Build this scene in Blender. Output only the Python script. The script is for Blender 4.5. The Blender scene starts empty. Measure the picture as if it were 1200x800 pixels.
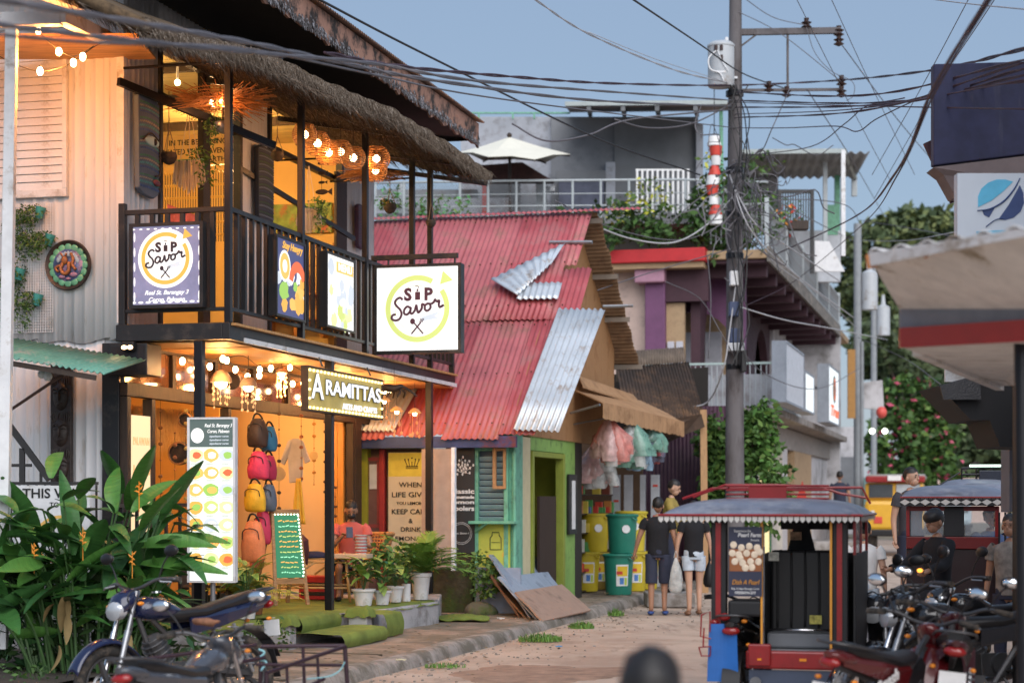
import bpy, bmesh, math, random
from math import sin, cos, pi, radians, sqrt, atan2
from mathutils import Vector, Matrix, Euler, noise
R = random.Random(7)
SC = bpy.context.scene
COL = SC.collection

# ------------------------------------------------------------------ camera, sky, sun
CAMZ, FPX, HOR = 1.7, 2200.0, 585.0
cam_d = bpy.data.cameras.new('camera'); cam = bpy.data.objects.new('camera', cam_d); COL.objects.link(cam)
cam.location = (0, 0, CAMZ); cam.rotation_euler = (pi/2, 0, 0)
cam_d.sensor_width = 36; cam_d.lens = 36*FPX/1200; cam_d.shift_y = (HOR-400)/1200.0
cam_d.clip_start = 0.1; cam_d.clip_end = 2000
cam_d.dof.use_dof = True; cam_d.dof.focus_distance = 20.0; cam_d.dof.aperture_fstop = 1.75
SC.camera = cam
W = bpy.data.worlds.new('World'); SC.world = W; W.use_nodes = True
nt = W.node_tree; nt.nodes.clear()
sky = nt.nodes.new('ShaderNodeTexSky'); sky.sky_type = 'NISHITA'; sky.sun_disc = False
SUN_EL, SUN_AZ = radians(38), radians(165)      # azimuth clockwise from +Y: behind the camera, to its right
sky.sun_elevation = SUN_EL; sky.sun_rotation = SUN_AZ
sky.air_density = 1.3; sky.dust_density = 0.4; sky.ozone_density = 2.6
tint = nt.nodes.new('ShaderNodeMixRGB'); tint.blend_type = 'MIX'; tint.inputs[0].default_value = 0.72
tint.inputs[2].default_value = (2.85, 3.8, 5.4, 1)      # thin even cloud layer over the clear sky
bgn = nt.nodes.new('ShaderNodeBackground'); bgn.inputs[1].default_value = 0.1
out = nt.nodes.new('ShaderNodeOutputWorld')
nt.links.new(sky.outputs[0], tint.inputs[1]); nt.links.new(tint.outputs[0], bgn.inputs[0]); nt.links.new(bgn.outputs[0], out.inputs[0])
sun_d = bpy.data.lights.new('sun', 'SUN'); sun_d.energy = 3.3; sun_d.angle = radians(70); sun_d.color = (1.0, 0.95, 0.91)
sun = bpy.data.objects.new('sun', sun_d); COL.objects.link(sun)
sd = Vector((sin(SUN_AZ)*cos(SUN_EL), cos(SUN_AZ)*cos(SUN_EL), sin(SUN_EL)))
sun.rotation_euler = sd.to_track_quat('Z', 'Y').to_euler()
vs = SC.view_settings; vs.view_transform = 'Standard'; vs.look = 'None'; vs.gamma = 1; vs.exposure = 0.15; vs.use_curve_mapping = False

# ------------------------------------------------------------------ helpers
def P(px, py, D):
    return Vector(((px-600)/FPX*D, D, CAMZ-(py-HOR)/FPX*D))
TH = math.atan(0.2568)
class Fr:
    """a building's own frame: x out to the street, y along the street, z up"""
    def __init__(s, x, y, rot=-TH, z=0.0):
        s.loc = Vector((x, y, z)); s.rot = rot
        s.M = Matrix.Translation(s.loc) @ Matrix.Rotation(rot, 4, 'Z'); s.I = s.M.inverted()
    def hit(s, px, py, axis, c):
        o = s.I @ Vector((0, 0, CAMZ)); d = (s.I @ P(px, py, 1.0)) - o
        k = {'x':0, 'y':1, 'z':2}[axis]; t = (c-o[k])/d[k]
        return o+d*t
    def X(s, px, py, c=0.0): return s.hit(px, py, 'x', c)
    def Y(s, px, py, c=0.0): return s.hit(px, py, 'y', c)
    def L(s, v): return s.I @ Vector(v)
    def W(s, v): return s.M @ Vector(v)

def V(*a): return Vector(a)
class MB:
    def __init__(s): s.v = []; s.f = []; s.m = []; s.mi = 0
    def add(s, vs, fs):
        n = len(s.v); s.v += [tuple(p) for p in vs]
        for f in fs: s.f.append(tuple(i+n for i in f)); s.m.append(s.mi)
        return s
    def box(s, x0, x1, y0, y1, z0, z1):
        if x1 < x0: x0, x1 = x1, x0
        if y1 < y0: y0, y1 = y1, y0
        if z1 < z0: z0, z1 = z1, z0
        return s.add([(x0,y0,z0),(x1,y0,z0),(x1,y1,z0),(x0,y1,z0),(x0,y0,z1),(x1,y0,z1),(x1,y1,z1),(x0,y1,z1)],
              [(0,3,2,1),(4,5,6,7),(0,1,5,4),(1,2,6,5),(2,3,7,6),(3,0,4,7)])
    def hexa(s, p):   # 8 corners, bottom ring then top ring
        return s.add(p, [(0,3,2,1),(4,5,6,7),(0,1,5,4),(1,2,6,5),(2,3,7,6),(3,0,4,7)])
    def obox(s, c, size, rot=(0,0,0)):
        M = Matrix.Translation(Vector(c)) @ Euler(rot).to_matrix().to_4x4()
        a, b, h = [q/2 for q in size]
        return s.hexa([M @ Vector(q) for q in [(-a,-b,-h),(a,-b,-h),(a,b,-h),(-a,b,-h),(-a,-b,h),(a,-b,h),(a,b,h),(-a,b,h)]])
    def beam(s, p0, p1, w, h=None, up=(0,0,1)):
        p0, p1 = Vector(p0), Vector(p1); h = h or w; d = (p1-p0).normalized(); up = Vector(up)
        sx = d.cross(up)
        if sx.length < 1e-4: sx = d.cross(Vector((0,1,0)))
        sx.normalize(); sz = sx.cross(d); a = sx*w/2; b = sz*h/2
        return s.hexa([p0-a-b, p0+a-b, p1+a-b, p1-a-b, p0-a+b, p0+a+b, p1+a+b, p1-a+b])
    def quad(s, *p): return s.add(p, [tuple(range(len(p)))])
    def slab(s, pts, n):     # polygon thickened along vector n
        n = Vector(n); k = len(pts); a = [Vector(p) for p in pts]; b = [p+n for p in a]
        fs = [tuple(range(k))[::-1], tuple(range(k, 2*k))] + [(i, (i+1)%k, k+(i+1)%k, k+i) for i in range(k)]
        return s.add(a+b, fs)
    def tube(s, pts, r, n=6, cap=True):
        pts = [Vector(p) for p in pts]; k = len(pts); rr = r if isinstance(r, (list, tuple)) else [r]*k
        T = []
        for i in range(k):
            d = pts[min(i+1, k-1)]-pts[max(i-1, 0)]
            T.append(d.normalized() if d.length > 1e-9 else Vector((0,0,1)))
        a = T[0].cross(Vector((0,0,1)))
        if a.length < 1e-3: a = T[0].cross(Vector((1,0,0)))
        a.normalize(); vs = []
        for i in range(k):
            a = (a-T[i]*a.dot(T[i]))
            if a.length < 1e-6: a = T[i].orthogonal()
            a.normalize(); b = T[i].cross(a)
            for j in range(n):
                t = 2*pi*j/n; vs.append(pts[i]+(a*cos(t)+b*sin(t))*rr[i])
        fs = [(i*n+j, i*n+(j+1)%n, (i+1)*n+(j+1)%n, (i+1)*n+j) for i in range(k-1) for j in range(n)]
        if cap: fs += [tuple(range(n))[::-1], tuple((k-1)*n+j for j in range(n))]
        return s.add(vs, fs)
    def cyl(s, p0, p1, r0, r1=None, n=16): return s.tube([p0, p1], [r0, r0 if r1 is None else r1], n)
    def lathe(s, prof, c=(0,0,0), n=20, axis='z', sx=1, sy=1, a0=0, a1=2*pi):
        full = abs(a1-a0-2*pi) < 1e-6; m = n if full else n+1; vs = []; c = Vector(c)
        for r, z in prof:
            for j in range(m):
                t = a0+(a1-a0)*j/n; x, y = r*cos(t)*sx, r*sin(t)*sy
                q = {'z': (x, y, z), 'y': (x, z, y), 'x': (z, x, y)}[axis]
                vs.append(c+Vector(q))
        fs = []
        for i in range(len(prof)-1):
            for j in range(n if full else n):
                j2 = (j+1) % m if full else j+1
                fs.append((i*m+j, i*m+j2, (i+1)*m+j2, (i+1)*m+j))
        return s.add(vs, fs)
    def ball(s, c, r, n=12, k=8):
        r = r if isinstance(r, (tuple, list)) else (r, r, r); c = Vector(c); vs = []; fs = []
        for i in range(k+1):
            ph = pi*i/k
            for j in range(n):
                t = 2*pi*j/n; vs.append(c+Vector((r[0]*sin(ph)*cos(t), r[1]*sin(ph)*sin(t), r[2]*cos(ph))))
        for i in range(k):
            for j in range(n): fs.append((i*n+j, (i+1)*n+j, (i+1)*n+(j+1)%n, i*n+(j+1)%n))
        return s.add(vs, fs)
    def torus(s, c, R0, r, n=24, k=8, axis='z', a0=0, a1=2*pi):
        c = Vector(c); full = abs(a1-a0-2*pi) < 1e-6; m = n if full else n+1; vs = []
        for i in range(m):
            t = a0+(a1-a0)*i/n
            for j in range(k):
                p = 2*pi*j/k; q = (R0+r*cos(p)); x, y, z = q*cos(t), q*sin(t), r*sin(p)
                vs.append(c+Vector({'z': (x,y,z), 'y': (x,z,y), 'x': (z,x,y)}[axis]))
        fs = [(i*k+j, ((i+1)%m)*k+j, ((i+1)%m)*k+(j+1)%k, i*k+(j+1)%k) for i in range(n) for j in range(k)]
        return s.add(vs, fs)
    def grid(s, fn, nu, nv):
        vs = [fn(i/nu, j/nv) for j in range(nv+1) for i in range(nu+1)]
        return s.add(vs, [(j*(nu+1)+i, j*(nu+1)+i+1, (j+1)*(nu+1)+i+1, (j+1)*(nu+1)+i) for j in range(nv) for i in range(nu)])
    def loft(s, rings, cap=True, closed=True):
        n = len(rings[0]); vs = [p for r in rings for p in r]; fs = []
        for i in range(len(rings)-1):
            for j in range(n if closed else n-1): fs.append((i*n+j, i*n+(j+1)%n, (i+1)*n+(j+1)%n, (i+1)*n+j))
        if cap and closed: fs += [tuple(range(n))[::-1], tuple((len(rings)-1)*n+j for j in range(n))]
        return s.add(vs, fs)
    def xform(s, M, start=0):
        s.v[start:] = [tuple(M @ Vector(p)) for p in s.v[start:]]; return s
    def mesh(s, name):
        me = bpy.data.meshes.new(name); me.from_pydata(s.v, [], s.f); me.update(); return me
    def build(s, name, mat, parent=None, smooth=None, bevel=0, loc=None, rot=None, solid=0, sub=0, fix=False):
        me = s.mesh(name)
        mats = mat if isinstance(mat, (list, tuple)) else [mat]
        for m in mats: me.materials.append(m)
        if len(mats) > 1: me.polygons.foreach_set('material_index', s.m)
        if fix:
            b = bmesh.new(); b.from_mesh(me); bmesh.ops.recalc_face_normals(b, faces=b.faces); b.to_mesh(me); b.free()
        if smooth is not None:
            me.polygons.foreach_set('use_smooth', [True]*len(me.polygons))
            if smooth < 170: me.set_sharp_from_angle(angle=radians(smooth))
        o = bpy.data.objects.new(name, me); COL.objects.link(o)
        if parent: o.parent = parent
        if loc is not None: o.location = loc
        if rot is not None: o.rotation_euler = rot
        if solid: md = o.modifiers.new('s', 'SOLIDIFY'); md.thickness = solid; md.offset = 0
        if sub: md = o.modifiers.new('u', 'SUBSURF'); md.levels = sub; md.render_levels = sub
        if bevel: md = o.modifiers.new('b', 'BEVEL'); md.width = bevel; md.segments = 2; md.limit_method = 'ANGLE'; md.angle_limit = radians(40)
        return o
def thing(name, label, cat, loc=(0,0,0), rot=0, group=None, frame=None, scale=None):
    o = bpy.data.objects.new(name, None); o.empty_display_size = .1; COL.objects.link(o)
    if frame is not None: o.location = frame.loc; o.rotation_euler = (0, 0, frame.rot)
    else: o.location = loc; o.rotation_euler = rot if isinstance(rot, (tuple, list)) else (0, 0, rot)
    if scale: o.scale = (scale,)*3
    return tag(o, label, cat, group)
def tag(o, label=None, cat=None, group=None, kind=None):
    if label: o['label'] = label
    if cat: o['category'] = cat
    if group: o['group'] = group
    if kind: o['kind'] = kind
    return o
def copy_tree(o, parent=None, top=True):
    c = o.copy(); COL.objects.link(c)
    if parent: c.parent = parent
    for ch in list(o.children): copy_tree(ch, c)
    return c
def dup(o, loc, rot=None, label=None, scale=None):
    c = copy_tree(o); c.location = loc
    if rot is not None: c.rotation_euler = rot if isinstance(rot, (tuple, list)) else (0, 0, rot)
    if scale: c.scale = (scale,)*3 if not isinstance(scale, (tuple, list)) else scale
    if label: c['label'] = label
    return c
def inst(src, loc, rot=None, parent=None, scale=None):   # a copy of a part sharing its mesh
    c = src.copy(); COL.objects.link(c); c.parent = parent or src.parent; c.location = loc
    if rot is not None: c.rotation_euler = rot
    if scale: c.scale = scale
    return c

# ------------------------------------------------------------------ materials
MC = {}
def mat(name, col, rough=.6, metal=0., var=.12, scale=6., bump=0., bscale=60., wear=None, wamt=.35, wscale=3., spec=.5, emit=None, es=0., coat=0., trans=0., stretch=None, alpha=1, sub=0, w2=None):
    if name in MC: return MC[name]
    m = bpy.data.materials.new(name); m.use_nodes = True; n = m.node_tree; b = n.nodes['Principled BSDF']
    b.inputs['Roughness'].default_value = rough; b.inputs['Metallic'].default_value = metal
    b.inputs['Specular IOR Level'].default_value = spec
    if coat: b.inputs['Coat Weight'].default_value = coat; b.inputs['Coat Roughness'].default_value = .08
    if trans: b.inputs['Transmission Weight'].default_value = trans
    if alpha < 1: b.inputs['Alpha'].default_value = alpha
    if sub: b.inputs['Subsurface Weight'].default_value = sub; b.inputs['Subsurface Radius'].default_value = (.05,.02,.01)
    tc = n.nodes.new('ShaderNodeTexCoord'); mp = n.nodes.new('ShaderNodeMapping'); n.links.new(tc.outputs['Object'], mp.inputs[0])
    if stretch: mp.inputs['Scale'].default_value = stretch
    c4 = (*col, 1)
    nz = n.nodes.new('ShaderNodeTexNoise'); nz.inputs['Scale'].default_value = scale; nz.inputs['Detail'].default_value = 6; nz.inputs['Roughness'].default_value = .6
    n.links.new(mp.outputs[0], nz.inputs['Vector'])
    rp = n.nodes.new('ShaderNodeValToRGB'); e = rp.color_ramp.elements
    e[0].position = .3; e[1].position = .7
    e[0].color = (*[max(0, q*(1-var)) for q in col], 1); e[1].color = (*[min(1, q*(1+var)) for q in col], 1)
    n.links.new(nz.outputs[0], rp.inputs[0]); last = rp.outputs[0]
    if wear:
        w = n.nodes.new('ShaderNodeTexNoise'); w.inputs['Scale'].default_value = wscale; w.inputs['Detail'].default_value = 9; w.inputs['Roughness'].default_value = .7
        n.links.new(mp.outputs[0], w.inputs['Vector'])
        wr = n.nodes.new('ShaderNodeValToRGB'); q = wr.color_ramp.elements; q[0].position = .62-wamt*.4; q[1].position = .72-wamt*.3
        q[0].color = (0,0,0,1); q[1].color = (1,1,1,1); n.links.new(w.outputs[0], wr.inputs[0])
        mx = n.nodes.new('ShaderNodeMixRGB'); mx.inputs[2].default_value = (*wear, 1)
        n.links.new(wr.outputs[0], mx.inputs[0]); n.links.new(last, mx.inputs[1]); last = mx.outputs[0]
    if w2:      # a second layer of stains: colour, scale, threshold, stretch
        m2 = n.nodes.new('ShaderNodeMapping'); m2.inputs['Scale'].default_value = w2[3]; n.links.new(tc.outputs['Object'], m2.inputs[0])
        w = n.nodes.new('ShaderNodeTexNoise'); w.inputs['Scale'].default_value = w2[1]; w.inputs['Detail'].default_value = 8; w.inputs['Roughness'].default_value = .65; n.links.new(m2.outputs[0], w.inputs['Vector'])
        wr = n.nodes.new('ShaderNodeValToRGB'); q = wr.color_ramp.elements; q[0].position = w2[2]; q[1].position = w2[2]+.09; q[0].color = (0,0,0,1); q[1].color = (.8,.8,.8,1); n.links.new(w.outputs[0], wr.inputs[0])
        mx = n.nodes.new('ShaderNodeMixRGB'); mx.inputs[2].default_value = (*w2[0], 1); n.links.new(wr.outputs[0], mx.inputs[0]); n.links.new(last, mx.inputs[1]); last = mx.outputs[0]
    n.links.new(last, b.inputs['Base Color'])
    if bump:
        bn = n.nodes.new('ShaderNodeTexNoise'); bn.inputs['Scale'].default_value = bscale; bn.inputs['Detail'].default_value = 4
        n.links.new(mp.outputs[0], bn.inputs['Vector'])
        bu = n.nodes.new('ShaderNodeBump'); bu.inputs['Strength'].default_value = bump; bu.inputs['Distance'].default_value = .02
        n.links.new(bn.outputs[0], bu.inputs['Height']); n.links.new(bu.outputs[0], b.inputs['Normal'])
    if emit: b.inputs['Emission Color'].default_value = (*emit, 1); b.inputs['Emission Strength'].default_value = es
    MC[name] = m; return m
def emat(name, col, s):     # lit print or lamp
    return mat(name, tuple(min(.3, c*.35) for c in col), .5, var=.02, emit=col, es=s)
black = mat('black_paint', (.012,.012,.014), .45, wear=(.05,.04,.035), wamt=.2)
blk_metal = mat('dark_metal', (.02,.02,.024), .35, .6)
blk_plastic = mat('black_plastic', (.015,.015,.017), .4, spec=.4)
rubber = mat('tyre_rubber', (.018,.017,.016), .85, wear=(.09,.07,.055), wamt=.4, wscale=14)
chrome = mat('chrome', (.7,.7,.72), .18, 1.)
steel = mat('grey_steel', (.35,.36,.38), .4, .8, wear=(.2,.13,.09), wamt=.2)
white_wall = mat('white_corrugated', (.66,.66,.68), .5, var=.05, scale=2, stretch=(2,2,.35), wear=(.5,.47,.44), wamt=.12, wscale=4)
white_p = mat('white_paint', (.7,.71,.73), .5, wear=(.4,.37,.34), wamt=.2)
dwood = mat('dark_wood', (.035,.02,.013), .6, var=.4, scale=4, stretch=(6,6,1), bump=.2)
wood = mat('warm_wood', (.36,.19,.08), .55, var=.35, scale=5, stretch=(1,8,8), bump=.15)
ply = mat('plywood', (.42,.24,.11), .6, var=.25, scale=3, stretch=(5,5,1), wear=(.25,.14,.07), wamt=.25)
bamboo = mat('bamboo', (.5,.3,.12), .45, var=.25, scale=9)
rattan = mat('rattan', (.42,.19,.06), .6, var=.3, scale=20)
concrete = mat('concrete', (.33,.31,.3), .85, var=.2, scale=3, bump=.4, wear=(.17,.15,.13), wamt=.4, wscale=2)
gold = mat('leaf_orange', (.8,.3,.04), .5)

# ------------------------------------------------------------------ lettering
def text(s, size, mt, parent, o, right, up, ext=.003, shear=0, bold=0, align='CENTER', name='lettering', space=1.0, xs=1.0, fit=None):
    cu = bpy.data.curves.new('t', 'FONT'); cu.body = s; cu.size = size; cu.shear = shear; cu.offset = bold; cu.extrude = ext
    cu.align_x = align; cu.align_y = 'CENTER'; cu.space_character = space; cu.resolution_u = 3
    ob = bpy.data.objects.new('t', cu); COL.objects.link(ob)
    dg = bpy.context.evaluated_depsgraph_get(); me = bpy.data.meshes.new_from_object(ob.evaluated_get(dg))
    bpy.data.objects.remove(ob); bpy.data.curves.remove(cu)
    r = Vector(right).normalized(); u = Vector(up).normalized(); nn = r.cross(u)
    if fit and len(me.vertices):
        xsv = [v.co.x for v in me.vertices]; xs = fit/max(1e-6, max(xsv)-min(xsv))
    M = Matrix((( r.x*xs, u.x, nn.x, o[0]), (r.y*xs, u.y, nn.y, o[1]), (r.z*xs, u.z, nn.z, o[2]), (0,0,0,1)))
    me.transform(M); me.materials.clear(); me.materials.append(mt); me.name = name
    ob = bpy.data.objects.new(name, me); COL.objects.link(ob); ob.parent = parent; return ob
def bez(pts, n=6):       # smooth curve through points (Catmull-Rom)
    p = [Vector(q) for q in pts]; p = [p[0]*2-p[1]]+p+[p[-1]*2-p[-2]]; o = []
    for i in range(1, len(p)-2):
        for k in range(n):
            t = k/n; a, b, c, d = p[i-1], p[i], p[i+1], p[i+2]
            o.append(.5*((2*b)+(-a+c)*t+(2*a-5*b+4*c-d)*t*t+(-a+3*b-3*c+d)*t**3))
    return o+[p[-2]]
SAVOR = [[(.23,.93),(.17,1.02),(.08,.98),(.04,.86),(.09,.72),(.17,.58),(.2,.4),(.14,.24),(.04,.22),(-.04,.3),(-.02,.42),(.06,.44)],
 [(.42,.6),(.34,.66),(.27,.56),(.27,.42),(.34,.37),(.41,.48),(.43,.62),(.42,.42),(.47,.38),(.54,.5)],
 [(.54,.5),(.57,.66),(.59,.5),(.62,.38),(.7,.5),(.71,.66),(.77,.62)],
 [(.84,.66),(.78,.6),(.78,.45),(.84,.4),(.91,.48),(.9,.62),(.84,.66),(.94,.62)],
 [(.94,.62),(1.,.68),(1.03,.76),(1.07,.68),(1.13,.7),(1.12,.55),(1.15,.46),(1.24,.52)]]
def strokes(mb, S, o, right, up, sx, sy, r, sk=0.0):
    rr, uu = Vector(right), Vector(up)
    for st in S:
        pts = bez([(x, y, 0) for x, y in st], 5)
        mb.tube([Vector(o)+rr*(q.x*sx+sk*q.y)+uu*(q.y*sy+q.x*sx*.12) for q in pts], r, 5)
def disc(mb, c, r, y, n=40, sx=1.): mb.add([(c[0]+r*cos(2*pi*i/n)*sx, y, c[1]+r*sin(2*pi*i/n)) for i in range(n)], [tuple(range(n))])
def ring(mb, c, r0, r1, y, n=48, a0=0, a1=2*pi):
    vs = []
    for i in range(n+1):
        t = a0+(a1-a0)*i/n; vs += [(c[0]+r0*cos(t), y, c[1]+r0*sin(t)), (c[0]+r1*cos(t), y, c[1]+r1*sin(t))]
    mb.add(vs, [(2*i, 2*i+1, 2*i+3, 2*i+2) for i in range(n)])
def skin(verts, edges, radii, sub=1, name='body'):
    """one continuous surface grown round a skeleton of joints"""
    me = bpy.data.meshes.new(name); me.from_pydata(verts, edges, []); ob = bpy.data.objects.new(name, me); COL.objects.link(ob)
    m = ob.modifiers.new('s', 'SKIN'); m.use_smooth_shade = True; m.branch_smoothing = .4
    u = ob.modifiers.new('u', 'SUBSURF'); u.levels = sub; u.render_levels = sub
    for i, r in enumerate(radii):
        q = me.skin_vertices[0].data[i]; q.radius = (r, r) if not isinstance(r, tuple) else r
    me.skin_vertices[0].data[0].use_root = True
    dg = bpy.context.evaluated_depsgraph_get(); res = bpy.data.meshes.new_from_object(ob.evaluated_get(dg))
    bpy.data.objects.remove(ob); bpy.data.meshes.remove(me)
    res.polygons.foreach_set('use_smooth', [True]*len(res.polygons)); return res
def mesh_obj(me, name, mats, parent):
    o = bpy.data.objects.new(name, me); me.materials.clear()
    for m in (mats if isinstance(mats, (list, tuple)) else [mats]): me.materials.append(m)
    COL.objects.link(o); o.parent = parent; return o
# ------------------------------------------------------------------ surfaces made of sheets
def corr(mb, o, e1, e2, n, pitch, amp, shape='sin', rows=1, sag=0., per=6, jag=0.):
    """corrugated sheet: width vector e1 (waves across it), length vector e2, normal n"""
    o, e1, e2, n = Vector(o), Vector(e1), Vector(e2), Vector(n).normalized(); w = e1.length; k = max(2, int(w/pitch*per)); vs = []
    for j in range(rows+1):
        for i in range(k+1):
            t = i/k; ph = (t*w/pitch) % 1.0
            if shape == 'sin': h = sin(2*pi*ph)*amp
            else: h = amp if ph > .62 and ph < .88 else (0 if ph < .5 or ph > .98 else amp*.5)
            jj = 0
            if jag and j in (0, rows): jj = noise.noise(Vector((t*w*3, j*7.3, o.x)))*jag/max(e2.length, .01)
            vs.append(o+e1*t+e2*(j/rows+jj)+n*(h+sag*sin(pi*j/rows)))
    mb.add(vs, [(j*(k+1)+i, j*(k+1)+i+1, (j+1)*(k+1)+i+1, (j+1)*(k+1)+i) for j in range(rows) for i in range(k)])
def leafy(name, mats, parent, blobs, n, size, kind=None, seed=1, aspect=2.2, droop=.3, smooth=False):
    """leaves spread through the volume of several blobs: (centre, radius triple)"""
    rr = random.Random(seed); mb = MB(); tot = sum(b[1][0]*b[1][1]*b[1][2] for b in blobs)
    for c, r in blobs:
        for i in range(int(n*r[0]*r[1]*r[2]/tot)):
            while True:
                q = Vector((rr.uniform(-1,1), rr.uniform(-1,1), rr.uniform(-1,1)))
                if .25 < q.length < 1: break
            q = q.normalized()*(q.length**.45); ns = noise.noise(Vector((q.x*2.3+c[0]*.37, q.y*2.3, q.z*2.3+c[2])))
            q *= 1+.45*ns
            p = Vector(c)+Vector((q.x*r[0], q.y*r[1], q.z*r[2]))
            if noise.noise(p*(1.6/max(r))*1.7) < -.22: continue
            d = Vector((rr.gauss(0,1), rr.gauss(0,1), rr.gauss(0,.6)-droop)).normalized(); s_ = d.orthogonal().normalized()
            s_ = Matrix.Rotation(rr.uniform(0, 2*pi), 3, d) @ s_; l = size*rr.uniform(.6, 1.35); w = l/aspect
            mb.mi = rr.choice(range(len(mats))) if isinstance(mats, list) else 0
            mb.add([p, p+d*l*.45+s_*w*.5, p+d*l, p+d*l*.45-s_*w*.5], [(0,1,2,3)])
    o = mb.build(name, mats, parent)
    if kind: o['kind'] = kind
    return o
def fol(name, c, v=.35): return mat(name, c, .55, var=v, scale=.9, spec=.3)
g_dark = fol('leaf_dark', (.035,.075,.022)); g_mid = fol('leaf_mid', (.06,.125,.03)); g_lite = fol('leaf_light', (.11,.19,.04)); g_blue = fol('leaf_blue', (.03,.09,.04))
FA = Fr(-3.98, 19.2); FB = Fr(0.0, 26.3)
def frame_stuff(fr, lo): return fr.W(lo)
# ================================================================== GROUND
m_road = mat('dusty_road', (.49,.385,.31), .95, var=.18, scale=.9, bump=.6, bscale=30, wear=(.39,.285,.22), wamt=.4, wscale=.7, w2=((.31,.235,.185), 1.0, .56, (3.2,.5,1)))
m_walk = mat('worn_pavement', (.33,.245,.19), .92, var=.28, scale=1.6, bump=.5, bscale=25, wear=(.17,.14,.10), wamt=.5, wscale=1.4, w2=((.12,.11,.09), 2.2, .58, (1,1,1)))
m_kerb = mat('kerb_stone', (.33,.29,.26), .9, var=.2, scale=4, bump=.6, bscale=40, wear=(.16,.14,.11), wamt=.5, wscale=2.5)
m_soil = mat('dark_soil', (.05,.04,.03), .95, var=.3, scale=3, bump=.6, bscale=20)
g = MB()
def rz(x, y): return .02*noise.noise(Vector((x*.35, y*.22, 0)))+.008*noise.noise(Vector((x*2.1, y*1.3, 4)))
g.grid(lambda u, v: (lambda x, y: (x, y, rz(x, y) if y < 60 else 0))(-9+34*u, 2+78*v), 110, 220)
tag(g.build('road', m_road, smooth=180), kind='structure')
g = MB(); g.box(-700, 700, -40, 1500, -2, -.06); tag(g.build('ground', mat('far_ground', (.2,.17,.12), .95)), kind='structure')
# pavement with a rounded concrete kerb, in the frame of the near building
def kx(y): return 2.9+.012*y+.035*noise.noise(Vector((y*.6, 0, 0)))
g = MB()
def pav(u, v):
    y = -9+60*v; x1 = kx(y)-.18; x = -1.2+(x1+1.2)*u
    return (x, y, .11+.02*noise.noise(Vector((x*.8, y*.5, 2)))+.008*noise.noise(Vector((x*3, y*3, 2)))-(.02 if u > .97 else 0))
g.grid(pav, 40, 400)
pv = g.build('pavement', m_walk, smooth=180, loc=FA.loc, rot=(0,0,FA.rot)); tag(pv, kind='structure')
yy = -9.0; i = 0
kroot = bpy.data.objects.new('kerb', None); COL.objects.link(kroot); kroot.location = FA.loc; kroot.rotation_euler = (0,0,FA.rot); kroot['kind'] = 'structure'
while yy < 46:
    L = 1.15+.25*R.random(); g = MB(); rg = []
    a = R.uniform(-.012, .012); b = R.uniform(-.01, .008)
    for k in range(5):
        y = yy+.008+(L-.016)*k/4; x = kx(y)+a; w = .02*noise.noise(Vector((y*4, 1, i)))
        rg.append([(x-.2, y, -.05), (x+.05, y, -.05), (x+.015+w, y, .055), (x-.02+w, y, .108+b), (x-.07, y, .128+b+w*.3), (x-.2, y, .122+b)])
    g.loft(rg); g.build('kerb_stone', m_kerb, kroot, smooth=50); yy += L; i += 1
# cracks and slabs edge strips on pavement: thin dark joints
g = MB()
for y in (-2.1, .6, 7.4, 9.9, 12.6, 15.4):
    pts = [(x, y+.12*noise.noise(Vector((x*1.5, y, 0))), .111+.02*noise.noise(Vector((x*.8, y*.5, 2)))) for x in [q*.2 for q in range(4, 14)]]
    g.tube(pts, .011, 4)
g.build('crack', mat('joint_dirt', (.09,.07,.05), .95), pv)
# planting bed soil at the near left
g = MB(); g.grid(lambda u, v: (-6+7.0*u+.25*noise.noise(Vector((v*5, 0, 3))), -9+10.2*v, .14+.05*noise.noise(Vector((u*6, v*6, 1)))), 24, 30)
tag(g.build('planting_soil', m_soil, smooth=180, loc=FA.loc, rot=(0,0,FA.rot)), kind='structure')
# dirt patch on road bottom centre
g = MB(); c0 = P(640, 790, 18.3)

def dirt(u, v):
    a = 2*pi*u; r = (1.0+.5*noise.noise(Vector((cos(a), sin(a), 2)))+.15*noise.noise(Vector((cos(a)*5, sin(a)*5, 2))))*v; x, y = c0.x+r*cos(a), c0.y+1.1*r*sin(a); return (x, y, rz(x, y)+.004+.016*(1-v*v)-(.012 if v > .97 else 0))
g.grid(dirt, 70, 12)
tag(g.build('dirt', mat('red_dirt', (.33,.215,.155), .95, var=.3, scale=5, bump=.7, bscale=40)), kind='structure')
# loose pebbles
g = MB()
for i in range(700):
    y = R.uniform(-2, 26); x = kx(y)+abs(R.gauss(0, .5))+.03 if i % 3 else kx(y)+R.uniform(.05, 1.6); w = FA.W((x, y, 0)); r = R.uniform(.006, .022)
    g.ball((w.x, w.y, rz(w.x, w.y)+r*.3), (r, r*R.uniform(.7, 1.3), r*.6), 5, 3)
tag(g.build('gravel', m_kerb), kind='stuff')
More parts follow.
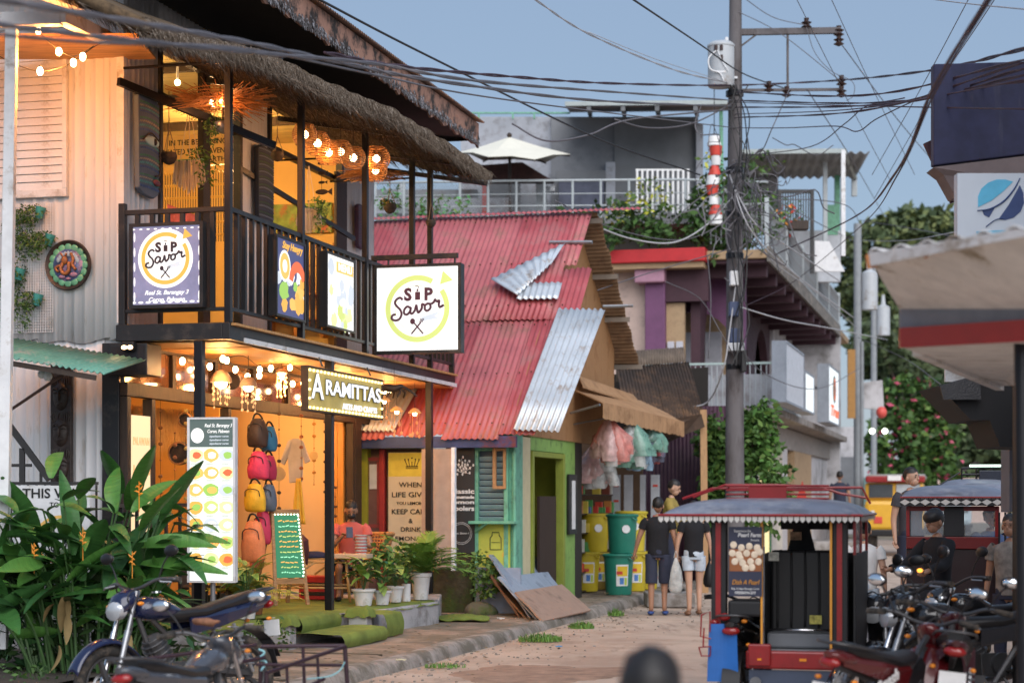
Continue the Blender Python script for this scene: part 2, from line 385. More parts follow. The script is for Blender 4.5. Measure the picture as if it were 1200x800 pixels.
# grass tufts
m_gr = mat('grass_blade', (.13,.26,.05), .6, var=.35, scale=4)
def tuft(cx, cy, z, rx, ry, n, h, seed):
    rr = random.Random(seed); g = MB()
    for i in range(n):
        a = rr.uniform(0, 2*pi); q = sqrt(rr.random()); x = cx+rx*q*cos(a); y = cy+ry*q*sin(a); hh = h*rr.uniform(.4, 1.1)*(1.1-q*.6)
        t = rr.uniform(0, 2*pi); l = hh*rr.uniform(.2, .9); b = Vector((cos(t+1.5), sin(t+1.5), 0))*.005; p = Vector((x, y, z)); m_ = p+Vector((cos(t)*l*.35, sin(t)*l*.35, hh*.7)); e = p+Vector((cos(t)*l, sin(t)*l, hh))
        g.add([p-b, p+b, m_+b, m_-b, e], [(0,1,2,3), (3,2,4)])
    return g
for (px, py, rx, ry, n, lab) in [(633, 752, .27, .16, 420, 'wide low grass tuft in the gutter nearest the leaning boards'), (681, 737, .17, .13, 300, 'tall grass tuft by the kerb right of the leaning boards'), (722, 722, .12, .1, 200, 'small grass tuft at the kerb behind the man in black'), (520, 783, .22, .1, 160, 'thin line of weeds along the near kerb')]:
    D = 1.7*FPX/(py-HOR); w = P(px, py, D); gg = tuft(0, 0, 0, rx, ry, n, .13 if n > 170 else .07, px)
    o = gg.build('grass_tuft', m_gr, loc=(w.x, w.y, .01)); tag(o, lab, 'grass tuft', 'grass tufts along the kerb')

# ================================================================== NEAR BUILDING (two storeys, white corrugated, timber balcony)
A = thing('shop_house', 'two storey white corrugated shop house with black balcony and thatch awning', 'building', frame=FA)
WT = 6.5; FZ = 3.5
def wpanel(par, axis, a0, a1, z0, z1, c, pitch=.115, name='wall_panel', m=None, step=.82, amp=.016, jag=0.):
    x = a0
    while x < a1-.02:
        e = min(x+step, a1); g = MB()
        if axis == 'y': corr(g, (x, c, z0), (e-x, 0, 0), (0, 0, z1-z0), (0, -1, 0), pitch, amp, 'box', rows=3, jag=jag)
        else: corr(g, (c, x, z0), (0, e-x, 0), (0, 0, z1-z0), (1, 0, 0), pitch, amp, 'box', rows=3, jag=jag)
        for v in range(0): pass
        g.build(name, m or white_wall, par, solid=.003, smooth=30); x = e-.01 if e < a1 else e
wpanel(A, 'y', -4.2, -.02, 3.33, 8.2, 0.0, jag=.05)
wpanel(A, 'y', -4.2, -.22, .15, 3.40, .03)
g = MB(); g.box(-4.2, -.02, .06, .12, .1, 8); g.build('wall_backing', white_p, A)
g = MB(); g.box(-.06, .02, -.02, .06, 3.5, 6.9); g.build('corner_trim', white_p, A, bevel=.006)
wpanel(A, 'x', .03, .83, FZ, 7.0, 0.0)
wpanel(A, 'x', 3.05, 3.95, FZ, 7.0, 0.0)
wpanel(A, 'x', 6.6, 8.0, FZ, 7.0, 0.0)
wpanel(A, 'x', .83, 3.05, 6.55, 7.0, 0.0); wpanel(A, 'x', 3.95, 6.6, 6.6, 7.0, 0.0)
wpanel(A, 'y', -4.2, -.0, 3.4, 7.0, 8.03)     # far end wall, outside
# window and door frames upstairs
def frame_x(par, y0, y1, z0, z1, t=.07, m=black, name='door_frame', x=0.0):
    f = MB()
    for (a, b, c, d) in [(y0, y0+t, z0, z1), (y1-t, y1, z0, z1), (y0+t, y1-t, z1-t, z1)]: f.box(x-.05, x+.045, a, b, c, d)
    return f.build(name, m, par, bevel=.004)
frame_x(A, .8, 3.06, FZ, 6.56); frame_x(A, 3.92, 6.62, FZ, 6.6)
g = MB(); g.box(-.04, .03, 1.95, 2.15, FZ, 6.5); g.build('mullion', dwood, A, bevel=.005)
g = MB(); g.box(-.045, .04, .87, 3.0, 5.98, 6.04); g.box(-.045, .04, 3.98, 6.55, 6.0, 6.06); g.build('transom', black, A)
g = MB(); g.box(0.05, .09, 6.2, 6.62, FZ, 6.1); g.build('door_leaf', dwood, A, bevel=.005)
# interior shell upstairs
m_yel = mat('warm_yellow_wall', (.72,.47,.16), .7, var=.06, scale=1.2); m_ceil = mat('interior_ceiling', (.5,.38,.15), .7, var=.2, scale=2, stretch=(1,6,1))
g = MB(); g.box(-4.1, -.06, 7.55, 7.7, FZ, 6.9); g.build('end_wall', m_yel, A)
g = MB(); g.box(-4.15, -4.05, .15, 7.6, FZ, 6.9); g.build('back_wall', m_yel, A)
g = MB()
for i in range(14): g.build('x', m_ceil) if False else None
for i in range(15):
    g = MB(); g.box(-4.1, -.06, .2+i*.5, .2+i*.5+.49, 6.78, 6.8); g.build('ceiling_board', m_ceil, A)
g = MB(); g.box(-4.1, .02, .13, 8.0, 3.36, 3.47); g.build('floor_slab', dwood, A)
g = MB()
for y in (1.2, 2.6, 4.2, 5.8): g.beam((-4, y, 6.72), (-.05, y, 6.72), .08, .1)
g.build('rafters', dwood, A)
# balcony
m_plank = mat('soffit_plank', (.50,.26,.09), .55, var=.3, scale=3, stretch=(1.2,9,1), bump=.1)
BX = 1.17
for i in range(9):
    g = MB(); x0 = .04+i*.135; g.box(x0, x0+.13, -.02, 8.05, FZ-.05, FZ-.025); g.build('floor_board', m_plank, A)
for i in range(13):
    g = MB(); y = .1+i*.645; sg = .01*R.random(); g.box(-.02, BX-.06, y, y+.635, FZ-.2-sg, FZ-.19-sg); g.build('soffit_board', m_plank, A)
g = MB(); g.box(BX-.05, BX+.03, -.06, 8.08, FZ-.19, FZ-.02); g.box(-.05, BX-.051, -.06, .02, FZ-.19, FZ-.02); g.box(.03, BX-.051, 8.0, 8.08, FZ-.19, FZ-.02); g.build('edge_beam', black, A, bevel=.006)
g = MB(); g.box(BX+.031, BX+.05, .3, 8.1, FZ-.2, FZ-.15); g.build('edge_strip', white_p, A)
g = MB()
g.box(BX-.03, BX+.02, 0, 8.0, 4.60, 4.65); g.box(BX-.025, BX+.015, 0, 8.0, 3.60, 3.64)
g.box(0, BX-.031, -.025, .025, 4.60, 4.65); g.box(0, BX-.026, -.02, .02, 3.60, 3.64); g.build('handrail', black, A, bevel=.005)
g = MB(); g.box(-.022, .022, -.022, .022, 0, .958); b0 = g.build('baluster', black, A, loc=(.165, 0, 3.641))
for i in range(1, 6): inst(b0, (.165+i*.165, 0, 3.641))
for i in range(1, 40): inst(b0, (BX-.005, i*.2, 3.641))
for (x, y, z1) in [(0.0, 0, 4.72), (BX, -.02, 6.15), (BX, 2.02, 6.25), (BX, 4.22, 6.3), (BX, 6.13, 6.35), (BX, 6.95, 6.35), (BX, 8.0, 4.7)]:
    g = MB(); g.box(x-.035, x+.035, y-.035, y+.035, FZ-.02, z1); g.build('balcony_post', blk_metal if z1 > 5 else black, A, bevel=.005)
for (x, y) in [(.86, -.03), (BX, 2.94), (BX, 6.91)]:
    g = MB(); g.box(x-.045, x+.045, y-.045, y+.045, .42, FZ-.2); g.build('lower_post', blk_metal, A, bevel=.006)
# awning rafters
g = MB()
for y in (-.02, 2.02, 4.22, 6.13, 7.8): g.beam((.02, y, 6.42), (1.75, y, 6.12), .045, .06)
g.beam((BX, -.6, 6.17), (BX, 8.1, 6.3), .05, .05)
g.build('awning_rafter', blk_metal, A)
g = MB(); g.tube([(.02,-.02,6.1),(1.17,-.02,6.1)], .015); g.tube([(.02,4.22,5.9),(1.17,4.22,5.9)], .013); g.tube([(.02,6.13,5.95),(1.17,6.13,5.95)], .013); g.build('tie_bar', blk_metal, A)
g = MB(); g.beam((.0,-.1,5.95), (.9,1.9,5.62), .05, .08); g.beam((.02,3.0,5.6), (.3,6.3,5.2), .04, .06); g.build('diagonal_brace', blk_metal, A)
# thatch awning
m_th = mat('thatch_straw', (.095,.07,.05), .95, var=.5, scale=8, stretch=(2,14,2), wear=(.30,.26,.22), wamt=.28, wscale=7); m_thd = mat('thatch_under', (.10,.065,.035), .9, var=.5, scale=9, stretch=(2,16,2))
edge = [FA.X(px, py, 1.9) for px, py in [(170,30),(215,45),(255,55),(300,66),(330,78),(360,92),(392,108),(420,118),(450,130),(475,143),(500,160),(520,170),(545,188),(572,205)]]
epts = bez(edge, 6)
T = thing('thatch_awning', 'ragged grey thatch awning sagging over the balcony of the shop house', 'awning', frame=FA)
g = MB(); n_ = len(epts)
rows = []
for k in range(7):
    t = k/6; rows.append([Vector((1.9+(-1.88)*t, p.y, p.z+(6.62-p.z)*t-.10*sin(pi*t)*.5+.03*noise.noise(Vector((p.y*3, t*4, 0))))) for p in epts])
g.loft(rows, cap=False, closed=False); u = g.build('thatch_sheet', m_thd, T, smooth=180, solid=.1)
g = MB(); rad = [.045+.04*noise.noise(Vector((p.y*2.2, 0, 7))) for p in epts]; rad[-1] = .03
g.tube(epts, rad, 10); g.build('thatch_roll', m_th, T, smooth=180)
g = MB()
for i in range(11000):
    q = R.random()*(n_-1.01); k = int(q); p = epts[k].lerp(epts[k+1], q-k); a = R.uniform(0, 2*pi); r0 = .062+.045*noise.noise(Vector((p.y*2.2, 0, 7)))
    p = p+Vector((cos(a)*r0, R.uniform(-.03, .03), sin(a)*r0)); l = R.uniform(.04, .15)
    d = Vector((R.uniform(-.3, .4), R.gauss(0, .4)+.3, R.gauss(-.75, .25))).normalized(); s_ = d.orthogonal()*.0035
    g.add([p-s_, p+s_, p+d*l], [(0,1,2)])
for i in range(9000):
    q = R.random()*(n_-1.01); k = int(q); p = epts[k].lerp(epts[k+1], q-k); t = R.random(); p = Vector((1.9-1.88*t, p.y, p.z+(6.62-p.z)*t-.05*sin(pi*t)-.06))
    d = Vector((R.uniform(.2, 1), R.gauss(0, .4), -.3-R.random()*.3)).normalized(); s_ = d.orthogonal()*.004; g.add([p-s_, p+s_, p+d*R.uniform(.1, .3)], [(0,1,2)])
tag(g.build('straw', m_th, T), kind='stuff')
# main roof with rusty fascia
m_rust = mat('rusty_fascia', (.40,.22,.16), .8, var=.18, scale=2, wear=(.035,.028,.025), wamt=.42, wscale=4); m_soff = mat('dark_soffit', (.02,.016,.014), .9)
m_roofd = mat('old_roof_sheet', (.16,.10,.08), .7, var=.3, wear=(.3,.15,.08), wamt=.3)
for i in range(8):
    g = MB(); y = -2.6+i*1.38; rg = []
    for k in range(15):
        yy = y+1.375*k/14; lo = 6.78-.02*i/8+.06*noise.noise(Vector((yy*5, 0, 0)))+.03*noise.noise(Vector((yy*17, 0, 0))); z1 = 7.10
        rg.append([(1.42, yy, lo), (1.45, yy, lo), (1.45, yy, z1), (1.42, yy, z1)])
    g.loft(rg); g.build('fascia_board', m_rust, A)
for i in range(12):
    g = MB(); y = -2.62+i*.925; corr(g, (1.52, y, 7.12), (0, .945, 0), (-5.8, 0, 1.55), (0, 0, 1), .076, .014, rows=1); g.build('roof_sheet', m_roofd, A, smooth=180, solid=.004)
g = MB(); g.add([(1.41,-2.6,6.9),(1.41,8.42,6.9),(-.2,8.42,7.06),(-.2,-2.6,7.06)], [(0,1,2,3)]); g.add([(1.3,8.42,6.86),(1.3,8.42,7.1),(-4.2,8.42,8.55),(-4.2,8.42,6.9)], [(0,1,2,3)]); g.build('soffit', m_soff, A, solid=.02)
# ragged dark flakes hanging on the fascia
g = MB()
for i in range(800):
    y = R.uniform(-2.4, 8.4); z = 6.78+abs(R.gauss(0, .05)); a = R.uniform(.01, .04); x = 1.455+R.uniform(0, .02)
    g.add([(x, y, z+a), (x+.01, y+a*.6, z), (x+.015, y, z-a*1.6), (x, y-a*.6, z)], [(0,1,2,3)])
tag(g.build('peeling_paint', mat('peeled_paint', (.05,.045,.045), .9, var=.6, scale=30, wear=(.3,.3,.33), wamt=.35, wscale=20), A), kind='stuff')
# louvred shutter on the front wall
lw = thing('louvred_shutter', 'tall white wooden louvred shutter lit orange by string bulbs', 'shutter', frame=FA)
a_ = FA.Y(-30, 232, -.03); b_ = FA.Y(80, 32, -.03)
g = MB(); x0, x1, z0, z1 = a_.x, b_.x, a_.z, b_.z
g.box(x0, x1, -.075, -.02, z0-.03, z0+.05); g.box(x1-.05, x1, -.075, -.02, z0+.05, z1); g.box(x0, x1, -.075, -.02, z1, z1+.06); g.build('frame', white_p, lw, bevel=.004)
n_ = 20; hs = (z1-z0-.05)/n_; g = MB(); g.hexa([(x0,-.03,0),(x1-.05,-.03,0),(x1-.05,-.018,0),(x0,-.018,0),(x0,-.045,hs*.97),(x1-.05,-.045,hs*.97),(x1-.05,-.03,hs*.97),(x0,-.03,hs*.97)])
g.v = [(p[0], (-.062 if p[2] == 0 else -.035)+(p[1]+.03)*.6, p[2]) for p in g.v]
s0 = g.build('slat', white_p, lw, loc=(0, 0, z0+.05))
for i in range(1, n_): inst(s0, (0, 0, z0+.05+i*hs))
# porch beams and post at the top left
pc = thing('porch_frame', 'weathered pale timber post and roof beams at the left edge', 'porch frame', loc=P(4, 585, 17.2))
lo = lambda px, py, D: P(px, py, D)-P(4, 585, 17.2)
g = MB(); g.beam(lo(14,34,17.2), lo(2,760,17.2), .1, .1); g.build('post', white_p, pc, bevel=.006)
g = MB(); g.beam(lo(-60,25,17.2), lo(72,22,17.2), .11, .12); g.build('beam', white_p, pc, bevel=.006)
g = MB(); g.beam(lo(70,18,17.15), lo(134,50,19.0), .11, .13); g.build('beam', white_p, pc, bevel=.006)
g = MB(); g.beam(lo(20,-20,17.3), lo(132,18,19.0), .11, .13); g.build('beam', white_p, pc, bevel=.006)
g = MB(); g.box(-1.2, 1.0, 1.1, 2.1, 4.52, 4.54); g.build('porch_ceiling', m_plank, pc)
# ---- ground floor
frontz = 2.9
g = MB(); g.box(-.22, -.03, -.03, .1, .1, FZ-.2); g.build('corner_column', black, A, bevel=.006)
c0 = FA.Y(125, 440, -.05); c1 = FA.Y(172, 395, -.05)
sp = thing('loudspeaker', 'black box loudspeaker fixed under the balcony corner', 'speaker', frame=FA); g = MB(); g.box(c0.x+.02, c1.x, -.05, .3, c0.z, FZ-.21); g.build('cabinet', black, sp, bevel=.01); g = MB(); g.box(c0.x+.05, c1.x-.03, -.056, -.05, c0.z+.03, FZ-.24); g.build('grille', mat('speaker_cloth', (.02,.02,.025), .95, bump=.4, bscale=300), sp)
fl = thing('flood_lamp', 'small lit flood lamp under the balcony beside the black speaker', 'lamp', loc=FA.W((.12,-.12,FZ-.24)), rot=FA.rot)
g = MB(); g.box(-.07, .07, -.03, .05, -.05, .04); g.build('lamp_body', blk_plastic, fl, bevel=.01); g = MB(); g.ball((-.03,-.035,-.02), (.03,.012,.02)); g.ball((.035,-.035,-.02), (.03,.012,.02)); g.build('bulb', emat('bulb_warm', (1,.62,.3), 14), fl)
g = MB(); g.box(-.06, .05, 0, 8.0, 2.76, 2.9); g.build('header_beam', dwood, A, bevel=.008)
g = MB(); g.box(-.05, .02, 0, 8.0, 3.26, 3.3); g.build('top_rail', dwood, A)
m_glass = mat('amber_glass', (.20,.09,.04), .06, .15, var=.3, scale=2, spec=1, coat=.6)
for i in range(7):
    y0 = .06+i*1.14
    g = MB(); g.box(-.02, -.005, y0, y0+1.06, 2.905, 3.255); g.build('transom_pane', m_glass, A)
    g = MB(); g.box(-.05, .04, y0+1.06, y0+1.14, 2.905, 3.255); g.build('transom_post', dwood, A)
for y in (0.0, .58, 2.62, 6.98):
    g = MB(); g.box(-.06, .05, y, y+.09, .42, 2.755); g.build('shop_post', dwood, A, bevel=.006)
g = MB(); g.box(-.08, .06, 7.07, 7.32, .42, 3.3); g.build('end_column', dwood, A, bevel=.008)
g = MB(); g.box(-.05, .04, .67, 2.62, .42, .62); g.box(-.03, .03, .67, 2.62, 1.62, 1.66); g.build('low_rail', black, A)
m_ora = mat('orange_wall', (.66,.36,.10), .65, var=.12, scale=1.5); m_peach = mat('peach_wall', (.74,.52,.28), .7, var=.06, scale=1)
e0 = -1.35
g = MB(); g.box(-3.6, -.1, 7.0, 7.12, .42, 3.3); g.build('end_wall', m_peach, A)
g = MB(); g.box(-3.6, e0, 5.6, 5.7, .42, 3.3); g.build('inner_wall', m_ora, A)
g = MB(); g.box(-3.7, -3.6, .1, 7.4, .42, 3.3); g.build('back_wall', m_ora, A)
for i in range(6):
    g = MB(); g.box(-.5+.02, -.12, 6.9, 6.99, .45+i*.38, .82+i*.38); 
for i in range(3):
    g = MB(); g.box(-.33+i*.085, -.25+i*.085, 6.93, 6.985, .45, 2.75); g.build('wall_plank', mat('orange_plank', (.62,.27,.05), .5, var=.2, scale=3, stretch=(6,6,1)), A)
for i in range(8):
    g = MB(); g.box(-3.6, -.1, .3+i*.9, 1.18+i*.9, 3.27, 3.295); g.build('ceiling_board', m_plank, A)
# thatch fringe inside shop window
g = MB()
for i in range(700):
    y = R.uniform(1.0, 2.6); x = R.uniform(-.5, -.35); z = 2.74-R.random()*.1; d = Vector((R.gauss(0,.1), R.gauss(.2,.3), -1)).normalized(); s_ = Vector((0, .007, 0)); p = Vector((x, y, z)); g.add([p-s_, p+s_, p+d*R.uniform(.2, .6)], [(0,1,2)])
tag(g.build('straw_fringe', mat('straw_light', (.7,.43,.14), .8, var=.3), A), kind='stuff')
# ---- platform with steps
PZ = .42
pl = thing('shop_platform', 'raised concrete shop platform covered with green artificial turf', 'platform', frame=FA)
m_conc = mat('platform_concrete', (.44,.43,.44), .85, var=.15, scale=2.5, bump=.4, wear=(.22,.2,.19), wamt=.4, wscale=2)
g = MB(); g.slab([(-3.6,-.2,PZ-.03),(.9,-.2,PZ-.03),(1.1,2.2,PZ-.03),(1.55,3.42,PZ-.03),(1.72,5.5,PZ-.03),(1.2,7.4,PZ-.03),(-3.6,7.4,PZ-.03)], (0,0,-.45)); g.build('slab', m_conc, pl, bevel=.02)
m_turf = mat('turf', (.21,.27,.05), .95, var=.3, scale=3, bump=.9, bscale=150)
g = MB()
def turf(u, v):
    y = -.2+5.72*v; ex = [(-.2,.88),(2.2,1.08),(3.42,1.50),(5.52,1.69)]; x1 = 0
    for k in range(3):
        if ex[k][0] <= y <= ex[k+1][0]+.01: x1 = ex[k][1]+(ex[k+1][1]-ex[k][1])*(y-ex[k][0])/(ex[k+1][0]-ex[k][0])
    x = -2.0+(x1+.05+.03*noise.noise(Vector((y*5, 0, 0)))+2.0)*u; return (x, y, PZ-.012+.012*noise.noise(Vector((x*3, y*3, 0)))-(.05+.05*noise.noise(Vector((y*3.5, 0, 2))) if u > .99 else 0))
g.grid(turf, 40, 70); g.build('turf_mat', m_turf, pl, smooth=180)
# carpeted steps
st = thing('turf_steps', 'two entrance steps covered in green artificial turf below the shop', 'steps', frame=FA)
def stepgrid(x0, x1, y0, y1, z0, z1):
    g = MB(); n = 24; prof = []
    for k in range(n+1):
        t = k/n
        if t < .55: prof.append((x0+(x1-x0)*t/.55, z1))
        else: q = (t-.55)/.45; prof.append((x1+.03*sin(q*pi)+.02*q, z1-(z1-z0)*q))
    g.grid(lambda u, v: (prof[int(round(u*n))][0], y0+(y1-y0)*v, prof[int(round(u*n))][1]+.015*noise.noise(Vector((u*4, v*5, x0)))), n, 16); return g
stepgrid(.85, 1.42, 1.3, 2.55, .27, .43).build('step', m_turf, st, smooth=180)
stepgrid(1.3, 1.95, 1.15, 2.62, .12, .275).build('step', m_turf, st, smooth=180)
stepgrid(1.3, 1.86, 2.85, 3.5, .12, .39).build('side_turf', m_turf, st, smooth=180)
g = MB(); g.box(.8, 1.35, 1.3, 2.6, .1, .26); g.box(1.3, 1.9, 1.2, 2.6, .08, .14); g.build('step_core', m_conc, st)
for (x, y, nm) in [(1.62, 2.73, 'square concrete pier with turf cap right of the steps'), (1.35, 1.02, 'square concrete pier with turf cap left of the steps')]:
    pr = thing('concrete_pier', nm, 'pier', loc=FA.W((x, y, .08)), rot=FA.rot, group='piers beside the turf steps')
    g = MB(); g.box(-.11, .11, -.1, .1, 0, .38); g.build('pier_block', m_conc, pr, bevel=.012)
    g = MB(); g.grid(lambda u, v: (lambda a, b: (a*.15, b*.14, .40+.03*noise.noise(Vector((a*2, b*2, x)))-.11*max(abs(a), abs(b))**6))(u*2-1, v*2-1), 16, 16); g.build('turf_cap', m_turf, pr, smooth=180)
# ================================================================== SIGNS
lit_white = emat('lit_white_print', (1, .99, .97), .92); lit_grey = emat('lit_grey_board', (.42,.42,.60), .9); lit_yel = emat('lit_yellow', (.9,.48,.09), .85)
lit_dark = emat('lit_dark_ink', (.05,.025,.04), .35); lit_pale = emat('lit_pale_green', (.72,.82,.25), .75); lit_fog = emat('lit_fog', (.72,.78,.86), .75)
lit_navy = emat('lit_navy', (.07,.08,.2), .9); lit_red = emat('lit_red', (.8,.16,.06), .9); lit_green = emat('lit_green', (.35,.6,.12), .9); lit_lime = emat('lit_lime', (.75,.85,.4), .9); lit_orange = emat('lit_orange', (.95,.5,.12), 1.0)
def sbox(name, label, cat, loc, rot, w, h, d, face, group=None, fr=.025, m=black):
    t = thing(name, label, cat, loc=loc, rot=rot, group=group)
    g = MB(); g.box(-w/2, w/2, -d/2+.012, d/2, 0, h); g.build('case', m, t, bevel=.004)
    g = MB(); g.box(-w/2-.004, w/2+.004, -d/2-.012, -d/2+.02, 0, fr); g.box(-w/2-.004, w/2+.004, -d/2-.012, -d/2+.02, h-fr, h); g.box(-w/2-.004, -w/2+fr, -d/2-.012, -d/2+.02, fr, h-fr); g.box(w/2-fr, w/2+.004, -d/2-.012, -d/2+.02, fr, h-fr); g.build('frame', m, t)
    g = MB(); g.quad((-w/2+fr, -d/2+.006, fr), (w/2-fr, -d/2+.006, fr), (w/2-fr, -d/2+.006, h-fr), (-w/2+fr, -d/2+.006, h-fr)); g.build('lit_face', face, t)
    t['d'] = d; return t
def sippart(t, cx, cz, r, y, ringm, whitem, ink, sec=True):
    g = MB(); disc(g, (cx, cz), r, y, 64); g.build('logo_disc', whitem, t)
    g = MB(); ring(g, (cx, cz), r*.74, r*.88, y-.0015, 64, radians(60), radians(395)); ring(g, (cx, cz), r*.60, r*.61, y-.0015); g.build('logo_ring', ringm, t)
    g = MB(); g.add([(cx+r*.62, y-.002, cz+r*.62), (cx+r*.98, y-.002, cz+r*.72), (cx+r*.7, y-.002, cz+r*.98)], [(0,1,2)]); g.build('logo_slice', ringm, t)
    z = cz+r*.36
    text('S', r*.44, ink, t, (cx-r*.26, y-.003, z), (1,0,0), (0,0,1), bold=.02*r); text('P', r*.44, ink, t, (cx+r*.3, y-.003, z), (1,0,0), (0,0,1), bold=.02*r)
    g = MB(); g.box(cx-r*.06, cx+r*.08, y-.004, y-.002, z-r*.13, z+r*.08); g.box(cx-r*.02, cx+r*.03, y-.004, y-.002, z+r*.09, z+r*.14); g.tube([(cx+r*.01, y-.003, z+r*.14), (cx+r*.04, y-.003, z+r*.22), (cx-r*.05, y-.003, z+r*.24)], r*.012, 4); g.build('cup_mark', ink, t)
    g = MB(); strokes(g, SAVOR, (cx-r*.66, y-.004, cz-r*.46), (1,0,0), (0,0,1), r*1.12, r*.72, r*.034); g.build('lettering', ink, t)
    g = MB(); g.tube([(cx-r*.16, y-.003, cz-r*.66), (cx+r*.10, y-.003, cz-r*.36)], r*.022, 5); g.tube([(cx+r*.16, y-.003, cz-r*.66), (cx-r*.10, y-.003, cz-r*.36)], r*.022, 5); g.ball((cx-r*.13, y-.003, cz-r*.33), (r*.07, .002, r*.08), 10, 6)
    for k in (-1,0,1): g.tube([(cx+r*(.1+.035*k), y-.003, cz-r*.36), (cx+r*(.14+.04*k), y-.003, cz-r*.26)], r*.012, 4)
    g.build('cutlery_mark', ink, t)
    g = MB(); g.slab([(cx+r*.12, y-.002, cz-r*.22), (cx+r*.62, y-.002, cz-r*.08), (cx+r*.5, y-.002, cz-r*.2), (cx+r*.6, y-.002, cz-r*.26), (cx+r*.1, y-.002, cz-r*.34)], (0,.001,0)); g.build('ribbon_mark', lit_fog, t)
fa = FA.rot
def c3(x, y, z): return FA.W((x, y, z))
# 1 balcony end sign
s1 = sbox('balcony_sign', 'square lit restaurant logo sign on the short end railing of the balcony', 'sign', c3(.545, -.09, 3.63), fa, .80, .86, .10, mat('lit_mottled_board', (.10,.10,.17), .5, var=.5, scale=5, emit=(.26,.26,.42), es=.7), fr=.035)
sippart(s1, -.01, .50, .30, -.047, lit_yel, lit_white, lit_dark)
text('Real St. Barangay 3', .062, lit_white, s1, (.0, -.048, .155), (1,0,0), (0,0,1), shear=.35, bold=.0008)
text('Coron, Palawan', .062, lit_white, s1, (.0, -.048, .085), (1,0,0), (0,0,1), shear=.35, bold=.0008)
g = MB()
for i in range(10):
    x = -.36+.08*i; g.ball((x, -.046, .06), (.03, .001, .012), 8, 4); g.ball((x, -.046, .80), (.02, .001, .008), 8, 4)
for i in range(5):
    z = .12+.15*i; g.ball((-.35, -.046, z), (.01, .001, .05), 8, 4); g.ball((.355, -.046, z), (.01, .001, .05), 8, 4)
g.build('edge_glow_lamps', lit_white, s1)
# 2,3 menu boxes on the long railing
def frfood(t, w, h, y, seed, y_top=.8, cols=(lit_orange, lit_green, lit_red, lit_lime, lit_fog, lit_yel), n=26, rmin=.03, rmax=.09, bg=None):
    rr = random.Random(seed)
    for k in range(n):
        cx = rr.uniform(-w*.42, w*.42); cz = rr.uniform(h*.06, h*y_top); r = rr.uniform(rmin, rmax)
        g = MB(); m_ = 14; g.add([(cx+r*cos(2*pi*i/m_)*(1+.25*rr.uniform(-1,1)), y-.0004*k, cz+r*.8*sin(2*pi*i/m_)*(1+.25*rr.uniform(-1,1))) for i in range(m_)], [tuple(range(m_))]); g.build('dish_print', cols[k % len(cols)], t)
p0 = FA.X(309, 372, 1.24)
s2 = sbox('menu_box', 'lit menu box with dark blue print and fruit plate on the long balcony railing', 'sign', c3(1.25, 1.38, 3.64), fa+pi/2, .86, .86, .09, lit_navy, 'menu boxes on the balcony railing')
frfood(s2, .86, .86, -.041, 3, .55, (lit_fog, lit_white, lit_orange, lit_yel, lit_green), 14, .07, .16)
g = MB(); disc(g, (-.18, .55), .17, -.048); g.build('plate_print', lit_white, s2); g = MB(); ring(g, (-.18, .55), .07, .14, -.049); g.build('plate_print', lit_orange, s2)
g = MB(); ring(g, (.2, .38), .14, .26, -.0485, 40, radians(20), radians(170)); g.build('fruit_print', lit_red, s2)
text('Stay Hungry', .11, lit_yel, s2, (.04, -.049, .77), (1,0,0), (0,0,1), shear=.3, bold=.002, fit=.6)
s3 = sbox('menu_box', 'lit white menu box with a yellow headline right of the dark blue one', 'sign', c3(1.25, 2.98, 3.66), fa+pi/2, .98, .86, .09, lit_white, 'menu boxes on the balcony railing')
frfood(s3, .9, .86, -.041, 5, .62, (lit_fog, lit_lime, lit_white, lit_pale, lit_fog), 22, .05, .12)
g = MB(); g.box(-.15, .43, -.047, -.046, .66, .78); g.build('headline_band', lit_orange, s3); text('MENU', .12, lit_white, s3, (.14, -.050, .72), (1,0,0), (0,0,1), bold=.003, fit=.46); g = MB(); disc(g, (-.33, .7), .1, -.047); g.build('logo_disc', lit_fog, s3)
# 4 big hanging sign
Y4 = 4.64
s4 = sbox('hanging_sign', 'large bright square restaurant logo sign hanging from a bracket over the street', 'sign', c3(1.17+.56, Y4, 3.505), fa, 1.12, 1.1, .16, mat('lit_sign_vignette', (.8,.8,.8), .5, var=.1, emit=(.80,.86,.84), es=.78), fr=.035)
sippart(s4, 0, .55, .47, -.077, lit_pale, lit_white, emat('lit_plum_ink', (.11,.03,.05), .5))
g = MB()
for (cx, cz) in [(-.47,.09),(.47,.09),(-.47,1.0),(.47,1.0)]:
    for k in range(6): pass
g = MB(); g.beam((-.62,.0,1.20), (.5,.0,1.20), .05, .06); g.beam((-.62,.12,1.20), (-.62,.12,0), .05); g.tube([(.46,0,1.18),(.46,0,1.09)], .012); g.tube([(-.4,0,1.18),(-.4,0,1.09)], .012); g.build('bracket', black, s4)
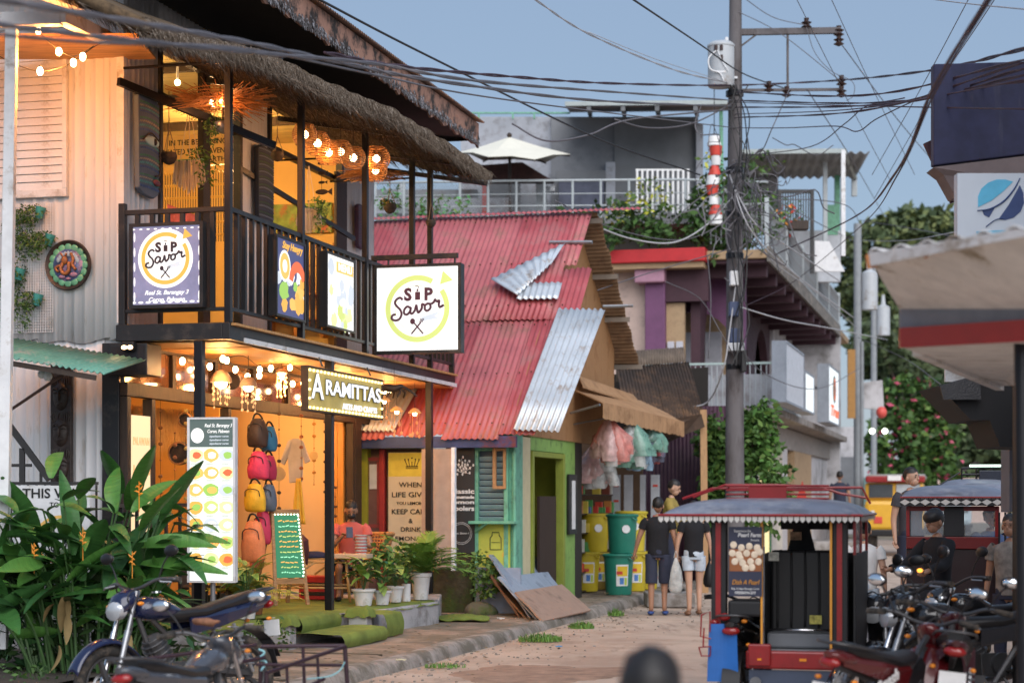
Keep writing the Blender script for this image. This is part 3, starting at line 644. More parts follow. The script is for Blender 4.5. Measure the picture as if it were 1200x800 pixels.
# 5 shop name sign
ya, yb = FA.X(352, 455, 1.22).y, FA.X(441, 465, 1.22).y
cm = FA.X(396, 492, 1.22)
zt = FA.X(352, 428, 1.22).z; zb = FA.X(352, 481, 1.22).z
m_sg = mat('lit_sign_gradient', (.4,.3,.1), .5, var=.5, scale=2.2, emit=(.30,.24,.05), es=.6)
s5 = sbox('shop_name_sign', 'long glowing sign of the arts and crafts shop with small bulbs around its border', 'sign', c3(1.26, (ya+yb)/2, zb), fa+pi/2, yb-ya, zt-zb, .07, m_sg, fr=.018, m=dwood)
w5, h5 = yb-ya, zt-zb
g = MB(); g.tube([(-w5*.32, -.045, h5+.02), (-w5*.32, .0, FZ-.2-zb)], .01); g.tube([(w5*.32, -.045, h5+.02), (w5*.32, .0, FZ-.2-zb)], .01); g.build('hanger', black, s5)
for dy, m_ in ((-.046, emat('lit_outline', (.1,.08,.05), .2)), (-.052, emat('lit_letter', (.90,.93,1.0), 1.0))):
    o_ = .014 if dy > -.05 else .004
    text('A', .40, m_, s5, (-w5*.385, dy, h5*.54), (1,0,0), (0,0,1), bold=o_, fit=w5*.15)
    text('RAMITTAS', .235, m_, s5, (w5*.085, dy, h5*.57), (1,0,0), (0,0,1), bold=o_, fit=w5*.74)
text('ARTS AND CRAFTS', .095, emat('lit_letter', (.9,.93,1.0), 1.0), s5, (w5*.17, -.05, h5*.2), (1,0,0), (0,0,1), bold=.003, fit=w5*.48)
m_bulb = emat('border_bulb', (1,.72,.3), 3.0)
g = MB(); g.ball((0,0,0), .017, 6, 4); bb = g.build('border_bulb', m_bulb, s5, loc=(-w5/2+.06, -.05, h5-.045))
n_ = 22
for i in range(n_):
    for z in (h5-.045, .04):
        if i or z < .1: inst(bb, (-w5/2+.06+i*(w5-.12)/(n_-1), -.05, z))
for z in (.14,.24,.34):
    inst(bb, (-w5/2+.05, -.05, z)); inst(bb, (w5/2-.05, -.05, z))
# 6 standing menu lightbox
l6, r6 = P(221, 682, 18.7), P(278, 682, 18.7)
h6 = (682-489)/FPX*18.7; w6 = (r6-l6).length
s6 = sbox('menu_stand', 'tall glowing menu board with food photos standing beside the leafy plant', 'sign', ((l6.x+r6.x)/2, 18.7, l6.z), radians(-8), w6, h6, .10, emat('lit_menu_white', (.92,1,.9), .85), m=white_p, fr=.02)
g = MB(); g.box(-w6/2+.02, w6/2-.02, -.046, -.045, h6*.82, h6-.02); g.build('header_print', emat('lit_menu_header', (.12,.17,.16), .6), s6)
g = MB(); disc(g, (-w6*.3, h6*.89), .075, -.048, 30, .9); g.build('logo_disc', lit_white, s6)
text('Real St. Barangay 3', .05, lit_white, s6, (w6*.14, -.049, h6*.95), (1,0,0), (0,0,1), shear=.3, fit=w6*.58); text('Coron, Palawan', .05, lit_white, s6, (w6*.14, -.049, h6*.915), (1,0,0), (0,0,1), shear=.3, fit=w6*.46)
for k in range(3): text('sipandsavor coron', .03, lit_fog, s6, (w6*.16, -.049, h6*(.885-.022*k)), (1,0,0), (0,0,1), fit=w6*.4)
rr = random.Random(11)
for r_ in range(7):
    for c_ in range(3):
        cx = -w6*.34+c_*w6*.33; cz = h6*(.77-.105*r_); 
        g = MB(); m_ = 12; g.add([(cx+(.07+.02*rr.random())*cos(2*pi*i/m_), -.047, cz+.06*sin(2*pi*i/m_)*(1+.2*rr.random())) for i in range(m_)], [tuple(range(m_))]); g.build('dish_print', rr.choice([lit_orange, lit_lime, lit_yel, lit_fog, lit_green, lit_pale]), s6)
        g = MB(); g.add([(cx+.01+(.035+.02*rr.random())*cos(2*pi*i/m_), -.049, cz+.035*sin(2*pi*i/m_)) for i in range(m_)], [tuple(range(m_))]); g.build('dish_print', rr.choice([lit_red, lit_green, lit_orange, lit_white]), s6)
        g = MB()
        for q in range(2): g.box(cx-.05, cx+.04-.02*q, -.0475, -.0465, cz-.075-q*.015, cz-.07-q*.015)
        g.build('caption_print', emat('lit_caption', (.5,.52,.45), .7), s6)
text('Wi-Fi', .075, lit_red, s6, (w6*.15, -.05, h6*.25), (1,0,0), (0,0,1), shear=.3, bold=.002)
g = MB(); g.cyl((0,0,-.28), (0,0,0), .025); g.box(-.2,.2,-.15,.15,-.3,-.28); g.build('stand_post', steel, s6)
# 7 glass poster by the shop door
a_, b_ = FA.X(137, 560, .02), FA.X(173, 560, .02)
s7 = thing('backlit_poster', 'cream backlit poster with faint orange lettering in the shop window', 'poster', loc=c3(.02, .12, .85), rot=fa+pi/2)
m_post = emat('lit_cream', (1.0,.72,.42), .95); o7 = emat('lit_faint_orange', (.95,.5,.22), .85)
g = MB(); g.box(0, .44, -.02, 0, 0, 1.72); g.build('poster_sheet', m_post, s7)
text('PALAWAN', .12, o7, s7, (.22, -.023, 1.45), (1,0,0), (0,0,1), fit=.38); text('Pearl Sea Island', .15, o7, s7, (.22, -.023, 1.15), (1,0,0), (0,0,1), shear=.4, fit=.42); text('SOUVENIRS', .06, o7, s7, (.22, -.023, .93), (1,0,0), (0,0,1), fit=.25)
g = MB()
for k in range(14): t = pi*k/13; g.ball((.22+.12*cos(t), -.022, .38+.12*sin(t)), (.03,.002,.03), 8, 4)
disc(g, (.22, .38), .11, -.0235, 24); g.build('shell_print', o7, s7)
# 8 sign behind the plant
s8 = thing('direction_sign', 'white direction sign with black capitals hanging on the railing behind the plant', 'sign', loc=P(62, 650, 18.4), rot=radians(-8))
g = MB(); g.box(-.38, .38, -.01, .01, -.4, .68); g.build('board', white_p, s8, bevel=.003)
ink = mat('black_ink', (.01,.01,.01), .5)
text('THIS WAY', .13, ink, s8, (.02, -.014, .60), (1,0,0), (0,0,1), bold=.002, fit=.66); text('TO', .07, ink, s8, (.02, -.014, .49), (1,0,0), (0,0,1))
g = MB(); ring(g, (.08, .1), .26, .29, -.013, 40); g.build('ring_print', mat('print_orange', (.75,.45,.12), .5), s8)
text('S  P', .13, ink, s8, (.15, -.014, .27), (1,0,0), (0,0,1), bold=.002); g = MB(); strokes(g, SAVOR, (-.1, -.014, -.05), (1,0,0), (0,0,1), .34, .22, .008); g.build('lettering', ink, s8); text('AND', .03, ink, s8, (.1, -.014, .17), (1,0,0), (0,0,1)); text('RESTAURANT', .04, ink, s8, (.1, -.014, -.2), (1,0,0), (0,0,1))
# ================================================================== stair railing, small green awning at left
ra = thing('stair_railing', 'black steel railing of the stair behind the big leafy plant', 'railing', loc=P(30, 585, 18.6))
lo = lambda px, py, D=18.6: P(px, py, D)-P(30, 585, 18.6)
for q in [(lo(-5,566),lo(460,566)),(lo(3,545),lo(37,545)),]:
    g = MB(); g.beam(q[0], q[1] if q[1].x < 1.6 else lo(115,566), .04, .03); g.build('rail', black, ra)
for q in [(175,566),(220,567)]: pass
g = MB(); g.beam(lo(2,486), lo(58,562), .05, .06); g.build('stair_rail', black, ra)
for x in (3, 11, 26, 48): g = MB(); g.beam(lo(x, 566), lo(x, 545 if x != 26 else 525), .025 if x != 26 else .05); g.build('baluster', black, ra)
for i in range(12): g = MB(); x = 3+i*10; g.beam(lo(x, 720), lo(x, 568), .02); g.build('baluster', black, ra)
g = MB(); g.beam(lo(2,760), lo(2,400), .05); g.build('newel_post', black, ra)
rb = thing('shop_window_rail', 'black rail in front of the shop window behind the leafy plant', 'railing', loc=FA.loc, rot=fa)
g = MB(); g.box(.1, .15, -.4, 2.3, 1.62, 1.66); g.build('rail', black, rb)
for i in range(8): g = MB(); g.box(.11, .14, -.3+i*.35, -.27+i*.35, .4, 1.62); g.build('baluster', black, rb)
ga = thing('green_awning', 'small green corrugated awning on iron brackets over the stair', 'awning', loc=P(0, 420, 17.9))
lo = lambda px, py, D: P(px, py, D)-P(0, 420, 17.9)
p_, q_ = lo(-60, 408, 17.8), lo(124, 438, 17.8)
g = MB(); e2 = Vector((.15, 1.2, .22)); corr(g, p_, q_-p_, e2, Vector((0, -.2, 1)), .06, .012, rows=1); g.build('awning_sheet', mat('green_roofing', (.10,.30,.25), .5, var=.2, wear=(.3,.3,.28), wamt=.2), ga, smooth=180, solid=.004)
g = MB(); g.beam(p_+Vector((0,.05,-.04)), q_+Vector((-.1,.05,-.035)), .03, .05); g.build('batten', dwood, ga)
g = MB(); g.tube([lo(2,487,18.6), lo(75,438,18.0)], .015); g.build('bracket', mat('rusty_iron', (.08,.04,.03), .8), ga)
for (px, py) in [(50,437),(58,441)]: pass
lb = thing('round_bulb', 'pale round lamp globe under the edge of the green awning', 'lamp', loc=P(56, 441, 18.1)); g = MB(); g.ball((0,0,0), .045); g.ball((-.06,0,.02), .04); g.build('globe', white_p, lb, smooth=180)
# ================================================================== carved decor on walls
m_carve = mat('dark_carving', (.035,.022,.018), .5, var=.5, scale=12, bump=.3, bscale=30)
tp = thing('totem_plank', 'tall dark carved totem plank with stacked faces on the white wall', 'carving', loc=FA.W(FA.Y(75, 570, -.02)), rot=fa)
a_ = FA.Y(62, 570, -.02); b_ = FA.Y(87, 415, -.02); tw = b_.x-a_.x; thh = b_.z-a_.z+.35
g = MB(); pr = [(-tw/2,-.35),(tw/2,-.35),(tw/2,thh-.42)]+[(tw/2*cos(t), thh-.42+.1*sin(t)) for t in [k*pi/8 for k in range(1,8)]]+[(-tw/2,thh-.42)]
g.slab([(x, -.02, z) for x, z in pr], (0, -.05, 0)); g.build('plank', m_carve, tp, bevel=.012)
for k in range(4):
    z = -.2+k*.37; fb = MB()
    fb.ball((0,-.065,z+.02), (tw*.36,.045,.15), 16, 12); fb.ball((0,-.11,z+.02), (.018,.03,.055)); fb.ball((-.045,-.1,z+.05), (.03,.015,.01)); fb.ball((.045,-.1,z+.05), (.03,.015,.01)); fb.ball((0,-.1,z-.06), (.035,.018,.012))
    fb.tube(bez([(-.08,-.09,z+.08),(-.045,-.112,z+.1),(0,-.115,z+.075),(.045,-.112,z+.1),(.08,-.09,z+.08)], 4), .011, 5)
    for s in range(9): a = -.09+s*.0225; fb.tube([(a,-.075,z+.13),(a*1.15,-.08,z+.18),(a*.9,-.07,z+.22)], .011, 5)
    fb.build('face', m_carve, tp, smooth=60)
dk = FA.Y(81, 311, -.04)
pt = thing('carved_plate', 'round dark rimmed carved plate with green scalloped border on the wall', 'carving', loc=FA.W(dk), rot=fa)
g = MB(); g.lathe([(0,0),(.25,0),(.262,-.02),(.25,-.045),(.225,-.03),(.21,-.01),(0,-.005)], (0,0,0), 40, 'y'); g.build('plate', m_carve, pt, smooth=50)
m_gs = mat('scallop_green', (.12,.36,.22), .4, var=.3, scale=10)
g = MB()
for k in range(16): t = 2*pi*k/16; g.ball((.185*cos(t), -.02, .185*sin(t)), (.042,.012,.042), 10, 6)
g.build('scallop_border', m_gs, pt, smooth=180)
g = MB(); g.lathe([(0,-.034),(.165,-.03),(.175,-.02)], (0,0,0), 30, 'y'); g.build('inner_field', mat('plate_blue', (.06,.09,.2), .4, var=.8, scale=12, wear=(.35,.2,.3), wamt=.3, wscale=9), pt, smooth=180)
m_pb = mat('plate_brown', (.32,.11,.03), .45, var=.4, scale=15); m_pp = mat('plate_purple', (.3,.16,.25), .45); m_pc = mat('plate_pale', (.35,.42,.5), .45)
g = MB(); g.ball((-.03,-.045,.05), (.035,.02,.045)); g.tube(bez([(-.05,-.04,.02),(-.07,-.05,-.04),(-.03,-.05,-.09),(.02,-.05,-.06),(.02,-.045,.03)], 4), .02, 6); g.tube(bez([(.04,-.04,.12),(.07,-.05,.06),(.06,-.05,0),(.1,-.05,-.05)], 4), .016, 6); g.tube([(-.05,-.045,.09),(-.07,-.05,.12)], .01); g.tube([(-.02,-.045,.09),(-.005,-.05,.12)], .01); g.tube(bez([(-.08,-.04,.0),(-.13,-.045,-.03),(-.1,-.045,-.07)], 4), .014, 6); g.build('animal_relief', m_pb, pt, smooth=180)
g = MB(); g.ball((-.06,-.04,-.12), (.04,.015,.02)); g.ball((.07,-.04,-.1), (.045,.015,.025)); g.ball((.01,-.04,-.14), (.03,.015,.015)); g.build('flower_relief', m_pp, pt, smooth=180)
g = MB()
for k in range(9): t = .4+k*.28; g.ball((.12*cos(t), -.035, .115*sin(t)), (.022,.01,.03), 8, 5)
g.ball((.02,-.045,-.02), (.018,.012,.05)); g.build('leaf_relief', m_pc, pt, smooth=180)
def shield(name, label, plane, px0, px1, py0, py1, off, seed, body, cols, eye=True):
    a_ = FA.X(px0, (py0+py1)/2, off); b_ = FA.X(px1, (py0+py1)/2, off); w = b_.y-a_.y; y = (a_.y+b_.y)/2
    zt = FA.X((px0+px1)/2, py0, off).z; zb = FA.X((px0+px1)/2, py1, off).z; h = zt-zb
    t = thing(name, label, 'wall mask', loc=c3(off, y, zb), rot=fa+pi/2)
    pr = [(-w/2*.9,.06*h),(-w/4,.01*h),(w/4,0),(w/2*.92,.05*h),(w/2,.93*h),(w/4,.99*h),(-w/4,h),(-w/2,.95*h)]
    g = MB(); g.slab([(x, 0, z) for x, z in pr], (0, -.06, 0)); g.build('board', body, t, bevel=.012)
    rr = random.Random(seed); k = 0; z = .07*h
    while z < .93*h:
        g = MB(); dz = h*rr.uniform(.022, .034); n = 20; arch = .03*sin(z/h*3)
        vs = []
        for i in range(n+1):
            x = -w*.46+w*.92*i/n; q = z+arch*(1-(2*i/n-1)**2)+(dz*.35 if i % 2 else 0); vs += [(x, -.063, q), (x, -.066, q+dz*.6)]
        g.add(vs, [(2*i, 2*i+2, 2*i+3, 2*i+1) for i in range(n)]); g.build('painted_band', cols[k % len(cols)], t); z += dz*1.25; k += 1
    if eye:
        ez = .55*h
        g = MB(); g.ball((w*.12, -.065, ez), (w*.34, .02, .055), 20, 8); g.build('eye', mat('mask_eye', (.42,.62,.6), .4), t, smooth=180)
        g = MB(); g.ball((w*.2, -.08, ez), (.035,.02,.038), 12, 8); g.tube(bez([(-w*.35,-.075,ez-.02),(0,-.085,ez+.075),(w*.42,-.08,ez+.02)],5), .008, 5); g.tube(bez([(w*.44,-.075,ez),(w*.46,-.08,ez-.3),(w*.2,-.08,ez-.36)],5), .008, 5); g.build('pupil', m_carve, t, smooth=180)
        g = MB(); g.ball((w*.3, -.075, ez-.42), (w*.16,.02,.035)); g.build('lips', mat('mask_lips', (.18,.05,.07), .5), t, smooth=180)
    return t
mk = [mat('mask_blue', (.05,.10,.25), .6, var=.4, scale=20), mat('mask_teal', (.08,.3,.3), .6, var=.4, scale=20), mat('mask_sand', (.33,.27,.2), .6, var=.4, scale=20), mat('mask_green', (.06,.22,.12), .6, var=.4, scale=20), mat('mask_grey', (.1,.14,.2), .6)]
shield('tribal_mask', 'tall blue and green patterned half face mask left of the upper doorway', 0, 156, 181, 111, 231, .04, 2, mk[4], mk)
shield('tribal_mask', 'dark navy patterned tall mask between the two upstairs openings', 0, 297, 316, 172, 262, .05, 5, mat('mask_navy', (.015,.025,.05), .6), [mk[4], mat('mask_dgreen', (.02,.07,.04), .6), mat('mask_dblue', (.02,.04,.09), .6)], False)
shield('tribal_mask', 'small purple and grey mask hanging right of the second upstairs opening', 0, 415, 424, 240, 292, .06, 9, mat('mask_plum', (.08,.04,.08), .6), [mat('mask_mauve', (.2,.12,.2), .6), mk[4]], False)
# wire grid with wall planters
gp0 = FA.Y(8, 390, -.04); gp1 = FA.Y(62, 238, -.04)
wg = thing('wire_grid', 'white wire grid panel on the wall carrying green planters', 'grid panel', loc=FA.W(gp0), rot=fa)
gw, gh = gp1.x-gp0.x, gp1.z-gp0.z; g = MB(); n = 19
for i in range(n+1): g.box(gw*i/n-.0025, gw*i/n+.0025, -.005, 0, 0, gh)
for i in range(int(n*gh/gw)+1): z = gh*i/int(n*gh/gw); g.box(0, gw, -.009, -.005, z-.0025, z+.0025)
o_ = g.build('wires', white_p, wg); o_['kind'] = 'stuff'
m_teal = mat('teal_pot', (.05,.28,.26), .5)
for i, (px, py, lab, ln, sz) in enumerate([(47,248,'uppermost teal wall planter with leafy trailing growth on the wire grid',.35,1),(58,280,'second teal wall planter from the top with short green plant',.2,.8),(23,320,'third teal wall planter with a long trailing vine',.6,.8),(44,350,'lowest teal wall planter with bushy green plant beside the round plate',.35,.8)]):
    t = thing('wall_planter', lab, 'planter', loc=FA.W(FA.Y(px, py, -.12)), rot=fa, group='teal planters on the wire grid')
    g = MB(); g.lathe([(0,-.07),(.035,-.07),(.055,.05),(.05,.05),(.03,-.06)], (0,0,0), 12); g.xform(Matrix.Rotation(radians(15), 4, 'Y')); g.build('pot', m_teal, t, smooth=40)
    leafy('foliage', [g_mid, g_dark, g_lite], t, [((-.14*sz, -.02, -.02), (.2*sz, .1, .1)), ((-.16, -.02, -ln*.5), (.1*sz, .06, ln*.55))], 900, .035, seed=i)
leafy('trail', [g_mid, g_dark], tag(thing('trailing_plant', 'bunch of trailing vines spilling over the wire grid at the left edge', 'plant', loc=FA.W(FA.Y(20, 270, -.1)), rot=fa)), [((0,0,0), (.16,.08,.2)), ((.02,0,-.35), (.1,.06,.3))], 1100, .035, seed=9)
# ================================================================== lamps, string lights
hot = emat('bulb_hot', (1,.66,.34), 22); warm = emat('bulb_warm2', (1,.5,.16), 8)
def lamp_light(name, loc, e, col=(1,.52,.2), r=.06, parent=None):
    d = bpy.data.lights.new(name, 'POINT'); d.energy = e; d.color = col; d.shadow_soft_size = r; o = bpy.data.objects.new(name, d); COL.objects.link(o); o.location = loc; return o
wire_m = mat('cable_black', (.02,.02,.022), .6)
def string_lights(label, pts, bulbs, grp, r=.004, br=.022, m=hot):
    o = pts[0]; t = thing('string_lights', label, 'string lights', loc=o, group=grp)
    g = MB(); g.tube([q-o for q in bez(pts, 6)], r, 4); g.build('cable', wire_m, t)
    for b in bulbs:
        g = MB(); g.ball(b-o-Vector((0,0,.03)), (br,br,br*1.35), 10, 7); bo = g.build('bulb', m, t, smooth=180)
        g = MB(); g.cyl(b-o-Vector((0,0,.012)), b-o+Vector((0,0,.02)), .012, n=8); g.build('socket', blk_plastic, t)
q = lambda px, py, D=17.6: P(px, py, D)
string_lights('drooping strand of small warm bulbs lighting the shutter at top left', [q(-5,64),q(19,76),q(47,84),q(70,80),q(86,72),q(112,54,18),q(128,48,18.5)], [q(47,80),q(86,70)], 'bulb strings on the house', br=.03)
string_lights('strand of warm bulbs hanging from the pale porch beam', [q(42,30),q(50,42),q(68,58),q(84,66),q(97,62),q(110,54)], [q(45,32),q(69,57),q(97,63)], 'bulb strings on the house', br=.03)
lamp_light('bulb_glow', q(58,70,17.6), 66, (1,.33,.06)); lamp_light('bulb_glow', q(84,80,17.7), 42, (1,.36,.07)); lamp_light('bulb_glow', q(30,120,17.5), 20, (1,.36,.07))
# shopfront bulbs
pts = [c3(.5, y, 3.27-.16*abs(sin(y*2.2))) for y in [k*.35 for k in range(1, 21)]]
string_lights('long strand of round warm bulbs zigzagging under the balcony ceiling', pts, [p for p in pts[::1]], 'bulb strings on the house', br=.03)
pts = [c3(.95, y, 3.24-.12*abs(cos(y*2.0))) for y in [k*.45 for k in range(1, 15)]]
string_lights('outer strand of round warm bulbs under the balcony edge', pts, [p for p in pts[::2]], 'bulb strings on the house', br=.028)
for (x, y, z, e) in [(.55,1.2,3.05,26),(.6,3.0,3.0,30),(.6,5.0,3.0,30),(.6,6.8,3.0,22)]: lamp_light('shopfront_glow', c3(x,y,z), e, (1,.46,.14))
for (x, y, z, e) in [(-1.2,1.6,2.9,50),(-1.0,3.9,2.9,55),(-.7,6.0,2.7,40)]: lamp_light('shop_lamp_light', c3(x,y,z), e, (1,.55,.2), .12)
for (x, y, z, e) in [(-1.5,2.0,6.0,110),(-1.2,5.2,6.0,150)]: lamp_light('room_lamp_light', c3(x,y,z), e, (1,.62,.26), .15)
# hanging capiz/bell lamps
def capiz(label, px, py, D, s=1., top=.35):
    o = P(px, py, D); t = thing('shell_lamp', label, 'hanging lamp', loc=o, group='shell lamps under the balcony')
    g = MB(); g.tube([(0,0,.1*s),(0,0,top)], .004, 4); g.build('cord', wire_m, t)
    g = MB(); g.lathe([(.015,.12),(.06,.10),(.1,.04),(.105,0),(.098,0),(.09,.04),(.05,.09)], (0,0,0), 16); g.xform(Matrix.Scale(s, 4)); g.build('lamp_shade', mat('shell_shade', (.3,.22,.16), .5), t, smooth=60)
    g = MB(); g.ball((0,0,-.01*s), (.06*s,.06*s,.05*s)); g.build('bulb', hot, t, smooth=180)
    for k in range(7):
        a = 2*pi*k/7; x, y = .08*s*cos(a), .08*s*sin(a); l = .15+.13*R.random(); g = MB(); g.tube([(x,y,0),(x,y,-l)], .002, 3)
        for j in range(3): g.ball((x, y, -l*(j+1)/3), (.012,.005,.016), 6, 4)
        g.build('shell_string', mat('shell_bits', (.7,.55,.4), .4), t)
capiz('brightest shell lamp hanging between the post and the shop sign', 259, 448, 20.6, 1.15); capiz('smaller shell lamp right of the brightest one under the balcony', 291, 453, 20.8, .95); capiz('shell lamp half hidden behind the shop name sign', 330, 437, 22, .7)
t = thing('rattan_wall_disc', 'round dark woven disc hanging beside the shell lamps', 'ornament', loc=P(272, 446, 21), rot=fa); g = MB(); g.lathe([(0,0),(.09,0),(.1,-.01),(.09,-.02),(0,-.02)], (0,0,0), 20, 'y'); g.build('disc', m_carve, t, smooth=40)
# row of rattan pendant balls along the balcony
def pend(label, px, py, D, r, lit=True, top=.3):
    o = P(px, py, D); t = thing('rattan_pendant', label, 'pendant lamp', loc=o, group='rattan pendants under the thatch')
    g = MB()
    for k in range(11): z = -r*.8+1.6*r*k/10; rr_ = sqrt(max(.01, r*r-z*z)); g.torus((0,0,z), rr_, .006, 18, 4)
    for k in range(12): a = 2*pi*k/12; g.tube([(sqrt(max(0, r*r-z*z))*cos(a), sqrt(max(0, r*r-z*z))*sin(a), z) for z in [-r*.8+1.6*r*j/8 for j in range(9)]], .004, 4)
    g.build('woven_shade', rattan, t)
    g = MB(); g.ball((0,0,0), .045, 10, 8); g.build('bulb', hot, t, smooth=180)
    g = MB(); g.tube([(0,0,.04),(0,0,r+top)], .004, 4); g.build('cord', wire_m, t)
pl_ = [(357,158,'first',.14),(372,168,'second',.15),(385,179,'third',.16),(399,178,'fourth',.15),(414,185,'fifth',.15),(441,186,'sixth, largest',.17),(440,200,'seventh, lowest',.15)]
lab = ['rattan ball pendant half behind the balcony post, leftmost of the row','small rattan ball pendant just right of the balcony post','brightest rattan ball pendant in the middle of the row','rattan ball pendant right behind the brightest one','rattan ball pendant before the last post','rattan ball pendant at the far end of the row','low rattan ball pendant below the one at the far end']
for k, (px, py, _, r) in enumerate(pl_): pend(lab[k], px, py, 21.2+k*.42, r)
for (px, py, D, e) in [(380,176,22,14),(425,190,23.4,14)]: lamp_light('pendant_glow', P(px, py+4, D-.25), e, (1,.42,.12))
# flat woven shade and twig chandelier
t = thing('twig_chandelier', 'large round chandelier of radiating twigs glowing behind the front post', 'chandelier', loc=P(258, 119, 19.9))
g = MB(); rr = random.Random(4)
for k in range(420):
    a = rr.uniform(0, 2*pi); r0 = rr.uniform(.03, .12); r1 = rr.uniform(.25, .62); z0 = rr.uniform(-.06, .06); z1 = rr.uniform(-.14, .14)
    g.tube([(r0*cos(a), r0*sin(a), z0), (r1*cos(a+.15), r1*sin(a+.15), z1)], .0045, 3)
for k in range(7): g.torus((0,0,-.08+.028*k), .18+.03*k, .006, 30, 4)
o_ = g.build('twigs', rattan, t); o_['kind'] = 'stuff'
for k in range(5): g = MB(); a = k*1.25; g.ball((.1*cos(a), .1*sin(a), -.02), .025, 8, 6); g.build('bulb', hot, t)
g = MB(); g.tube([(0,0,0),(0,0,.55)], .006, 4); g.build('cord', wire_m, t)
lamp_light('chandelier_glow', P(262, 122, 19.7), 14, (1,.36,.1))
t = thing('woven_flat_shade', 'flat frayed woven lampshade at the far end of the balcony', 'lampshade', loc=P(437, 205, 24.2)); g = MB()
for k in range(160): a = R.uniform(0, 2*pi); r1 = R.uniform(.2, .48); g.tube([(.02*cos(a), .02*sin(a), .05), (r1*cos(a), r1*sin(a), R.uniform(-.05,.03))], .005, 3)
for k in range(6): g.torus((0,0,.02-.008*k), .08+.06*k, .006, 24, 4)
o_ = g.build('woven_shade', rattan, t); o_['kind'] = 'stuff'
# fluorescent tube, indoor bulbs
t = thing('tube_lamp', 'white fluorescent tube on the upstairs ceiling', 'lamp', loc=c3(-1.3, 2.9, 6.7), rot=fa); g = MB(); g.box(-.03,.03,-.62,.62,.02,.06); g.build('fitting', white_p, t); g = MB(); g.cyl((0,-.6,0),(0,.6,0), .018, n=8); g.build('tube', emat('tube_glow', (1,.85,.6), 9), t)
for (px, py, lab) in [(208,97,'small bare bulb below the fluorescent tube upstairs'),(241,102,'bare bulb beside the twig chandelier upstairs')]:
    t = thing('ceiling_bulb', lab, 'bulb', loc=P(px, py, 21.6)); g = MB(); g.ball((0,0,0), .035, 10, 8); g.build('bulb', hot, t, smooth=180); g = MB(); g.cyl((0,0,.03),(0,0,.2), .015, n=8); g.build('socket', white_p, t)
# upstairs interior: text board, shelves, curtain, art
t = thing('verse_board', 'cream board with black and red capitals on the upstairs room wall', 'board', loc=P(236, 176, 24.3), rot=fa)
g = MB(); g.box(-.62,.66,-.02,.02,-.2,.2); g.build('board', m_yel, t)
mred = mat('red_ink', (.5,.03,.02), .5)
text('IN THE BEGINNING', .10, ink, t, (-.04,-.025,.1), (1,0,0), (0,0,1), bold=.001, fit=.8); text('GOD', .11, mred, t, (.51,-.025,.1), (1,0,0), (0,0,1), bold=.002, fit=.24)
text('CREATED THE HEAVENS AND', .10, ink, t, (0,-.025,-.02), (1,0,0), (0,0,1), bold=.001, fit=1.2); text('THE EARTH', .09, ink, t, (.1,-.025,-.13), (1,0,0), (0,0,1), bold=.001, fit=.5)
t = thing('wall_lettering', 'brown verse painted on the yellow end wall upstairs', 'lettering', loc=c3(-.9, 7.54, 5.2), rot=fa); mb_ = mat('brown_ink', (.3,.08,.04), .6)
text('LOVE is patient, love is kind', .10, mb_, t, (0,0,.1), (1,0,0), (0,0,1), fit=1.25); text('it always protects, always hopes', .08, mb_, t, (0,0,-.04), (1,0,0), (0,0,1), fit=1.25); text('1 CORINTHIANS', .06, mb_, t, (.2,0,-.18), (1,0,0), (0,0,1), fit=.5)
t = thing('leaf_painting', 'long green and red leaf patterned painting high on the end wall', 'painting', loc=c3(-.95, 7.5, 5.48), rot=fa); g = MB(); g.box(-.68,.5,-.02,.02,0,.42); g.build('canvas', mat('leaf_print', (.16,.25,.05), .6, var=.6, scale=7, wear=(.35,.08,.04), wamt=.3, wscale=4), t)
t = thing('wall_shelf', 'orange wooden wall shelf with small boxes on the end wall upstairs', 'shelf', loc=c3(-.85, 7.3, 4.28), rot=fa)
m_sh = mat('orange_wood', (.42,.17,.04), .55, var=.2)
g = MB(); g.box(-.7,.75,-.02,.25,.3,.33); g.build('shelf_board', m_sh, t); g = MB(); g.box(-.6,.65,-.02,.23,-.05,-.02); g.build('shelf_board', m_sh, t)
for (x, w, h) in [(-.35,.16,.2),(.0,.18,.34),(.35,.14,.14)]: 
    tt = thing('craft_box', {-.35:'small wooden box at the left of the upstairs shelf', .0:'tallest wooden box in the middle of the upstairs shelf', .35:'low wooden box right on the upstairs shelf'}[x], 'box', loc=c3(-.85+x, 7.38, 4.28+.33), rot=fa, group='boxes on the upstairs shelf'); g = MB(); g.box(-w/2,w/2,-.06,.06,0,h); g.build('box_body', m_sh, tt, bevel=.005); g = MB(); g.box(-w/2+.03,w/2-.03,-.066,-.061,.03,h-.03); g.build('box_face', m_yel, tt)
for x in (-.5,-.1,.3): g = MB(); g.box(x,x+.05,0,.2,-.3,-.05); g.build('bracket', m_sh, t)
t = thing('bead_curtain', 'black and gold bead curtain hanging in the upstairs room', 'curtain', loc=P(236, 215, 24), rot=fa)
mg, mk_ = mat('bead_gold', (.6,.35,.06), .4), mat('bead_black', (.02,.02,.02), .5)
g1, g2 = MB(), MB()
for k in range(30):
    x = -.5+k*.035; g1.tube([(x,0,-.75),(x,0,.16)], .005, 4)
    for j in range(6): g2.ball((x, -.003, .14-j*.16), (.012,.012,.02), 6, 4)
g1.build('bead_string', mk_, t); o_ = g2.build('beads', mg, t)
t = thing('pink_cloth', 'pink and red patterned cloth spread in the upstairs room', 'cloth', loc=P(222, 250, 23.4), rot=fa); g = MB(); g.grid(lambda u, v: (-.3+.5*u, .02*sin(u*20), -.25+.38*v-.2*u*v), 20, 8); g.build('cloth', mat('pink_fabric', (.5,.12,.17), .8, var=.5), t, smooth=180)
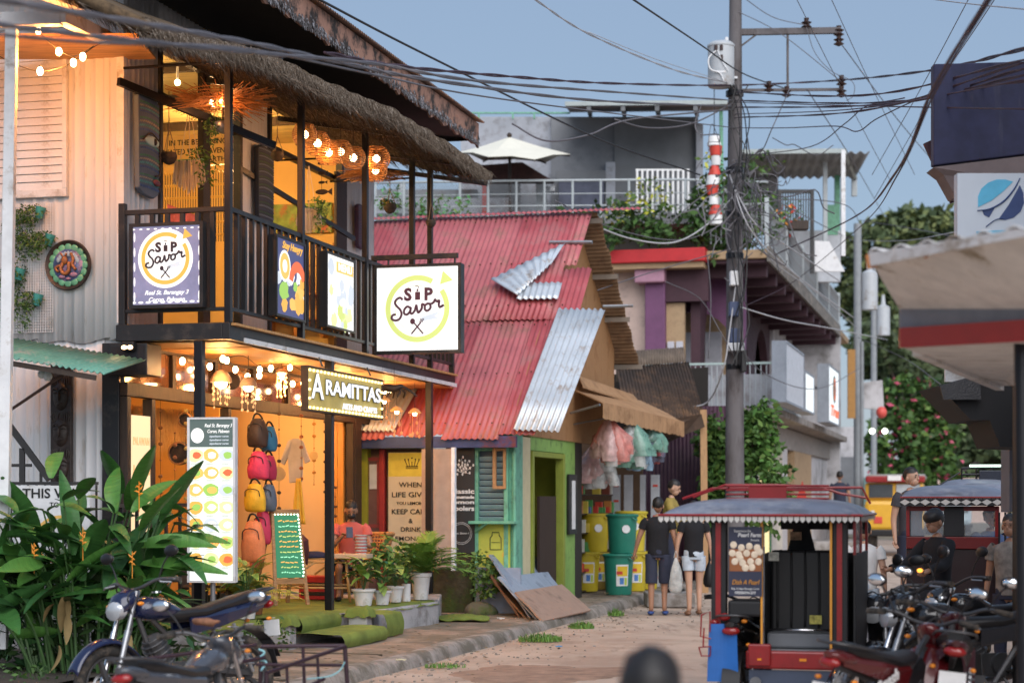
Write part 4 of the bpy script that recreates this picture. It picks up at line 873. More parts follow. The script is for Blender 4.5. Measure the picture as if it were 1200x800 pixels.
# things hanging on the balcony
def coco(label, px, py, D, r, cord, grp='coconut planters on the balcony'):
    o = P(px, py, D); t = thing('coconut_planter', label, 'hanging planter', loc=o, group=grp)
    g = MB(); g.lathe([(r*.1,-r*.95),(r*.6,-r*.75),(r*.95,-r*.2),(r*.98,.1*r),(r*.85,.5*r),(r*.78,.5*r),(r*.85,.1*r),(r*.3,-.4*r)], (0,0,0), 16); g.build('shell', mat('coconut', (.06,.045,.035), .8, var=.4, scale=20, bump=.5), t, smooth=60)
    g = MB()
    for k in range(3): a = 2*pi*k/3; g.tube([(r*.85*cos(a), r*.85*sin(a), r*.4), (0,0,cord*.45), (0,0,cord)], .005, 4)
    g.build('rope', mat('rope', (.25,.18,.12), .8), t)
coco('coconut planter hanging left in the first upstairs opening', 198, 184, 20.0, .09, .7); coco('coconut planter hanging in the second upstairs opening', 325, 182, 21.9, .08, .5); coco('coconut planter hanging past the end of the balcony by the red roof', 505, 261, 25.0, .07, .6); coco('coconut planter with yellow flower at the balcony far end', 457, 243, 25, .09, .5)
t = thing('hanging_flower', 'yellow flower growing in the far coconut planter', 'flower', loc=P(452, 235, 25)); leafy('petals', [mat('petal_yellow', (.75,.5,.04), .5)], t, [((0,0,0),(.06,.06,.06))], 60, .05, seed=3); leafy('leaves', [g_mid], t, [((.03,0,-.03),(.1,.08,.06))], 120, .05, seed=4)
t = thing('hanging_fern', 'green fern in a grey pot hanging by the front post', 'plant', loc=P(262, 147, 19.1)); g = MB(); g.lathe([(0,-.09),(.07,-.07),(.1,.0),(.09,.03)], (0,0,0), 14); g.build('pot', steel, t, smooth=60); leafy('foliage', [g_mid, g_lite], t, [((-.09,0,0),(.1,.1,.1)),((-.12,0,-.12),(.05,.05,.1))], 350, .04, seed=5); g = MB(); g.tube([(0,0,.03),(0,0,.5)], .004, 4); g.build('cord', wire_m, t)
def macrame(label, px, py, D, s):
    t = thing('macrame_hanger', label, 'macrame hanger', loc=P(px, py, D), rot=fa); g = MB()
    for k in (-1, 0, 1): g.tube([(0,0,.55*s),(k*.08*s,0,.08*s),(k*.11*s,0,0)], .005, 4)
    g.build('cord', mat('cotton', (.6,.5,.38), .9), t); g = MB()
    for k in range(90): x = R.uniform(-.14, .14)*s; l = (.2+.12*(1-abs(x)/.14/s))*s*R.uniform(.7, 1); g.tube([(x,R.uniform(-.03,.03),.02),(x*1.2,R.uniform(-.03,.03),-l)], .006*s, 3)
    g.build('fringe', mat('cotton', (.6,.5,.38), .9), t)
    g = MB(); g.tube([(-.15*s,0,.02),(.15*s,0,.02)], .012, 6); g.build('rod', m_gs, t)
    leafy('leaves', [g_mid, g_lite], t, [((.13*s,-.05,.06),(.12*s,.08,.1)),((.2*s,-.05,-.12),(.09*s,.08,.18))], 260, .05, seed=int(px))
macrame('macrame hanger with trailing leaves in the first upstairs opening', 222, 190, 20.3, 1.15); macrame('macrame hanger with leaves before the yellow wall upstairs', 362, 246, 22.3, .95)
t = thing('fish_mobile', 'string of dark metal fish hanging in the second upstairs opening', 'mobile', loc=P(377, 225, 22.6), rot=fa); 
g = MB(); g.tube([(0,0,-.02),(0,0,.75)], .003, 3); g.build('string', wire_m, t)
for k, s in enumerate([1.5, .8, .9, 1.0, .8]): g = MB(); z = k*.115; g.ball((0,0,z), (.055*s,.01,.022*s), 10, 6); g.add([(.045*s,0,z),(.09*s,0,z+.03*s),(.09*s,0,z-.03*s)], [(0,1,2)]); g.build('fish', m_carve, t)
# ================================================================== shopfront goods
def bag(label, px, py, D, w, h, col, rot=0, zip_=True):
    o = P(px, py, D); t = thing('backpack', label, 'bag', loc=o, rot=(0, rot, fa), group='bags hanging by the shop door')
    m = mat('bag_'+'_'.join(str(int(c*99)) for c in col), col, .6, var=.2, bump=.3, bscale=40)
    rg = []
    for k in range(9):
        t_ = k/8; z = h/2-h*t_; ww = w/2*(.55+.5*sin(min(1, t_*1.25)*pi*.62)); dd = .1*(.4+.7*sin(t_*pi*.8+.3))
        rg.append([(ww*cos(a)*(1 if abs(cos(a)) < .95 else .97)+.012*noise.noise(Vector((a, z*9, px))), dd*sin(a)*(1+.2*noise.noise(Vector((a, z*7, py)))), z) for a in [2*pi*j/16 for j in range(16)]])
    g = MB(); g.loft(rg); g.build('bag_body', m, t, smooth=60, sub=1, fix=True)
    g = MB(); g.tube(bez([(-w*.25,0,h*.46),(-w*.1,-.02,h*.62),(w*.1,-.02,h*.62),(w*.25,0,h*.46)], 5), .012, 6); g.build('strap', blk_plastic, t)
    g = MB(); g.tube(bez([(-w*.36,-.085,h*.05),(-w*.3,-.1,h*.24),(0,-.115,h*.3),(w*.3,-.1,h*.24),(w*.36,-.085,h*.05)], 5), .006, 5); g.build('zip', blk_plastic, t)
bag('brown bag at the top of the bags hanging by the shop door', 302, 507, 21.35, .24, .34, (.06,.035,.025)); bag('blue bag beside the brown one by the shop door', 316, 514, 21.5, .17, .3, (.04,.2,.36))
bag('bright pink backpack hanging above the yellow one', 303, 545, 21.2, .25, .33, (.75,.05,.12)); bag('crimson bag tucked behind the pink backpack', 315, 548, 21.4, .17, .3, (.45,.02,.07))
bag('yellow backpack with black clip hanging below the pink one', 299, 583, 21.1, .25, .33, (.8,.42,.02)); bag('dark grey bag right of the yellow backpack', 315, 583, 21.3, .17, .32, (.1,.12,.16))
bag('orange drawstring bag lowest at the shop door', 297, 634, 21.0, .28, .48, (.75,.22,.08)); bag('deep pink pouch behind the orange bag', 308, 618, 21.3, .2, .4, (.6,.04,.1))
# T-shirt and yellow cloth
t = thing('hanging_shirt', 'pale grey T-shirt hanging inside the shop entrance', 'shirt', loc=P(347, 545, 23.2), rot=fa)
g = MB(); pr = [(-.1,.3),(-.03,.33),(.03,.33),(.1,.3),(.19,.05),(.13,.02),(.1,.12),(.09,-.2),(-.08,-.22),(-.1,.1),(-.15,.0),(-.2,.04)]
g.slab([(x, .01*sin(x*40), z) for x, z in pr], (0,-.04,0)); g.build('shirt_cloth', mat('grey_cotton', (.5,.47,.45), .9, var=.15), t, bevel=.01)
t = thing('yellow_cloth', 'narrow yellow cloth hanging below the grey T-shirt', 'cloth', loc=P(350, 587, 22.9), rot=fa); g = MB(); g.grid(lambda u, v: ((u-.5)*(.06+.13*v), .02*sin(u*12), .28-.56*v), 10, 10); g.build('cloth', mat('yellow_cotton', (.8,.5,.06), .8), t, smooth=180, solid=.01)
def chime(label, px, py, D, n, col, ring_=None, l=1., name='wind_chime'):
    t = thing(name, label, 'wind chime', loc=P(px, py, D), rot=fa, group='strung ornaments in the shopfront'); g = MB(); g.tube([(0,0,-l*.5),(0,0,l*.5)], .003, 3); g.build('string', wire_m, t); m = mat('chime_'+str(int(col[0]*99))+str(int(col[1]*99)), col, .5)
    for k in range(n): z = -l*.5+l*k/(n-1); g = MB(); r = .012+.018*abs(sin(k*2.1)); g.ball((0,0,z), (r,.014,r*.8), 8, 6); g.build('bead', m, t)
    if ring_: g = MB(); g.lathe([(0,0),(ring_,0),(ring_*1.05,-.012),(ring_,-.02),(0,-.02)], (0,0,-.1*l), 20, 'y'); g.build('disc', mat('drum_skin', (.6,.42,.2), .7), t, smooth=40)
chime('strung ornament with a small cream drum in the shop entrance', 327, 540, 22.4, 9, (.05,.03,.02), .085, 1.5); chime('dark bead string inside the open shop doorway', 353, 530, 23.0, 8, (.3,.1,.04), None, .9)
chime('dream catcher strand hanging on the peach wall', 368, 525, 24.5, 7, (.45,.2,.04), .055, .95); chime('dark strand of carved figures beside the middle post', 381, 535, 25, 10, (.06,.03,.02), None, 1.2); chime('thin strand of brown beads left of the column', 393, 610, 25.2, 8, (.12,.05,.02), None, .9)
chime('bead strand hanging in the shop window', 188, 520, 20.4, 9, (.25,.1,.03), None, 1.4); chime('second bead strand beside the drum in the shop window', 218, 540, 20.6, 9, (.5,.35,.1), None, 1.1); chime('third bead strand low in the shop window', 205, 550, 20.5, 7, (.3,.12,.05), None, .8)
for (px, py, r, lab) in [(212,531,.13,'large round woven drum hanging in the shop window'),(219,492,.08,'smaller round woven disc above the drum in the shop window')]:
    t = thing('woven_drum', lab, 'drum', loc=P(px, py, 20.7), rot=fa); g = MB(); g.lathe([(0,0),(r*.7,0),(r,-.01),(r,-.06),(r*.8,-.07),(r*.72,-.05),(0,-.05)], (0,0,0), 28, 'y'); g.build('drum_body', m_carve, t, smooth=40); g = MB(); g.torus((0,-.06,0), r*.9, .012, 28, 6, 'y'); g.build('rim', rattan, t, smooth=180)
# flying lizard ornament + shell mobiles under the balcony end
t = thing('lizard_carving', 'dark carved lizard hanging under the far end of the balcony', 'carving', loc=P(462, 458, 23.6), rot=fa)
g = MB(); g.tube(bez([(-.2,0,-.02),(-.12,0,.04),(0,0,.03),(.12,0,.05),(.3,0,-.07)], 6), [.02+.03*sin(pi*min(1,k/24*1.3)) if k < 18 else .012 for k in range(25)], 8)
for (x, d) in [(-.08,-1),(.06,-1),(-.06,1),(.08,1)]: g.tube([(x,0,.03),(x+.04,.06*d,-.02),(x+.01,.1*d,-.08)], .012, 5)
g.build('lizard_body', m_carve, t, smooth=180); g = MB(); g.tube([(0,0,.04),(0,0,.3)], .003, 3); g.build('cord', wire_m, t)
for (px, py, D, lab) in [(450,470,23.6,'lit bell shaped shell lamp under the carved lizard'),(465,482,23.8,'small orange bell lamp below the carved lizard'),(486,484,24.4,'shell mobile nearest the far post under the balcony')]: 
    t = thing('bell_lamp', lab, 'hanging lamp', loc=P(px, py, D)); g = MB(); g.lathe([(.01,.07),(.05,.05),(.09,0),(.085,0),(.04,.04)], (0,0,0), 14); g.build('lamp_shade', mat('capiz_orange', (.6,.25,.08), .4, emit=(1,.4,.1), es=.25), t, smooth=60); g = MB(); g.ball((0,0,-.005), .03, 8, 6); g.build('bulb', hot, t); g = MB(); g.tube([(0,0,.07),(0,0,.4)], .003, 3); g.build('cord', wire_m, t)
    for k in range(6): a = k*1.05; l = R.uniform(.12,.32); g = MB(); g.tube([(.06*cos(a),.06*sin(a),0),(.06*cos(a),.06*sin(a),-l)], .002, 3); g.ball((.06*cos(a),.06*sin(a),-l), (.018,.006,.025), 6, 4); g.build('shell_string', mat('shell_orange', (.75,.35,.15), .4), t)
# A-frame menu board with glowing text
t = thing('menu_easel', 'wooden A-frame board with glowing green chalk menu by the entrance', 'easel', loc=P(335, 708, 21.4), rot=fa+radians(46))
hE = 1.08; wE = .36
for s in (-1, 1):
    g = MB(); g.beam((s*wE*.42, .02, hE), (s*wE*.55, -.16, 0), .045, .03); g.build('leg', wood, t, bevel=.004); g = MB(); g.beam((s*wE*.42, .05, hE), (s*wE*.6, .42, 0), .045, .03); g.build('leg', wood, t, bevel=.004)
g = MB(); g.beam((-wE*.45,.0,hE-.02), (wE*.45,.0,hE-.02), .04, .05); g.build('crossbar', wood, t); g = MB(); g.beam((-wE*.5,-.12,.27), (wE*.5,-.12,.27), .03, .06); g.build('crossbar', wood, t)
def ez(x, k): return (x, -.125+.13*(k-.3)/.75-.012, k)
g = MB(); g.slab([ez(-.17,.31), ez(.17,.31), ez(.15,1.02), ez(-.15,1.02)], (0,.015,0)); g.build('board', emat('lit_board_green', (.05,.33,.16), .45), t)
rr = random.Random(2)
for k in range(11):
    z = .95-k*.058; g = MB(); x = -.11
    while x < .1: w = rr.uniform(.015, .05); p1 = ez(x, z); p2 = ez(x+w, z+rr.uniform(-.01,.012)); g.beam((p1[0], p1[1]-.004, p1[2]), (p2[0], p2[1]-.004, p2[2]), .006, .012); x += w+.012
    g.build('chalk_line', [lit_pale, emat('lit_mint', (.4,.95,.6), .9), lit_orange][k % 3 if k % 4 else 2], t)
g = MB(); g.ball((0,0,0), .011, 6, 4); b1 = g.build('fairy_bulb', emat('fairy', (.7,1,.75), 4), t, loc=ez(.155, .33))
for k in range(1, 18): z = .33+k*.04; inst(b1, ez(.165-.02*(k/18), z)); 
for k in range(8): inst(b1, ez(-.14+.04*k, 1.03))
# bamboo table, chair, stack of cups, folded cloth
tb = thing('bamboo_table', 'low bamboo side table with crossed legs on the platform', 'table', loc=P(369, 700, 23.6), rot=fa+radians(6)); tb.location.z = PZ; tz = .55
g = MB(); g.box(-.42,.5,-.22,.22,tz-.02,tz); g.build('table_top', bamboo, tb, bevel=.005)
for (x, y) in [(-.4,-.2),(.48,-.2),(-.4,.2),(.48,.2)]: g = MB(); g.tube([(x*.92,y*.92,tz-.02),(x*1.05,y*1.05,0)], .018, 8); g.build('leg', bamboo, tb, smooth=180)
for p in [((-.4,-.2,tz-.05),(.48,-.2,tz-.05)),((-.38,-.2,.18),(.46,-.2,.18)),((-.35,-.2,.22),(.05,-.2,.5)),((.44,-.2,.62),(.05,-.2,.35)),((-.38,.2,.2),(.46,.2,.2))]: g = MB(); g.tube(p, .013, 8); g.build('brace', bamboo, tb, smooth=180)
t = thing('folded_cloth', 'dark navy folded cloth bundle on the bamboo table', 'cloth', loc=P(365, 652, 23.5)); t.location.z = tb.location.z+tz; g = MB(); g.grid(lambda u, v: ((u-.5)*.72, (v-.5)*.26, .005+.07*(1-abs(2*u-1)**4)*(1-abs(2*v-1)**3)+.015*noise.noise(Vector((u*6,v*4,1)))), 24, 12); g.build('cloth', mat('navy_cloth', (.015,.02,.06), .9), t, smooth=180, solid=.012)
t = thing('cup_stack', 'stack of white and red paper bowls on the bamboo table', 'cups', loc=P(423, 660, 23.2), scale=.7); t.location.z = tb.location.z+tz+.06
m_cup = [white_p, mat('cup_red', (.55,.08,.06), .5)]
for k in range(6):
    g = MB(); g.lathe([(.09,0),(.11,.055),(.115,.06),(.105,.06),(.088,.01)], (.003*(k%2),0,k*.055), 20); g.build('bowl', m_cup[0], t, smooth=40); g = MB(); g.lathe([(.1,.02),(.108,.04)], (.003*(k%2),0,k*.055), 20); g.build('band', m_cup[1], t)
t = thing('box_tray', 'pale cardboard tray under the stacked bowls', 'tray', loc=P(412, 665, 23.3), rot=fa); t.location.z = tb.location.z+tz+.003; g = MB(); g.box(-.2,.24,-.15,.12,0,.055); g.build('tray', mat('card', (.55,.42,.3), .8), t, bevel=.005)
ch = thing('rattan_chair', 'round backed rattan chair behind the seated person', 'chair', loc=P(425, 706, 24.6), rot=radians(-30)); ch.location.z = PZ
g = MB()
for k in range(9): z = .44+k*.045; g.torus((0,0,z), .30+.012*k, .012, 28, 5, a0=radians(-10), a1=radians(190))
for k in range(30): a = radians(-10+200*k/29); g.tube([(.3*cos(a),.3*sin(a),.42),(.40*cos(a),.40*sin(a),.82)], .008, 4)
g.torus((0,0,.83), .405, .024, 30, 8, a0=radians(-10), a1=radians(190)); g.build('woven_back', rattan, ch, smooth=180)
g = MB(); g.lathe([(0,.4),(.3,.4),(.31,.43),(0,.44)], (0,0,0), 24); g.build('seat', rattan, ch, smooth=40)
for a in (45, 135, 225, 315): g = MB(); g.tube([(.22*cos(radians(a)),.22*sin(radians(a)),.4),(.28*cos(radians(a)),.28*sin(radians(a)),0)], .02, 8); g.build('leg', rattan, ch, smooth=180)
t = thing('umbrella_folded', 'closed dark red umbrella leaning in the shop entrance', 'umbrella', loc=P(353, 640, 23)); g = MB(); g.lathe([(.005,-.24),(.07,-.1),(.11,.05),(.04,.18),(.008,.26)], (0,0,0), 8); g.xform(Matrix.Rotation(radians(-18), 4, 'Y')); g.build('umbrella_cloth', mat('maroon', (.08,.015,.02), .7), t)
t = thing('red_crate', 'red plastic crate under the bamboo table', 'crate', loc=P(372, 690, 24.2), rot=fa); t.location.z = PZ; g = MB(); g.box(-.2,.2,-.15,.15,0,.3); g.build('crate_body', mat('crate_red', (.5,.03,.03), .5), t, bevel=.01); g = MB(); g.box(-.17,.17,-.156,-.151,.05,.1); g.box(-.17,.17,-.156,-.151,.17,.22); g.build('slot', m_carve, t)
for k, (px, py, h, w, c, lab) in enumerate([(285,690,.55,.16,(.4,.1,.05),'brown carved stool beside the bags'), (243,640,.9,.3,(.1,.06,.04),'dark wooden display rack in the shop window')]):
    t = thing('display_rack', lab, 'rack', loc=P(px, py, 22.3 if k != 1 else 21), rot=fa); t.location.z = PZ; m_ = mat('rack_%d' % k, c, .6, var=.3)
    for j in range(4): g = MB(); g.box(-w,w,-.12,.12,h*j/3,h*j/3+.025); g.build('shelf', m_, t)
    for x in (-w, w-.03): g = MB(); g.box(x,x+.03,-.12,.12,.026,h); g.build('side', m_, t)
# ================================================================== RED ROOFED HOUSE
B = thing('red_roof_house', 'low green house with patched red corrugated iron roof', 'house', frame=FB)
m_red = mat('red_roofing', (.45,.095,.11), .5, var=.2, scale=1.6, stretch=(1,1,.5), wear=(.40,.15,.15), wamt=.34, wscale=1.6, metal=.1, w2=((.24,.07,.065), 2.6, .63, (2.5,.5,.5)))
m_red2 = mat('red_roofing_faded', (.52,.15,.165), .5, var=.18, scale=2, wear=(.38,.16,.14), wamt=.3, wscale=2, metal=.1, w2=((.34,.12,.11), 2.2, .63, (2.5,.5,.5)))
m_galv = mat('galvanised_sheet', (.60,.66,.72), .38, .35, var=.1, scale=3, wear=(.42,.36,.32), wamt=.18, wscale=4)
m_und = mat('roof_underside', (.20,.12,.065), .8, var=.25, scale=4, wear=(.1,.05,.03), wamt=.25)
m_gab = mat('gable_board', (.36,.19,.08), .75, var=.12, scale=2, wear=(.27,.13,.05), wamt=.3, wscale=2)
m_green = mat('lime_green_wall', (.24,.42,.10), .7, var=.12, scale=3, wear=(.14,.24,.06), wamt=.25, wscale=4)
m_teal2 = mat('mint_green', (.16,.44,.30), .6, var=.15, scale=4, wear=(.1,.25,.18), wamt=.3, wscale=5); m_cream = mat('cream_paint', (.62,.55,.34), .7, var=.08)
LP_ = lambda px, py, D: FB.L(P(px, py, D))
# roof front slope plane: ridge R (z 6.3) to eave; x to street
Rr = LP_(693, 250, 30.1); Rl = LP_(437, 252, 31.0); Er = LP_(601, 512, 26.15); 
ry, rz_ = Rr.y, Rr.z; ey, ez_ = -.35, 2.6
def rp(x, t, off=0.): # t 0 ridge ->1 eave
    return Vector((x, ry+(ey-ry)*t, rz_+(ez_-rz_)*t+off))
nrm = Vector((0, -(rz_-ez_), (ry-ey))).normalized()*1.0
nrm = Vector((0, -(rz_-ez_), (ry-ey))); nrm = Vector((0, nrm.y, nrm.z)).normalized()
def sheet(par, x0, x1, t0, t1, m, off=0., name='roof_sheet', x0b=None, jag=.05):
    g = MB(); a = rp(x0, t0, off); b = rp(x0 if x0b is None else x0b, t1, off); corr(g, a, (x1-x0, 0, 0), b-a, nrm, .085, .013, rows=4, jag=jag); return g.build(name, m, par, smooth=180, solid=.003)
def roofx(px, py):   # x and t on the slope for a pixel
    o = FB.I @ Vector((0,0,CAMZ)); d = (FB.I @ P(px, py, 1.0))-o; p0 = rp(0, 0); t = (p0-o).dot(nrm)/d.dot(nrm); h = o+d*t; return h.x, (h.y-ry)/(ey-ry)
0 and print('RX', [tuple(round(q, 2) for q in roofx(*p)) for p in [(440,250),(693,250),(672,300),(650,293),(580,350),(660,338),(610,355),(710,366),(655,366),(601,505),(656,512),(470,505),(640,440)]])
x = -3.4; k = 0
while x < .25:   # upper course then lower course, lapped
    w = .93 if x+.93 < .28 else .30-x
    sheet(B, x, x+w, 0, .27 if x > -.3 else .52, m_red2 if k % 3 else m_red, .012+.01*(k % 2))
    k += 1; x += .86
x = -3.4; k = 0
for (x0, x1, t0, t1, m_) in [(-3.4,-2.6,.5,1.0,m_red),(-2.62,-1.75,.5,1.01,m_red2),(-1.78,-.9,.48,1.0,m_red),(-.92,-.1,.46,1.01,m_red2),(-.12,.42,.46,1.0,m_red)]: sheet(B, x0, x1, t0, t1, m_, -.012-.01*(k % 2)); k += 1
sheet(B, -.12, .55, .28, .52, m_red, .0)
# white patches
def quadsheet(pa, pb, pc, pd, m, off, n=12, name='patch_sheet', amp=.02, waves=9):
    A_, B_, C_, D_ = [rp(roofx(*q)[0], roofx(*q)[1]) for q in (pa, pb, pc, pd)]; g = MB()
    g.grid(lambda u, v: (A_.lerp(B_, u)).lerp(D_.lerp(C_, u), v)+nrm*(off+amp*sin(u*waves*2*pi)), waves*6, 4); return g.build(name, m, B, smooth=180, solid=.003)
quadsheet((655,366),(710,367),(656,510),(602,508), m_galv, .07, waves=8)
quadsheet((577,336),(664,293),(648,317),(608,355), m_galv, .14, waves=9, amp=.015)
quadsheet((612,338),(660,337),(655,356),(606,357), m_galv, .10, waves=7, amp=.015)
quadsheet((440,452),(494,452),(462,508),(420,508), m_galv, .05, waves=8)
g = MB(); g.tube([rp(roofx(640,300)[0], .16, .05), rp(roofx(690,302)[0], .17, .06)], .03, 6); g.build('lath', steel, B)
g = MB(); g.tube([rp(.9, .47, .02), rp(1.35, .47, .02)], .025, 6); g.build('lath', steel, B)
# ridge cap and back slope
g = MB(); corr(g, (-3.4, ry-.12, rz_+.02), (4.5, 0, 0), (0, .12, .05), (0,-.5,1), .085, .01, rows=1); g.build('ridge_cap', m_red, B, smooth=180, solid=.004)
_q = FB.X(750, 430, .4); by, bz = _q.y, _q.z
for i in range(6):
    t0, t1 = i/6, (i+1.03)/6; g = MB(); a = Vector((-3.4, ry+(by-ry)*t0, rz_+(bz-rz_)*t0)); b = Vector((-3.4, ry+(by-ry)*t1, rz_+(bz-rz_)*t1)); corr(g, b, (0,0,0) if 0 else (a-b), (3.8, 0, 0), (0,.5,1), .10, .016, rows=1, jag=.05); g.build('back_sheet', m_und, B, smooth=180, solid=.004)
for t_ in (.02, .36, .64, .97): y = ry+(by-ry)*t_; z = rz_+(bz-rz_)*t_-.07; g = MB(); g.beam((-.2, y, z), (.46, y, z), .06, .08); g.build('purlin', mat('grey_timber', (.2,.17,.14), .8), B)
# gable wall on street plane x=.02: boards
ygs = [k*.55 for k in range(-1, 18)]
for k in range(17):
    y0, y1 = ygs[k]+.55, ygs[k]+1.10
    def top(y): return rz_+(ez_-rz_)*(ry-y)/(ry-ey) if y < ry else rz_+(bz-rz_)*(y-ry)/(by-ry)
    if y1 > by-.2: break
    g = MB(); g.slab([(.03, y0+.004, 2.62), (.03, y1-.004, 2.62), (.03, y1-.004, top(y1)-.03), (.03, (y0+y1)/2, top((y0+y1)/2)-.02), (.03, y0+.004, top(y0)-.03)], (-.04, 0, 0)); g.build('gable_board', m_gab, B)
g = MB()
for t_ in (.03, .25, .45, .54, .75, .96):
    for k in range(40):
        x = -3.3+k*.17
        if x < .3: g.ball(rp(x, t_+.01*R.random(), .03), .014, 5, 3)
g.build('roof_nails', mat('nail_rust', (.12,.06,.04), .8), B)['kind'] = 'stuff'
# walls
g = MB(); g.box(-.12, 0, .62, 1.08, .1, 2.6); g.build('cream_pilaster', m_cream, B)
g = MB(); g.box(-.12, 0, 0, .62, .1, 2.62); g.build('corner_pilaster', m_teal2, B)
g = MB(); g.box(-.12, .004, 3.26, 4.05, .1, 2.66); g.box(-.12, .004, 1.081, 3.259, 2.42, 2.66); g.build('street_wall', m_green, B)
g = MB(); g.box(-.1, .03, 1.1, 1.22, .1, 2.41); g.box(-.1, .03, 3.12, 3.25, .1, 2.41); g.box(-.1, .03, 1.221, 3.119, 2.33, 2.41); g.build('door_frame', mat('olive_frame', (.25,.3,.04), .6), B, bevel=.006)
g = MB(); g.box(-2.2, -2.1, -.1, 4, .1, 2.5); g.box(-2.1, -.1, 4.06, 4.12, .1, 2.5); g.build('inner_wall', mat('olive_inner', (.34,.36,.03), .7), B)
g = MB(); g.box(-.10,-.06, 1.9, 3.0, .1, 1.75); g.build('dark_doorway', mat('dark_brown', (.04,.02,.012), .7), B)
# front wall parts (plane y=0)
g = MB(); g.box(-2.6, .14, -.34, -.24, 2.42, 2.58); g.build('blue_beam', mat('blue_fascia', (.03,.06,.19), .6, var=.3, wear=(.15,.03,.03), wamt=.22, wscale=2), B, bevel=.005)
g = MB(); g.box(-2.5, -.57, -.02, .1, .1, .85); g.build('stone_base', mat('mossy_stone', (.06,.055,.035), .95, var=.5, scale=5, bump=1., bscale=14, wear=(.05,.08,.02), wamt=.4), B, bevel=.02)
g = MB(); g.box(-2.5, .0, .06, .1, .85, 2.42); g.build('front_wall', mat('brown_wall', (.2,.12,.09), .8), B)
g = MB(); g.box(-2.3, -1.92, -.05, .05, .3, 2.3); g.build('front_door', mat('purple_brown_door', (.16,.085,.08), .6, var=.2), B, bevel=.01)
g = MB(); g.box(-2.32, -1.93, -.065, -.051, 1.3, 1.35); g.box(-2.32,-2.28,-.065,-.051,.3,1.29); g.box(-2.32,-1.93,-.065,-.051,2.25,2.3); g.box(-1.97,-1.93,-.065,-.051,1.36,2.24); g.build('door_trim', mat('dusty_red', (.3,.06,.06), .6), B)
g = MB(); g.box(-2.08, -1.97, -.07, -.066, 1.85, 2.2); g.build('paper_notice', mat('paper', (.6,.68,.72), .7), B)
g = MB(); g.box(-1.92, -1.84, -.12, -.02, .3, 2.42); g.build('red_post', mat('red_post', (.33,.03,.03), .6, var=.2), B, bevel=.006)
# serving window
g = MB(); g.box(-.52, -.47, -.08, .02, .1, 2.5); g.box(-.10, -.04, -.08, .02, .1, 2.5); g.box(-.469, -.101, -.08, .02, 2.38, 2.45); g.build('window_frame', m_teal2, B, bevel=.005)
for k in range(11): g = MB(); z = 1.42+k*.085; g.obox((-.285,-.03,z), (.36,.012,.075), (radians(35),0,0)); g.build('louvre', mat('glass_louvre', (.25,.36,.4), .2, spec=.8), B)
g = MB(); g.box(-.47,-.10,.02,.05,1.3,2.4); g.build('window_back', mat('blue_grey_dark', (.06,.09,.13), .6), B)
g = MB(); g.box(-.25, -.2, -.12, -.085, 1.85, 2.42); g.box(-.10,-.06,-.12,-.085,1.85,2.42); g.box(-.199,-.101,-.12,-.085,1.85,1.89); g.box(-.199,-.101,-.12,-.085,2.38,2.42); g.build('hatch_frame', ply, B)
g = MB(); g.box(-.56, .1, -.28, -.0, 1.36, 1.4); g.build('counter', m_teal2, B, bevel=.006)
g = MB(); g.box(-.5, -.02, -.06, 0, .75, 1.355); g.build('counter_front', mat('lime_panel', (.5,.56,.09), .6, var=.08), B)
g = MB(); jar = [(-.30,1.0),(-.30,1.16),(-.27,1.2),(-.27,1.24),(-.17,1.24),(-.17,1.2),(-.14,1.16),(-.14,1.0),(-.30,1.0)]
g.tube([(x,-.066,z) for x, z in jar], .008, 4); g.tube([(-.28,-.066,1.1),(-.16,-.066,1.1)], .005, 4); g.build('jar_drawing', mat('olive_ink', (.12,.16,.05), .6), B)
g = MB(); disc(g, (-.09,.93), .04, -.064, 20); disc(g, (-.33,.9), .03, -.064, 20); g.build('lemon_drawing', mat('lemon', (.7,.5,.08), .6), B)
g = MB(); g.box(-.5, .15, -.10, -.06, .1, .75); g.build('grey_panel', mat('grey_panel', (.28,.33,.42), .5, var=.12), B)
g = MB()
for (x,z0,z1) in [(-.52,.1,2.5)]: g.tube([(.04,-.03,2.5),(.04,-.03,.1)], .03, 8)
g.build('drain_pipe', m_teal2, B)
g = MB(); g.beam((-.5,-.1,1.25), (-.3,-.26,1.37), .03); g.build('counter_bracket', m_teal2, B)
# banners
def bn(name, label, x0, x1, z0, z1, y, m):
    t = thing(name, label, 'banner', loc=FB.W(((x0+x1)/2, y, z0)), rot=FB.rot); w, h = x1-x0, z1-z0
    g = MB(); g.box(-w/2, w/2, 0, .015, 0, h); g.build('banner_sheet', m, t); return t, w, h
m_b1 = mat('banner_cream', (.60,.57,.44), .7, var=.05); m_lem = mat('banner_lemon', (.62,.56,.08), .7)
ka = FB.Y(455, 530, -.12); kb = FB.Y(507, 662, -.12)
t, w, h = bn('lemonade_banner', 'tall cream banner with a crown and black capital words about lemonade', ka.x, kb.x+.05, kb.z, ka.z, -.12, m_b1)
g = MB(); g.box(-w/2+.005, w/2-.005, -.003, 0, h-.34, h-.005); g.build('yellow_header', m_lem, t)
g = MB()
for k in range(5): cx = -.08+.04*k; g.tube([(cx*.8,-.006,h-.2),(cx*1.3,-.006,h-.11-.02*(k==2))], .006, 4); disc(g, (cx*1.3, h-.1+.02*(k==2)), .012, -.007, 8)
g.tube([(-.09,-.006,h-.2),(.09,-.006,h-.2)], .009, 4); g.tube([(-.09,-.006,h-.225),(.09,-.006,h-.225)], .006, 4); g.build('crown_print', ink, t)
